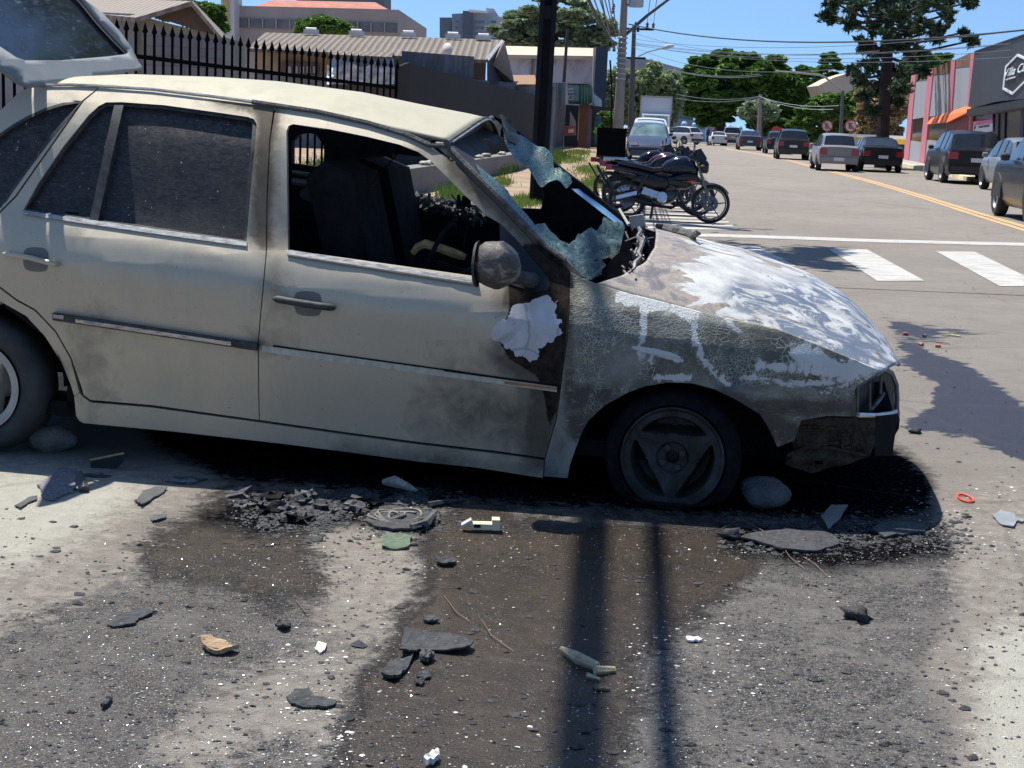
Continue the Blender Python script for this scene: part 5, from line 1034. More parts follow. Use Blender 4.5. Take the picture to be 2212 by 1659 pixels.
# box truck facing us
r=empty('box_truck',(0,0,0),0,'white box truck parked behind the row of cars under the willow','truck')
m=MB(); m.box(1.6,6.0,-1.05,1.05,.9,3.35); m.build('cargo_box',flat('white_box_body',(.50,.53,.58),.5,0,.06,.5),r); m=MB(); m.box(1.55,1.6,-1.08,1.08,3.28,3.4); m.box(1.55,1.6,-1.08,-1.03,.9,3.3); m.box(1.55,1.6,1.03,1.08,.9,3.3); m.build('box_frame',flat('box_frame_grey',(.35,.33,.3)),r)
m=MB(); m.prism([(-.1,.5),(-.12,1.2),(.12,1.35),(.5,2.15),(1.5,2.2),(1.5,.5)],-.93,.93,'y'); m.build('cab',flat('cab_white',(.52,.55,.56),.4),r); m=MB(); m.add([(.09,-.8,1.38),(.09,.8,1.38),(.45,.76,2.08),(.45,-.76,2.08)],[(0,1,2,3)]); o=m.build('windscreen',GL2,r)
for s in(-1,1):
    for x in(.7,4.6): m=MB(); m.lathe([(0,-.12),(.38,-.12),(.4,.12),(0,.12)],(x,s*.82,.4),'y',18); m.build('wheel',TY,r)
    m=MB(); m.box(.1,.16,s*1.1-.1,s*1.1+.1,1.4,1.8); m.build('mirror',BP,r)
p=aty(1414,300,104); r.location=(p[0],104,0); r.rotation_euler=(0,0,math.atan2(1,.075))
# buses
def bus(x0,x1,y0,Y,label):
    a=aty(x0,y0,Y); b=aty(x1,y0+2,Y-2); r=empty('bus',(a[0],a[1],0),math.atan2(b[1]-a[1],b[0]-a[0]),label,'bus'); L=math.hypot(b[0]-a[0],b[1]-a[1]); h=a[2]
    m=MB(); m.prism([(0,.45),(0,h-.25),(.2,h),(L-.2,h),(L,h-.25),(L,.45)],0,2.1,'y'); m.build('body',flat('bus_white',(.72,.74,.76),.4,0,.03),r); m=MB(); m.box(.15,L-.1,-.03,.0,h-.95,h-.38); m.build('window_band',CG,r); m=MB(); m.box(0,L,-.035,.0,.95,1.25); m.build('yellow_stripe',flat('bus_yellow',(.72,.42,.04),.5),r)
    for x in (.2*L,.75*L): m=MB(); m.lathe([(0,-.05),(.42,-.05),(.45,.2),(0,.2)],(x,0,.45),'y',18); m.build('wheel',TY,r)
bus(1812,1903,288,92,'white minibus with yellow stripe parked left of the araucaria trunk'); bus(1908,1958,292,90,'white minibus right of the araucaria trunk beside the pink building')
# two people by the blue wall
def person(x,y,Y,h,shirt,trousers,label,stride=.12,hd=0):
    p=np.array([aty(x,y,Y)[0],Y,0.]); r=empty('person',p,hd,label,'person'); k=h/1.75
    skin=flat('skin_brown',(.25,.13,.09)); bm=bmesh.new(); sl_=bm.verts.layers.skin.verify(); J={}
    pts=dict(pel=(0,0,.95,.13),che=(0,0,1.3,.15),nek=(0,0,1.48,.06),hed=(0,0,1.58,.09),top=(0,0,1.70,.085),lh=(.09,0,.9,.09),lk=(.1,stride,.5,.06),lf=(.1,-stride*.2+.02,.06,.045),lt=(.1,stride*.4+.1,.03,.035),rh=(-.09,0,.9,.09),rk=(-.1,-stride*.4,.5,.06),rf=(-.1,-stride*1.6,.06,.045),rt=(-.1,-stride*1.6+.12,.03,.035),ls=(.19,0,1.40,.06),le=(.25,-.05,1.12,.045),lw=(.24,.06,.86,.032),rs=(-.19,0,1.40,.06),re=(-.25,.04,1.12,.045),rw=(-.24,.1,.88,.032))
    ks=list(pts); vs=[]
    for k_ in ks:
        a=pts[k_]; v=bm.verts.new((a[0]*k,a[1]*k,a[2]*k)); v[sl_].radius=(a[3]*k,a[3]*k); J[k_]=v
    J['pel'][sl_].use_root=True
    for a,b in (('pel','che'),('che','nek'),('nek','hed'),('hed','top'),('pel','lh'),('lh','lk'),('lk','lf'),('lf','lt'),('pel','rh'),('rh','rk'),('rk','rf'),('rf','rt'),('che','ls'),('ls','le'),('le','lw'),('che','rs'),('rs','re'),('re','rw')): bm.edges.new((J[a],J[b]))
    me=bpy.data.meshes.new('body'); bm.to_mesh(me); bm.free(); n=NT('clothed_body',.8); sp=n.N.new('ShaderNodeSeparateXYZ'); n.lk(n.co,sp.inputs[0]); n.col(n.ramp(n.math('DIVIDE',sp.outputs[2],1.75*k),[(0,(.05,.05,.05)),(.05,trousers),(.54,trousers),(.55,shirt),(.83,shirt),(.84,(.25,.13,.09)),(.93,(.25,.13,.09)),(.95,(.02,.015,.01))],'CONSTANT')); me.materials.append(n.m)
    o=link('body',me,r); o.modifiers.new('skin','SKIN'); o.modifiers.new('sub','SUBSURF').levels=1
person(1528,312,128,1.65,(.03,.03,.05),(.04,.05,.09),'person in dark clothes walking beside the light blue wall',hd=1.2); person(1541,309,132,1.6,(.22,.02,.03),(.06,.06,.08),'person in dark red top near the white coupe and blue wall',hd=.5)
# ================================================ MOTORCYCLES
def moto(label,paint,box=False,group=None):
    r=empty('motorcycle',(0,0,0),0,label,'motorcycle',group); CHR=flat('chrome_bits',(.5,.5,.52),.2,.8); BLKP=flat('black_moto_plastic',(.008,.008,.010),.35); ENG=flat('engine_alloy',(.06,.06,.065),.4,.5,.5,30); RED=flat('red_plastic',(.4,.03,.02),.35)
    wb=1.30
    for i,x in enumerate((0,wb)):
        R=.30; t=MB(); t.lathe([(R-.05,-.035),(R-.02,-.05),(R,-.02),(R,.02),(R-.02,.05),(R-.05,.035)],(0,0,0),'y',36); w=t.build('wheel',TY,r,smooth=True,angle=50); w.location=(x,0,R)
        q=MB(); q.lathe([(R-.055,-.03),(R-.075,-.03),(R-.075,.03),(R-.055,.03)],(0,0,0),'y',30); q.lathe([(.0,-.05),(.05,-.05),(.05,.05),(0,.05)],(0,0,0),'y',14)
        for k in range(6):
            a=k*math.pi/3; q.tube([(.04*math.cos(a),0,.04*math.sin(a)),((R-.07)*math.cos(a+.12),0,(R-.07)*math.sin(a+.12))],[.014,.009],6)
        q.build('rim',flat('dark_alloy_rim',(.06,.06,.065),.3,.5),w); q=MB(); q.lathe([(.06,-.055),(.12,-.055),(.12,-.05),(.06,-.05)],(0,0,0),'y',24); q.build('brake_disc',flat('disc_steel',(.12,.12,.12),.3,.7),w)
    for s in(-1,1):
        t=MB(); t.tube([(wb,s*.075,.30),(wb-.14,s*.075,.66),(wb-.25,s*.07,.95)],[.024,.024,.018],8); t.build('fork_leg',flat('fork_grey',(.16,.16,.16),.4,.4),r,smooth=True)
        t=MB(); t.tube([(.42,s*.1,.42),(0,s*.1,.30)],[.025,.02],8); t.build('swing_arm',BLKP,r); t=MB(); t.tube([(.12,s*.12,.36),(.30,s*.12,.70)],.03,8); t.build('shock_absorber',BLKP,r)
        t=MB(); t.tube([(wb-.25,s*.06,1.0),(wb-.33,s*.3,1.08),(wb-.38,s*.38,1.06)],.013,6); t.build('handlebar',BLKP,r); t=MB(); t.tube([(wb-.31,s*.22,1.07),(wb-.30,s*.27,1.17)],.007,5); t.lathe([(0,-.008),(.045,-.006),(.045,.006),(0,.008)],(wb-.30,s*.28,1.19),'x',12); t.build('mirror',BLKP,r,smooth=True)
        t=MB(); t.tube([(wb-.20,s*.1,.86),(wb-.14,s*.2,.87)],[.01,.02],6); t.build('indicator',flat('amber',(.5,.2,.03),.3),r)
    t=MB(); t.tube([(wb-.33,0,.93),(wb-.45,0,.72),(wb-.62,0,.42),(.55,0,.32),(.42,0,.45),(.35,0,.76)],.028,8); t.build('frame',BLKP,r,smooth=True)
    def loft(secs,nm,mat,n=14):
        t=MB(); V=[];Fc=[]
        for x,z,w,h in secs:
            for k in range(n):
                a=2*math.pi*k/n; ca,sa=math.cos(a),math.sin(a); V.append((x,w*math.copysign(abs(ca)**.8,ca),z+h*math.copysign(abs(sa)**.8,sa)))
        for i in range(len(secs)-1):
            for k in range(n): Fc.append((i*n+k,i*n+(k+1)%n,(i+1)*n+(k+1)%n,(i+1)*n+k))
        Fc.append(tuple(range(n))); Fc.append(tuple((len(secs)-1)*n+k for k in range(n))); t.add(V,Fc); return t.build(nm,mat,r,smooth=True,angle=60)
    loft([(.50,.80,.08,.05),(.58,.83,.13,.10),(.72,.86,.16,.15),(.88,.86,.17,.16),(1.0,.82,.14,.12),(1.08,.78,.07,.06)],'fuel_tank',paint)
    loft([(.74,.66,.15,.05),(.90,.68,.19,.09),(1.06,.68,.17,.07),(1.12,.64,.1,.03)],'tank_shroud',BLKP); loft([(.93,.62,.172,.02),(.98,.64,.185,.035),(1.05,.64,.17,.02)],'shroud_trim',RED)
    loft([(.08,.62,.08,.03),(.2,.62,.14,.09),(.42,.58,.15,.13),(.58,.58,.13,.12),(.66,.60,.08,.06)],'side_cover',BLKP)
    loft([(.62,.62,.09,.08),(.75,.62,.12,.12),(.9,.60,.10,.10),(.98,.6,.05,.05)],'lower_fairing',BLKP)
    loft([(-.18,.85,.05,.02),(-.1,.86,.09,.035),(.15,.82,.12,.045),(.38,.77,.13,.05),(.52,.79,.10,.05),(.56,.82,.06,.03)],'seat',BLKP)
    loft([(-.30,.80,.04,.02),(-.2,.79,.08,.05),(.1,.74,.10,.05),(.42,.66,.12,.06),(.5,.62,.1,.03)],'tail_cowl',paint)
    t=MB(); t.box(-.36,-.26,-.07,.07,.76,.84); t.build('tail_light',TLR,r); t=MB(); t.obox((-.30,0,.58),(.10,0,-.16),(0,.06,0),(.012,0,.008)); t.build('rear_mudguard',BLKP,r)
    t=MB(); t.lathe([(.312,-.065),(.325,0),(.312,.065)],(wb,0,.30),'y',16,.55,2.0); o=t.build('front_mudguard',paint,r,smooth=True); md=o.modifiers.new('s','SOLIDIFY'); md.thickness=.008
    loft([(wb-.22,.86,.06,.05),(wb-.16,.87,.10,.10),(wb-.09,.86,.09,.10),(wb-.06,.86,.05,.06)],'headlamp',BLKP)
    loft([(.40,.36,.11,.07),(.50,.36,.14,.11),(.68,.38,.14,.11),(.78,.42,.08,.06)],'engine_case',ENG); loft([(.60,.48,.08,.05),(.68,.52,.09,.10),(.78,.56,.08,.08)],'cylinder',ENG)
    t=MB(); t.lathe([(0,-.03),(.08,-.03),(.09,0)],(.55,-.14,.36),'y',16); t.build('engine_cover',CHR,r); 
    t=MB(); t.tube([(.80,-.06,.45),(.86,-.09,.3),(.7,-.12,.20),(.4,-.13,.24),(.05,-.16,.32),(-.22,-.17,.40)],[.02,.022,.025,.04,.05,.045],8); t.build('exhaust',BLKP,r,smooth=True); t=MB(); t.obox((.0,-.215,.36),(.16,0,.045),(0,.004,0),(0,0,.03)); t.build('heat_shield',CHR,r)
    t=MB(); t.tube([(.42,-.12,.30),(.38,-.18,.02)],.012,6); t.tube([(.42,.12,.30),(.38,.2,.02)],.012,6); t.build('stand',BLKP,r); t=MB(); t.obox((.36,-.13,.42),(.12,0,-.03),(0,.008,0),(.02,0,.05)); t.build('footrest_plate',CHR,r)
    t=MB(); t.prism([(wb-.33,.98),(wb-.12,.90),(wb-.10,1.0),(wb-.20,1.14),(wb-.30,1.10)],-.12,.12,'y'); t.build('flyscreen',BLKP,r)
    if box:
        t=MB(); t.box(-.42,.06,-.22,.22,.92,1.36); t.box(-.43,.07,-.23,.23,1.30,1.38); t.build('top_box',flat('black_top_box',(.004,.004,.005),.7,spec=.05),r); t=MB(); t.box(-.3,.1,-.08,.08,.86,.92); t.build('rack',CHR,r)
    return r
NAVY=carpaint('moto_navy',(.012,.014,.03),.15,.2); BK=carpaint('moto_black',(.01,.01,.012),.15,.2); RD_=carpaint('moto_red',(.07,.008,.01),.2,.2)
m1=moto('navy motorcycle with chrome footrest plate, nearest of the parked motorcycles',NAVY)
def putm(m,x,y,ang,lean=0): p=gnd(x,y); m.location=(p[0],p[1],0.006); m.rotation_euler=(lean,0,ang)
pr=gnd(1352,474); pf=gnd(1532,483); ang=math.atan2(pf[1]-pr[1],pf[0]-pr[0]); sc=math.hypot(*(pf-pr)[:2])/1.30
def atm(m,x,y,da=0): p=gnd(x,y); m.location=(p[0],p[1],.006); m.rotation_euler=(R_(-6),0,ang+da); m.scale=(sc,sc,sc)
atm(m1,1352,474)
m2=moto('black motorcycle with big black top box behind the navy one',BK,True); atm(m2,1336,460,R_(5))
m3=moto('red trimmed motorcycle third in the parked row, between top box and blue car',RD_); atm(m3,1333,450,R_(-3))
m4=moto('black motorcycle farthest back in the parked row, mostly hidden',BK); atm(m4,1314,440,R_(9))
# ================================================ TREES
def leafm(name,c1,c2,trans=.25):
    n=NT(name,.65,0,.25); g=n.N.new('ShaderNodeNewGeometry'); f=n.math('ADD',n.math('MULTIPLY',g.outputs['Random Per Island'],.6),n.math('MULTIPLY',n.noise(.5,4),.5)); c=n.ramp(f,[(.2,c1),(.8,c2)]); n.col(c)
    tr=n.N.new('ShaderNodeBsdfTranslucent'); n.lk(c,tr.inputs[0]); mx=n.N.new('ShaderNodeMixShader'); mx.inputs[0].default_value=trans; out=[k for k in n.N if k.type=='OUTPUT_MATERIAL'][0]; n.lk(n.b.outputs[0],mx.inputs[1]); n.lk(tr.outputs[0],mx.inputs[2]); n.lk(mx.outputs[0],out.inputs[0]); return n.m
def quads(C,size,rr,flat_=.0,asp=.6,dirs=None):
    N=len(C); a=rr.normal(size=(N,3)) if dirs is None else dirs; a/=np.linalg.norm(a,axis=1)[:,None]+1e-9; b=rr.normal(size=(N,3)); b[:,2]*=(1-flat_); a2=a.copy(); a2[:,2]*=(1-flat_)
    b-= (np.sum(a2*b,1)/(np.sum(a2*a2,1)+1e-9))[:,None]*a2; b/=np.linalg.norm(b,axis=1)[:,None]+1e-9; s=size*rr.uniform(.6,1.3,(N,1))
    A=a2*s; B=b*s*asp
    V=np.stack([C-A,C+B*.9,C+A,C-B*.9],1).reshape(-1,3); return V
def leafmesh(name,V,mat,parent):
    me=bpy.data.meshes.new(name); N=len(V)//4; me.vertices.add(len(V)); me.vertices.foreach_set('co',V.astype(np.float32).ravel()); me.loops.add(N*4); me.loops.foreach_set('vertex_index',np.arange(N*4,dtype=np.int32)); me.polygons.add(N); me.polygons.foreach_set('loop_start',np.arange(0,N*4,4,dtype=np.int32)); me.update(calc_edges=True); me.materials.append(mat); return link(name,me,parent)
BARK=flat('grey_brown_bark',(.09,.07,.055),.9,0,.4,3,.8); BARKD=flat('dark_bark',(.035,.028,.025),.9,0,.4,2,.8)
def tree(name,label,Y,ell,mats,trunk,n=9000,leaf=.3,seed=1,clump=.22,flat_=.4,droop=0,group=None,bark=None,nc=70,cat='tree'):
    rr=np.random.default_rng(seed); base=np.array([aty(trunk[0],trunk[1],Y)[0],Y,0.]); root=empty(name,base,0,label,cat,group); L=[]; cen=[]
    tot=sum(e[2]*e[3] for e in ell)
    for e in ell:
        cx,cy,rx,ry=e[:4]; dy=e[4] if len(e)>4 else 0; c=aty(cx,cy,Y+dy); k=(Y+dy)/F; A=np.array([rx*k,max(rx,ry)*k*.8,ry*k]); m=max(6,int(nc*rx*ry/tot))
        d=rr.normal(size=(m,3)); d/=np.linalg.norm(d,axis=1)[:,None]; d[:,1]=-np.abs(d[:,1])*rr.choice([1,1,-.6],m); rad=rr.uniform(.45,1.,m)**.5
        P=c+d*A*rad[:,None]; cen.append((c,P)); cr=clump*min(A[0],A[2])*1.1
        for p in P:
            q=rr.normal(size=(int(n/nc),3)); q/=np.linalg.norm(q,axis=1)[:,None]; q*=rr.uniform(.5,1,(len(q),1))**.4; q*=np.array([1.35,1.35,.62])*cr*rr.uniform(.7,1.35)
            if droop: q[:,2]-=np.abs(rr.normal(size=len(q)))*droop*cr
            L.append(p+q)
    L=np.concatenate(L); L=L[L[:,2]>.3]; o=leafmesh('crown',quads(L,leaf,rr,flat_)-base,mats,root)
    t=MB(); top=cen[0][0]-base; h=top[2]; r0=trunk[2]*Y/F/2
    t.tube([(0,0,0),(0,0,h*.35),(top[0]*.5,top[1]*.5,h*.7),(top[0],top[1],h)],[r0,r0*.8,r0*.6,r0*.2],9); 
    o=t.build('trunk',bark or BARK,root,smooth=True)
    t=MB(); 
    for c,P in cen:
        for p in P[::4]:
            q=p-base; s=np.array([top[0]*.4,top[1]*.4,h*rr.uniform(.35,.75)]); m_=(s+q)/2+np.array([0,0,-.1*h*rr.uniform(0,.5)]); t.tube([s,m_,q],[r0*.35,r0*.2,r0*.06],5)
    t.build('limb',bark or BARK,root,smooth=True)
    return root
GD=leafm('dark_green_leaves',(.035,.09,.022),(.15,.26,.055)); GM=leafm('mid_green_leaves',(.06,.13,.03),(.20,.32,.08)); GB=leafm('blue_grey_green_leaves',(.12,.18,.10),(.36,.44,.27)); GW=leafm('willow_green_leaves',(.13,.18,.08),(.33,.40,.20)); GY=leafm('bronze_leaves',(.16,.11,.05),(.48,.36,.19)); GA=leafm('araucaria_needles',(.02,.045,.025),(.08,.13,.07),.1)
tree('broad_tree','tall dark green tree behind the tiled house at far left',62,[(452,50,32,40),(380,20,60,22),(235,10,50,18)],GD,(430,90,30),7000,.28,2)
tree('bushy_tree','small dense green tree in front of the beige building windows',75,[(697,58,50,20),(670,66,30,12),(735,64,26,14)],GM,(697,70,14),6000,.22,3,.3)
tree('spreading_tree','huge spreading blue green tree behind the stained white building',105,[(1190,30,95,38),(1120,72,62,32),(1270,62,55,35),(1200,80,90,25),(1150,45,60,30),(1292,85,34,26),(1100,90,36,16)],GB,(1222,110,26),26000,.36,4,.24,.5,nc=150,bark=BARKD)
tree('willow_tree','pale feathery willow-like tree behind the two utility poles',118,[(1420,170,48,40),(1370,200,48,50),(1455,200,28,44),(1330,190,36,60),(1400,230,56,34),(1312,250,28,50)],GW,(1392,260,16),22000,.26,5,.25,.1,droop=.9,nc=130)
tree('round_tree','large dome shaped dark tree left of the pair at the street end',150,[(1562,180,88,66),(1530,210,55,45),(1600,165,60,45),(1540,245,55,28)],GD,(1556,290,26),30000,.5,6,.2,.6,nc=170,bark=BARKD)
tree('round_tree','large dome shaped dark tree right of the pair at the street end',158,[(1690,180,66,54),(1650,215,60,50),(1720,225,58,45),(1660,255,60,28)],GD,(1683,290,24),30000,.5,7,.2,.6,nc=170,bark=BARKD)
tree('pine_tree','layered pine rising behind the dark trees near the lamp post',185,[(1790,128,22,14),(1782,150,38,14),(1768,170,44,16),(1800,180,40,16)],GD,(1786,200,8),7000,.5,8,.3,.5,nc=40)
tree('feathery_tree','bright feathery green tree behind the no-parking signs',108,[(1800,238,62,34),(1760,260,46,30),(1850,225,42,30),(1745,285,36,18),(1835,272,40,24)],GM,(1800,300,14),18000,.34,9,.22,.5,nc=110)
tree('bronze_tree','bronze and yellow leaved tree between araucaria and pink building',92,[(1895,240,42,40),(1935,225,30,46),(1900,285,46,22),(1870,200,24,24)],GY,(1905,290,12),14000,.24,10,.26,.3,nc=90)
tree('background_tree','dark tree mass peeking above the pink building pillars',100,[(2030,133,34,20),(1985,150,40,30),(1960,180,34,34)],GD,(1990,250,14),9000,.34,11,.26,nc=60)
tree('dark_hedge_tree','dark leafy mass below the feathery tree by the parked cars',130,[(1700,282,56,16),(1660,262,40,20),(1800,296,60,10)],GD,(1700,300,10),8000,.4,12,.3,nc=60)
tree('street_bush','light green shrub at the foot of the concrete pole',62,[(1310,262,14,26),(1304,285,14,16)],GM,(1312,300,4),2500,.14,13,.4,nc=24,cat='shrub')
# palm like tree with pale tufts
tree('palm_tree','small grey green palm with pale trunk in the middle of the dark trees',122,[(1640,232,26,12),(1620,240,14,12),(1665,242,14,12)],GB,(1643,300,12),2500,.4,14,.5,.2,droop=.6,nc=18)
# araucaria: trunk, curved boughs and tufts of needles
def araucaria():
    Y=68; b=aty(1908,300,Y); base=np.array([b[0],Y,0]); root=empty('araucaria_tree',base,0,'tall dark araucaria with drooping needle tufts beside the pink building','tree'); rr=np.random.default_rng(21)
    t=MB(); tp=aty(1926,-40,Y)-base; t.tube([(0,0,0),tuple(tp*.5),tuple(tp)],[.30,.24,.19],10); t.build('trunk',BARKD,root,smooth=True)
    tufts=[(1785,30,26),(1850,12,30),(1835,45,24),(1880,55,30),(1905,20,30),(1960,20,30),(1990,50,26),(2030,62,22),(2050,30,20),(2095,5,16),(2080,-10,20),(1862,92,24),(1895,110,26),(1955,100,28),(1985,120,26),(1880,140,26),(1940,150,28),(1990,150,22),(1862,168,22),(1905,180,28),(1950,185,24),(2098,88,17),(2080,70,10),(2028,78,20),(1870,205,20),(1930,215,22),(1885,235,18),(1940,30,30),(1920,75,26),(1845,150,16),(1965,62,26),(1900,-10,40),(1960,-15,40),(1840,-10,26),(2010,5,26),(2045,-5,20),(1800,5,20)]
    br=MB(); L=[];D=[]
    for x,y,r in tufts:
        dy=rr.uniform(-3,3); c=aty(x,y,Y+dy)-base; k=Y/F; R=r*k; ty=y+rr.uniform(2,14)
        s=np.array([tp[0]*(c[2]/tp[2]),tp[1],max(1,c[2]-.3*abs(c[0])*.4)]); m_=(s+c)/2+np.array([0,0,-.25]); br.tube([s,m_,c],[.09,.06,.04],6)
        for q in range(16):
            d=rr.normal(size=3); d/=np.linalg.norm(d); d[2]=d[2]*.7-.15; e=c+d*R; mid=c+d*R*.55+np.array([0,0,.1*R]); br.tube([c,mid,e],[.03,.02,.008],4)
            tt=rr.uniform(.2,1.,26); P=c+(e-c)*tt[:,None]+rr.normal(size=(26,3))*.09*R; L.append(P); D.append(np.repeat([e-c+[0,0,.3*R]],26,0)+rr.normal(size=(26,3))*R*.5)
    br.build('bough',BARKD,root,smooth=True); L=np.concatenate(L); D=np.concatenate(D); leafmesh('needle_tufts',quads(L,.20,rr,0,.28,D),GA,root)
araucaria()
# weeds and grass on the verge
def tufts(name,pts,label,h,n,seed,mat,kind='stuff'):
    rr=np.random.default_rng(seed); V=[]
    for x,y,sx,sy in pts:
        for k in range(n):
            p=gnd(x+rr.normal()*sx,y+rr.normal()*sy,.12); a=rr.uniform(0,6.3); hh=h*rr.uniform(.4,1.2); dx,dy=math.cos(a)*.3*hh,math.sin(a)*.3*hh; w_=.005*p[1]/20
            V+=[(p[0]-w_,p[1],p[2]),(p[0]+w_,p[1],p[2]),(p[0]+dx+w_*.3,p[1]+dy,p[2]+hh),(p[0]+dx-w_*.3,p[1]+dy,p[2]+hh)]
    o=leafmesh(name,np.array(V),mat,None); tag(o,label,'grass',kind=kind)
GG=leafm('fresh_grass',(.10,.17,.03),(.26,.36,.08)); GWD=leafm('weed_green',(.05,.11,.02),(.15,.24,.05))
tufts('grass',[(1140,436,14,6),(1115,440,10,5),(1275,368,16,5),(1262,405,12,8),(1290,392,12,8),(1085,395,10,4),(1235,345,16,4),(1250,330,14,3)],'patchy grass on the red dirt verge',.075,700,31,GG)
tufts('weeds',[(1078,372,9,4),(1100,368,8,3),(1190,352,10,4),(1205,340,12,4),(1000,420,12,4),(975,432,16,5),(690,372,26,10),(650,400,24,10),(720,390,20,10),(836,372,8,24)],'leafy weeds along the low wall and behind the fence',.22,420,32,GWD)
# ================================================ POLES, LAMPS, WIRES
CPOLE=flat('weathered_concrete_pole',(.26,.22,.19),.9,0,.2,2); DPOLE=flat('dark_grey_concrete_pole',(.014,.016,.02),.9,0,.3,2,spec=.1); STL=flat('grey_steel',(.25,.26,.27),.5,.5)
def postline(xb,yb,xt,yt,Y): return np.array([aty(xb,yb,Y)[0],Y,0.]),aty(xt,yt,Y)
Y=25.; b=gnd(1160,455); Y=b[1]; b[2]=.0; top=np.array([b[0]+.10,Y,9.0])
PB=empty('utility_pole',b,0,'dark near utility pole with recessed faces and grey strip standing on the verge','utility pole'); m=MB(); t=top-b
for s in(-1,1): m.obox(t/2+[s*.095,0,0],(.035,0,0),(0,.12,0),t/2)
m.obox(t/2,(.07,0,0),(0,.03,0),t/2); 
for z in (.6,3.0,4.6): m.obox(t*z/9+[0,0,0],(.12,0,0),(0,.10,0),(0,0,.10))
m.build('shaft',DPOLE,PB); m=MB(); m.tube([(.155,0,0),(.16,0,1.9)],.045,8); m.build('conduit',flat('grey_pvc',(.16,.17,.18),.6),PB); m=MB(); m.obox((t[0],0,7.6),(.9,0,0),(0,.05,0),(0,0,.05)); m.build('crossarm',DPOLE,PB)
Y1=45.; b1,t1=postline(1334,298,1349,-6,Y1); b1[0]=aty(1331,372,Y1)[0]; P1=empty('utility_pole',b1,0,'tall tapering concrete utility pole carrying transformer and lamp arm','utility pole')
m=MB(); q=t1-b1; q=q*1.15; m.tube([(0,0,0),tuple(q)],[.17,.085],14); m.build('shaft',CPOLE,P1,smooth=True)
def at1(x,y): return aty(x,y,Y1)-b1
m=MB(); a=at1(1374,0); m.lathe([(0,-.02),(.20,-.02),(.22,.0),(.22,.7),(0,.72)],(a[0],a[1],a[2]-.18),'z',18); m.build('transformer',flat('pale_transformer',(.42,.43,.45),.5),P1,smooth=True); m=MB(); m.tube([at1(1350,10),at1(1365,10)],.03,6); m.build('bracket',DPOLE,P1)
m=MB(); m.tube([at1(1350,76),at1(1400,32),at1(1445,-2),at1(1500,-45)],[.05,.045,.04,.035],8); m.build('lamp_arm',flat('dark_steel_arm',(.05,.06,.07),.5),P1,smooth=True)
for k in range(9):
    m=MB(); z=at1(1346-k*.7,84+k*11)[2]; m.lathe([(.135,0),(.15,.01),(.15,.04),(.135,.05)],(q[0]*z/q[2],0,z),'z',12); m.build('steel_band',flat('light_band',(.4,.4,.4),.4,.6),P1)
for x,y in ((1325,20),(1323,48),(1324,30),(1378,70),(1326,112)):
    m=MB(); a=at1(x,y); m.lathe([(0,0),(.05,.02),(.03,.05),(.06,.08),(.03,.11),(.05,.14),(0,.16)],a,'z',8); m.build('insulator',flat('brown_porcelain',(.05,.03,.03),.2),P1)
m=MB(); m.tube([at1(1318,130),at1(1322,200),at1(1319,298)],.03,6); m.build('conduit',DPOLE,P1)
Y2=80.; b2,t2=postline(1362,300,1370,55,Y2); P2=empty('utility_pole',b2,0,'second utility pole with two crossarms and lamp, just right of the tall one','utility pole')
m=MB(); m.tube([(0,0,0),tuple(t2-b2)],[.17,.10],12); m.build('shaft',flat('grey_brown_pole',(.10,.09,.09),.9),P2,smooth=True)
def at2(x,y): return aty(x,y,Y2)-b2
for (x0,y0,x1,y1) in ((1350,62,1412,64),(1352,125,1395,126)): m=MB(); m.tube([at2(x0,y0),at2(x1,y1)],.06,6); m.build('crossarm',DPOLE,P2)
m=MB(); m.tube([at2(1379,122),at2(1400,112),at2(1432,104)],.035,6); m.build('lamp_arm',STL,P2,smooth=True); m=MB(); a,c=at2(1430,104),at2(1456,98); m.tube([a,(a+c)/2,c],[.05,.12,.06],8); m.build('lamp_head',flat('lamp_grey',(.45,.45,.46),.4),P2,smooth=True)
for x,y in ((1373,55),(1398,56),(1411,57)): m=MB(); m.lathe([(0,0),(.09,.03),(.05,.1),(.09,.18),(0,.3)],at2(x,y+4),'z',8); m.build('insulator',MATS['brown_porcelain'],P2)
Y3=92.; b3=np.array([aty(1815,320,Y3)[0],Y3,0]); P3_=empty('street_lamp',b3,0,'curved arm street lamp between the no-parking signs','street lamp'); at3=lambda x,y:aty(x,y,Y3)-b3
m=MB(); m.tube([(0,0,0),at3(1821,196)],[.12,.09],10); m.build('pole',flat('green_grey_pole',(.09,.10,.09),.7),P3_,smooth=True); m=MB(); m.tube([at3(1821,198),at3(1800,182),at3(1783,167),at3(1770,162),at3(1720,157),at3(1675,153.5)],[.07,.06,.06,.06,.05,.05],8); m.build('lamp_arm',flat('pale_lamp_arm',(.30,.31,.26),.5),P3_,smooth=True)
Y4=120.; b4=np.array([aty(1638,322,Y4)[0],Y4,0]); P4=empty('utility_pole',b4,0,'slim concrete pole in front of the palm and dark trees','utility pole'); m=MB(); m.tube([(0,0,0),aty(1643,203,Y4)-b4],[.2,.13],10); m.build('shaft',CPOLE,P4,smooth=True)
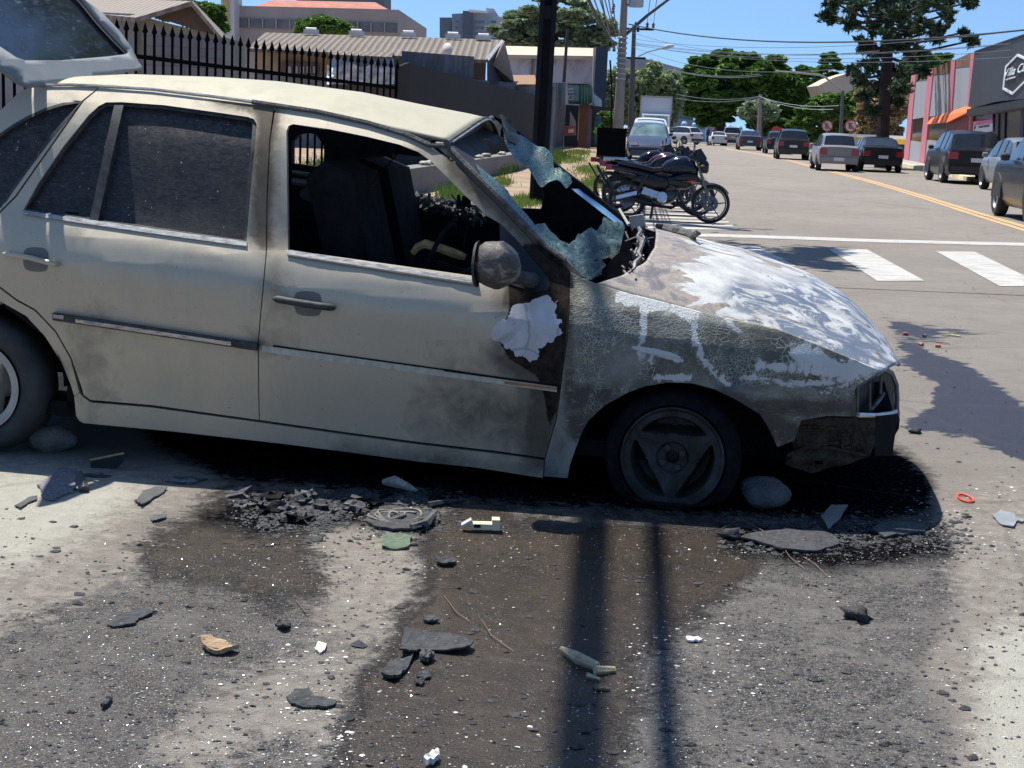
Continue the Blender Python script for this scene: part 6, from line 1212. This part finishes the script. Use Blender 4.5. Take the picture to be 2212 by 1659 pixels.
# no-parking signs
for x,y,side_,Ys,lab in ((1787,272,12,80,'no-parking sign on a post left of the street lamp'),(1838,272,13,76,'no-parking sign on a post right of the street lamp')):
    c=aty(x,y,Ys); r=empty('no_parking_sign',(c[0],Ys,0),0,lab,'road sign'); rad=side_*Ys/F
    m=MB(); m.tube([(0,.03,0),(0,.03,c[2])],.035,8); m.build('post',STL,r); m=MB(); m.lathe([(0,0),(rad,0),(rad,.03),(0,.03)],(0,0,c[2]),'y',28); m.build('sign_plate',flat('sign_red',(.50,.05,.05),.5,0,.05),r); m=MB(); m.lathe([(0,-.01),(rad*.82,-.01),(rad*.82,0)],(0,0,c[2]),'y',28); m.build('sign_face',flat('sign_white',(.62,.6,.58),.5,0,.05),r)
    o=text('E','sign_letter',rad*1.25,flat('sign_black',(.02,.02,.02),.5,0,.05),r); o.rotation_euler=(R_(90),0,0); o.location=(-rad*.40,-.03,c[2]-rad*.45)
    m=MB(); m.obox((0,-.035,c[2]),(rad*.55,0,-rad*.55),(0,.006,0),(rad*.07,0,rad*.07)); m.build('slash',MATS['sign_red'],r)
c=aty(1259*1.0+1.2,0,1); 
c=aty((2600+1268/2.765)/1.823,(350+470/2.765)/1.823,118); r=empty('stop_sign',(c[0],118,0),0,'red sign seen from the side near the yellow building','road sign'); m=MB(); m.lathe([(0,0),(.45,0),(.45,.04),(0,.04)],(0,0,c[2]),'y',8); m.build('sign_plate',MATS['sign_red'],r); m=MB(); m.tube([(0,.05,0),(0,.05,c[2])],.04,6); m.build('post',STL,r)
# cables
WM=flat('black_cable',(.012,.013,.016),.7); WL=flat('grey_cable',(.10,.11,.12),.6)
def cable(p,q,sag,r,label,grp='overhead cables',mat=WM,n=16):
    p,q=np.array(p,float),np.array(q,float); P=[p+(q-p)*t+np.array([0,0,-4*sag*t*(1-t)]) for t in np.linspace(0,1,n)]; m=MB(); m.tube(P,r,5); o=m.build('overhead_cable',mat,None,smooth=True); tag(o,label,'cable',grp)
A1=lambda x,y:aty(x,y,Y1); A2=lambda x,y:aty(x,y,Y2)
cable(A1(1358,52),aty(2240,62,26),0.35,.016,'thick twisted black cable sweeping right from the tall pole across the sky')
fan='thin wires fanning up and left from the tall utility pole'
for i,(x1,y1,x0,y0) in enumerate(((1330,95,1262,-20),(1331,85,1290,-20),(1332,70,1302,-20),(1333,78,1312,-20),(1333,60,1322,-20),(1334,100,1276,-20),(1330,110,1296,-20))): cable(A1(x1,y1),aty(x0,y0,24-i),0.1,.010 if i else .03,fan,'wires fanning from the tall pole',WM if i<2 else WL,8)
thin='thin grey wires crossing the sky from the second pole to the right'
for i,(y0,y1,x1) in enumerate(((84,62,2240),(91,88,2240),(93,90,2240),(96,104,2240),(70,110,1900),(100,150,1800),(95,120,2240))): cable(A2(1366,y0),aty(x1,y1,48),.5,.010,thin,'thin street wires',WL)
for x0,y0,x1,y1,Ya,Yb in ((1440,148,1640,160,100,115),(1440,150,1645,163,100,115),(1460,203,1640,208,110,120),(1460,212,1640,210,110,120),(1640,208,1812,228,120,95),(1645,210,1800,236,120,95)): cable(aty(x0,y0,Ya),aty(x1,y1,Yb),.3,.017,'pale wires strung in front of the dark round trees','wires at the street end',flat('pale_wire',(.35,.37,.36),.5))
for x in (1397,1411): cable(A2(x,57),aty(x+10,-20,40),.0,.012,'two steep wires rising from the upper crossarm','wires rising from the crossarm',WL,6)
# heavy service cables from the near pole over the car: their shadows fall on wing and asphalt
def sunpt(x,y,h): g=gnd(x,y); return g+np.array([SUNV.x,SUNV.y,SUNV.z])*(h/SUNV.z)
for (x0,y0,x1,y1,rad) in ((1281,1125,1252,1659,.062),(1415,1130,1447,1659,.034)):
    p=sunpt(x0,y0,6.3); q_=sunpt(x1,y1,6.1); d=p-q_; e=q_+d*((25.5-q_[1])/d[1]); cable(q_-d*1.5,e,0.,rad,'heavy cable bundle passing overhead from the near utility pole','heavy cable bundles overhead',WM,6)
# street tree limb overhead, left of the picture (its shade falls on the crossing)
r=np.random.default_rng(44); base=np.array([-8.5,20.5,0]); T=empty('shade_tree',base,0,'street tree whose leafy limb shades the zebra crossing','tree')
m=MB(); tip=np.array([.6+8.5,-.8,7.0]); m.tube([(0,0,0),(.2,0,4),(3,-.2,6.6),tuple(tip*[.7,1,1]),tuple(tip)],[.3,.25,.15,.1,.04],8); m.build('trunk',BARK,T,smooth=True)
Lf=[]
for (sx,sy,rx_,ry_) in ((1560,545,60,26),(1640,560,80,26),(1720,556,70,20),(1770,545,50,10),(1790,575,36,8),(1600,590,50,14)):
    for k in range(420): 
        p=sunpt(sx+r.normal()*rx_*.45,sy+r.normal()*ry_*.45,7.0); Lf.append(p+[0,0,r.normal()*.2])
leafmesh('crown',quads(np.array(Lf),.13,r,.5,.5)-base,GM,T)
# ================================================ DEBRIS ON THE GROUND
def flake(name,x,y,w,h,mat,label,cat='debris',group=None,rot=0,th=.005,lift=.0,curl_=.0,seed=0,outline=None,tilt=0,jag=.25):
    rr=np.random.default_rng(seed+int(x)); c=gnd(x,y); k=c[1]/F*1.02
    if outline: P=[gnd(px_,py_)[:2]-c[:2] for px_,py_ in outline]
    else:
        N=14; P=[]; W_=w*k/2; D_=h*k/2/.36
        for i in range(N): a=2*math.pi*i/N; q=1+rr.uniform(-jag,jag); P.append((W_*math.cos(a)*q,D_*math.sin(a)*q))
    P=[Vector((p[0],p[1],0)) for p in P]; bm=bmesh.new(); vs=[bm.verts.new(p) for p in P]
    for t in tessellate_polygon([P]):
        try: bm.faces.new([vs[i] for i in t])
        except ValueError: pass
    bmesh.ops.subdivide_edges(bm,edges=bm.edges[:],cuts=3,use_grid_fill=True); R0=max(p.length for p in P)
    for v in bm.verts:
        r2=(v.co.length/R0)**2; v.co.z=lift+curl_*.5*r2+th*.5*math.sin(v.co.x*70/(R0*10)+seed)*math.sin(v.co.y*50/(R0*10))+abs(rr.normal())*th*.15+tilt*(v.co.y+R0*.5)
        v.co.x+=rr.normal()*R0*(.012+.03*jag); v.co.y+=rr.normal()*R0*(.018+.04*jag)
    zmin=min(v.co.z for v in bm.verts)
    ex=bmesh.ops.extrude_face_region(bm,geom=bm.faces[:])
    for g in ex['geom']:
        if isinstance(g,bmesh.types.BMVert): g.co.z+=th
    for v in bm.verts: v.co.z-=zmin-.001
    bmesh.ops.recalc_face_normals(bm,faces=bm.faces); me=bpy.data.meshes.new(name); bm.to_mesh(me); bm.free(); me.materials.append(mat)
    o=link(name,me,None,(c[0],c[1],0.),0); return tag(o,label,cat,group)
n=NT('charred_bitumen_sheet',.75,0,.4); f=n.noise(40,6,.75); n.col(n.mix(n.ramp(n.noise(130,3,.6),[(.66,0.),(.72,.8)]),n.ramp(f,[(.35,(.015,.016,.018)),(.6,(.055,.057,.060))]),(.45,.45,.44))); n.bump(f,.8,.01); CB1=n.m
n=NT('grey_foam_backed_mat',.85); f=n.noise(90,4,.7); n.col(n.ramp(f,[(.38,(.04,.04,.045)),(.46,(.17,.165,.18)),(.7,(.21,.205,.22))])); n.bump(f,.5,.004); GF=n.m
SH=flat('singed_plastic_sheet',(.055,.057,.06),.6,0,.2,30); BN=flat('tan_bark',(.36,.25,.15),.9,0,.3,30,.6); CRM=flat('cream_plastic',(.62,.55,.38),.5,0,.12,20)
flake('charred_sheet',930,1405,0,0,CB1,'large charred grey sheet fragment curled up on the brown wet patch',outline=[(862,1428),(876,1371),(905,1374),(960,1376),(1005,1388),(1022,1402),(1015,1412),(985,1416),(940,1412),(920,1408),(890,1425)],th=.005,curl_=.05,seed=1,lift=.01,tilt=-.10,jag=.06)
flake('charred_sheet',858,1453,0,0,CB1,'charred leaf shaped piece just left below the large charred sheet',outline=[(822,1466),(840,1440),(860,1428),(893,1424),(880,1450),(862,1470),(845,1476)],th=.008,seed=2,curl_=.02,lift=.004,tilt=-.06,jag=.06)
flake('charred_chunk',920,1427,30,20,SOOT,'glinting charred lump touching the large charred sheet',seed=3,th=.012)
flake('charred_chunk',916,1463,32,14,CB1,'small dark flake right of the leaf shaped piece',seed=4)
flake('charred_chunk',906,1478,22,12,CB1,'smallest dark flake just below the leaf shaped piece',seed=41)
flake('charred_sheet',675,1512,0,0,CB1,'two part cracked dark slab on the pale ground left of the wet patch',outline=[(618,1512),(640,1495),(668,1492),(680,1510),(700,1513),(728,1520),(725,1528),(700,1534),(680,1532),(650,1532),(630,1525)],seed=5,th=.005,jag=.05)
flake('charred_sheet',285,1336,0,0,CB1,'long ragged grey sheet flake at middle left of the foreground',outline=[(232,1358),(252,1345),(270,1328),(300,1320),(338,1325),(318,1335),(298,1342),(290,1352),(262,1357)],seed=6,jag=.05)
flake('foam_backed_mat',130,1058,0,0,GF,'speckled grey mat fragment lying on the white powder at left',outline=[(82,1052),(100,1038),(130,1020),(162,1018),(164,1060),(150,1068),(110,1084),(90,1076)],seed=7,th=.008,lift=.03,jag=.04)
flake('mat_strip',56,1086,0,0,SH,'narrow grey strip left of the speckled mat fragment',outline=[(32,1096),(60,1080),(80,1074),(80,1082),(60,1090),(44,1102)],seed=8,jag=.04)
flake('plastic_shard',325,1074,0,0,SH,'smooth dark grey blade shaped shard right of the speckled mat',outline=[(290,1086),(310,1066),(335,1058),(361,1057),(352,1068),(330,1082),(306,1098)],seed=9,lift=.006,curl_=.015,jag=.03)
flake('plastic_shard',342,1122,0,0,SH,'small torn dark shard below the blade shaped shard',outline=[(325,1124),(332,1118),(345,1117),(358,1110),(358,1122),(345,1127),(328,1130)],seed=10,jag=.05)
# upright trim panel with brown edge
r=empty('trim_panel',gnd(225,1012),0,'dark trim panel with tan upper edge propped in the car shadow','debris'); b0=gnd(225,1012)
def up(x,y,dy=0): q=aty(x,y,b0[1]+dy); return q-b0
m=MB(); pts=[up(195,994),up(268,979),up(274,984),up(262,1002),up(240,1022),up(196,1020)]; m.add(pts+[p+[0,.02,0] for p in pts],[(0,1,2,3,4,5),(11,10,9,8,7,6)]+[(i,(i+1)%6,6+(i+1)%6,6+i) for i in range(6)]); m.build('panel',flat('dark_trim_board',(.018,.02,.02),.8),r); m=MB(); m.tube([up(195,994,-.005),up(268,979,-.005)],.0045,5); m.build('tan_edge',flat('tan_edge',(.35,.24,.12),.8),r)
r=empty('melted_bottle',gnd(175,1050),0,'thin dark melted tube standing beside the speckled mat','debris'); m=MB(); q0=gnd(178,1062); 
P=[gnd(182,1064)-gnd(175,1050)+[0,0,.01],aty(176,1040,gnd(175,1058)[1])-gnd(175,1050),aty(172,1018,gnd(175,1058)[1])-gnd(175,1050)]; m.tube(P,[.018,.02,.008],8); m.build('tube',SH,r,smooth=True)
flake('rubber_strip',205+0,1030,60,6,SH,'flat dark strip at the edge of the car shadow near the trim panel',seed=11)
flake('plastic_shard',395,1042,70,10,GF,'long grey shard lying where the car shadow ends',seed=12,lift=.01)
flake('plastic_shard',545,1030,0,0,SH,'dull flake pieces at the shadow edge left of the debris heap',outline=[(370,1042),(375,1034),(400,1033),(448,1038),(420,1044),(395,1047)],seed=13,jag=.05)
flake('bark_piece',473,1407,0,0,BN,'tan ragged strip of bark in the lower left foreground',outline=[(431,1392),(455,1390),(480,1398),(515,1408),(500,1416),(478,1418),(460,1418),(440,1410)],seed=14,th=.01,curl_=.02,jag=.06)
flake('rubber_scrap',231,1523,0,0,flat('matte_black_rubber',(.012,.012,.02),.6),'small black rubber strip in the lower left corner',outline=[(217,1532),(228,1520),(240,1512),(244,1516),(234,1528),(222,1536)],seed=15,th=.008,lift=.006,jag=.02)
# pale split stick
r=empty('split_stick',gnd(1265,1450),0,'pale split stick fragment lying in the cable shadow, centre foreground','stick'); c=gnd(1265,1450)
m=MB(); m.tube([gnd(1212,1416)-c+[0,0,.02],gnd(1250,1440)-c+[0,0,.022],gnd(1290,1452)-c+[0,0,.015]],[.006,.016,.012],7); o=m.build('half',flat('split_pale_wood',(.42,.34,.22),.7,0,.35,30,.5),r); m=MB(); m.tube([gnd(1285,1458)-c+[0,0,.012],gnd(1328,1453)-c+[0,0,.008]],[.013,.008],6); m.build('half',MATS['split_pale_wood'],r); m=MB(); m.tube([gnd(1268,1466)-c+[0,0,.01],gnd(1296,1474)-c+[0,0,.008]],[.007,.004],5); m.build('splinter',MATS['split_pale_wood'],r)
flake('bark_piece',1297,1490,40,12,flat('olive_bark',(.14,.12,.07),.9,0,.3,40,.6),'olive brown bark scrap just below the pale split stick',seed=16)
# cream plastic clip
r=empty('plastic_clip',gnd(1045,1148),R_(3),'cream plastic clip standing on the wet brown patch near the tyre','debris'); m=MB(); m.box(-.045,.03,-.02,.02,.012,.030); m.box(.026,.052,-.022,.022,.010,.046); m.build('clip_body',CRM,r); m=MB(); m.obox((-.058,0,.030),(.016,0,.010),(0,.018,0),(-.002,0,.003)); m.build('clip_flap',flat('grey_white_plastic',(.5,.5,.5),.4),r); m=MB(); m.box(-.034,-.012,-.0225,-.018,.018,.028); m.build('slot',CHAR,r)
# coil
r=empty('burnt_coil',gnd(852,1122),0,'burnt ring shaped wire coil in the debris heap below the front door','debris'); 
for k in range(4):
    rr_=rng; R0=.088-.020*k; a=np.linspace(.5*k,.5*k+5.6,34); ph=k*.9; m=MB(); m.tube([(R0*(1+.12*math.sin(2*t+k*1.7))*math.cos(t)+.012*math.sin(k*2.3),R0*1.05*(1+.1*math.sin(3*t+k))*math.sin(t)+.01*math.cos(k*3.1),.012+.002*k+.005*math.sin(2*t+ph)) for t in a],.0042,5,cap=False); m.build('wire_turn',flat('ash_covered_wire',(.20,.18,.155),.8,0,.5,60),r)
flake('charred_sheet',868,1128,0,0,CB1,'blackened mat under the burnt coil',outline=[(790,1130),(805,1108),(840,1100),(900,1106),(945,1118),(942,1136),(905,1148),(850,1150),(805,1142)],seed=51,th=.008,jag=.05)
flake('glass_piece',855,1172,0,0,flat('green_safety_glass',(.19,.25,.17),.5,0,.35,60,.8),'pale green sheet of shattered glass below the burnt coil',outline=[(826,1160),(862,1158),(888,1162),(886,1180),(880,1188),(850,1190),(824,1186)],seed=17,th=.006,jag=.03)
flake('charred_chunk',963,1218,44,22,CB1,'black crumpled flake on the wet patch right of the pale island',seed=18,curl_=.02)
flake('foil_scrap',930,1343,36,16,SOOT,'silvery crumpled scrap on the wet patch above the large sheet',seed=19,curl_=.015)
flake('charred_chunk',612,1357,34,18,CB1,'curled black flake on grey ground left of the pale island',seed=20,curl_=.03)
flake('white_scrap',935,1648,0,0,flat('white_plaster_bits',(.66,.62,.56),.8,0,.1,30),'crumpled white scrap at the bottom edge',outline=[(915,1655),(930,1645),(940,1634),(950,1640),(945,1650),(925,1662)],seed=21,th=.012,jag=.1)
flake('white_scrap',692,1398,0,0,MATS['white_plaster_bits'],'white crumbly scrap in the lower left middle',outline=[(678,1405),(688,1392),(705,1395),(703,1408),(690,1414)],seed=22,jag=.1)
flake('white_scrap',1497,1385,40,10,MATS['white_plaster_bits'],'loose white flakes right of the second cable shadow',seed=23)
flake('charred_sheet',1700,1180,0,0,CB1,'long charred crust sheet in front of the front tyre',outline=[(1600,1168),(1640,1155),(1700,1150),(1760,1152),(1800,1160),(1815,1180),(1780,1190),(1740,1196),(1690,1192),(1640,1178)],seed=24,th=.007,lift=.004,jag=.05)
flake('charred_sheet',1935,1152,0,0,CB1,'charred crust sheet at the right end of the car shadow',outline=[(1882,1148),(1900,1135),(1960,1132),(2005,1138),(1998,1152),(1960,1158),(1910,1166)],seed=25,th=.007,jag=.05)
flake('grey_panel_shard',1802,1130,0,0,flat('grey_shard',(.17,.17,.16),.7),'angular grey shard lying on the crust in front of the car',outline=[(1772,1130),(1795,1116),(1828,1118),(1810,1135),(1790,1145)],seed=26,tilt=.2,jag=.02)
flake('curved_shard',2172,1130,0,0,flat('silver_grey_shard',(.22,.235,.24),.5),'smooth silver grey curved shard at the right edge',outline=[(2142,1118),(2160,1112),(2190,1118),(2198,1128),(2190,1142),(2165,1138)],seed=27,curl_=.02,jag=.02)
flake('curved_shard',2200,1126,20,16,MATS['silver_grey_shard'],'second silver grey shard cut by the right edge',seed=28)
m=MB(); c=gnd(2085,1079); a=np.linspace(0,2*math.pi,18); m.tube([(.026*math.cos(t),.06*math.sin(t),.006) for t in a],.0045,5,cap=False); tag(m.build('red_ring',flat('bright_red_plastic',(.75,.07,.04),.4),None,loc=c,smooth=True),'small bright red plastic ring right of the car shadow','debris')
for i,(x,y) in enumerate(((1950,724),(1995,729),(1993,748),(2032,751))):
    c=gnd(x,y); m=MB(); m.lathe([(0,0),(.011,.0),(.012,.03),(.010,.036),(0,.036)],(0,0,.011),'x',10); tag(m.build('red_tube_piece',flat('faded_red_plastic',(.40,.12,.09),.6),None,loc=c,rz=i,smooth=True),'short faded red tube piece beside the fluid trail','debris','red tube pieces by the fluid trail')
m=MB(); m.tube([(-.05,0,.01),(0,.03,.012),(.06,0,.01)],.006,5); tag(m.build('yellow_scrap',flat('yellow_plastic',(.7,.6,.15),.5),None,loc=gnd(2055,728),smooth=True),'small yellow scrap beyond the red tube pieces','debris')
for x,y,s,lab in ((1976,936,.035,'small black cube shaped lump on the dry asphalt right of the car'),(1578,1162,.045,'black angular lump just right of the second cable shadow'),(1856,1338,.05,'dark lump alone on the grey grit at right')):
    c=gnd(x,y); o=blob_mesh('charred_chunk',(0,0,s*.3),(s*.7,s*.6,s*.35),CB1,None,.8,int(x),2,freq=6); o.location=c; tag(o,lab,'debris')
# wheel chock stones
for x,y,rx,rz,lab,sd,mt in ((105,965,.085,.055,'rounded stone wedged under the rear tyre',3,flat('brown_grey_stone',(.14,.135,.12),.85,0,.35,14,.8)),(1652,1090,.085,.062,'angular stone wedged ahead of the front tyre',9,flat('blue_grey_stone',(.10,.108,.108),.85,0,.3,14,.8))):
    c=gnd(x,y+8); o=blob_mesh('chock_stone',(0,0,0),(rx,.07,rz),mt,None,.22,sd,3,freq=2.2); o.location=(c[0],c[1]-.0,rz*.85); tag(o,lab,'stone')
# debris heap lumps
heap=[(560,1090),(590,1075),(620,1105),(650,1085),(575,1110),(535,1100),(600,1125),(640,1120),(680,1070),(700,1095),(740,1085),(720,1110),(780,1078),(830,1068),(870,1065),(905,1072),(940,1075),(760,1100),(930,1130),(905,1150),(520,1075),(660,1130),(630,1135),(565,1140),(735,1120),(800,1095),(880,1095)]
hr=np.random.default_rng(77)
for i,(x,y) in enumerate(heap):
    c=gnd(x+hr.normal()*6,y+hr.normal()*5); s=hr.uniform(.012,.034); o=blob_mesh('charred_chunk',(0,0,0),(s*1.3,s,s*.6),[CB1,CHAR,SOOT][i%3],None,.9,i,2,freq=7); o.data.polygons.foreach_set('use_smooth',[False]*len(o.data.polygons)); o.location=(c[0],c[1],s*.3); o.rotation_euler=(0,0,hr.uniform(0,6)); tag(o,'charred lump in the debris heap under the doors','debris','charred lumps heaped below the doors')
st=[(870,1058,.05,.016),(893,1068,.07,.010)]
m=MB(); c=gnd(870,1062); m.tube([gnd(830,1052)-c+[0,0,.02],gnd(850,1060)-c+[0,0,.035],gnd(880,1068)-c+[0,0,.03],gnd(905,1072)-c+[0,0,.012]],[.012,.022,.014,.006],7); tag(m.build('ash_roll',flat('white_ash_roll',(.42,.39,.33),.9,0,.4,40,.8),None,loc=c),'white ash covered roll on top of the debris heap','debris')
m=MB(); c=gnd(970,1088); m.tube([gnd(925,1098)-c+[0,0,.012],gnd(965,1092)-c+[0,0,.014],gnd(1003,1085)-c+[0,0,.01]],[.012,.010,.006],6); tag(m.build('charred_bar',CB1,None,loc=c),'charred bar pointing right out of the debris heap','debris')
m=MB(); c=gnd(920,1140); m.tube([gnd(888,1148)-c+[0,0,.012],gnd(918,1145)-c+[0,0,.02],gnd(943,1122)-c+[0,0,.03]],[.014,.018,.006],6); tag(m.build('charred_bar',SOOT,None,loc=c),'curved ashy bar beside the burnt coil','debris')
# scattered small flakes (too many to count)
def scatter(name,mat,N,regs,s0,s1,label,seed):
    rr=np.random.default_rng(seed); V=[];Fc=[]
    for k in range(N):
        x0,x1,y0,y1=regs[rr.integers(len(regs))]; x=rr.uniform(x0,x1); y=rr.uniform(y0,y1); c=gnd(x,y); s=s0*(s1/s0)**(rr.uniform()**1.8); b=len(V); h=s*rr.uniform(.15,.5)
        a0=rr.uniform(0,6.3)
        for i in range(5): a=a0+i*1.2566; q=s*rr.uniform(.5,1.1); V.append((c[0]+q*math.cos(a),c[1]+q*.8*math.sin(a),.0012+rr.uniform(0,.3)*h))
        V.append((c[0]+rr.normal()*s*.3,c[1]+rr.normal()*s*.3,h+.001)); Fc+=[(b+i,b+(i+1)%5,b+5) for i in range(5)]
    o=mk(name,V,Fc,mat); tag(o,label,'debris',kind='stuff')
HP=[(520,760,1062,1135),(600,740,1070,1125),(780,1000,1062,1150),(840,950,1055,1150),(560,720,1090,1150)]
REG=[(0,2212,1150,1659),(0,2212,1150,1659),(0,900,1100,1659),(500,1500,1070,1250),(1450,2212,1120,1659),(1550,2100,1100,1220)]
scatter('black_grit',CB1,5200,REG,.0016,.011,'black charred grit scattered over the ground',1)
scatter('pale_grit',flat('pale_grit',(.42,.40,.37),.7,0,.4,80),3800,REG,.0012,.0055,'pale ash and glass grit scattered over the ground',2)
scatter('black_flakes',CB1,1000,[(0,2212,1100,1659),(480,900,1060,1180),(1560,2100,1105,1200),(1560,2100,1105,1200)],.006,.026,'larger black flakes strewn around the car',3)
scatter('far_grit',CB1,260,[(1900,2212,700,1100),(1900,2100,660,820)],.004,.016,'bits of black grit right of the car',4)
n=NT('glass_glitter',.12,0,1); n.col((.75,.78,.8)); n.b.inputs['Metallic'].default_value=.6
scatter('glass_glitter',n.m,7500,[(0,2212,1120,1659),(100,700,1200,1659),(0,800,1350,1659),(1350,2100,1350,1659),(700,1500,1100,1659),(300,700,1150,1659)],.0010,.0034,'tiny glints of shattered glass',5)

scatter('heap_crumbs',CB1,2600,HP,.003,.016,'charred crumbs heaped under the doors',11)
scatter('heap_ash',SOOT,1500,HP,.003,.014,'ashy crumbs in the debris heap under the doors',12)
scatter('crust_crumbs',CB1,1500,[(1560,2060,1122,1165),(1700,2060,1130,1180)],.003,.014,'crust crumbs along the front edge of the car shadow',13)
scatter('white_flakes',MATS['white_plaster_bits'],420,[(0,2212,1180,1659),(600,760,1350,1659),(1350,1650,1330,1500),(1950,2212,1050,1200)],.0025,.010,'white ash flakes strewn over the ground',15)

for i,(x0,y0,x1,y1,x2,y2) in enumerate(((1690,1180,1705,1210,1740,1232),(1040,1340,1060,1380,1110,1410),(868,1000+30,872,1060,880,1072),(1545,1150,1600,1128,1680,1165),(960,1290,985,1330,1015,1345),(1735,1205,1760,1225,1790,1250),(640,1300,660,1330,720,1345))):
    m=MB(); c=gnd(x1,y1); m.tube([gnd(x0,y0)-c+[0,0,.003],[0,0,.012],gnd(x2,y2)-c+[0,0,.003]],.0014,4); tag(m.build('thin_wire',flat('brown_thin_wire',(.16,.10,.07),.7),None,loc=c),'hair thin burnt wire strand lying on the ground','wire','thin wire strands on the ground')
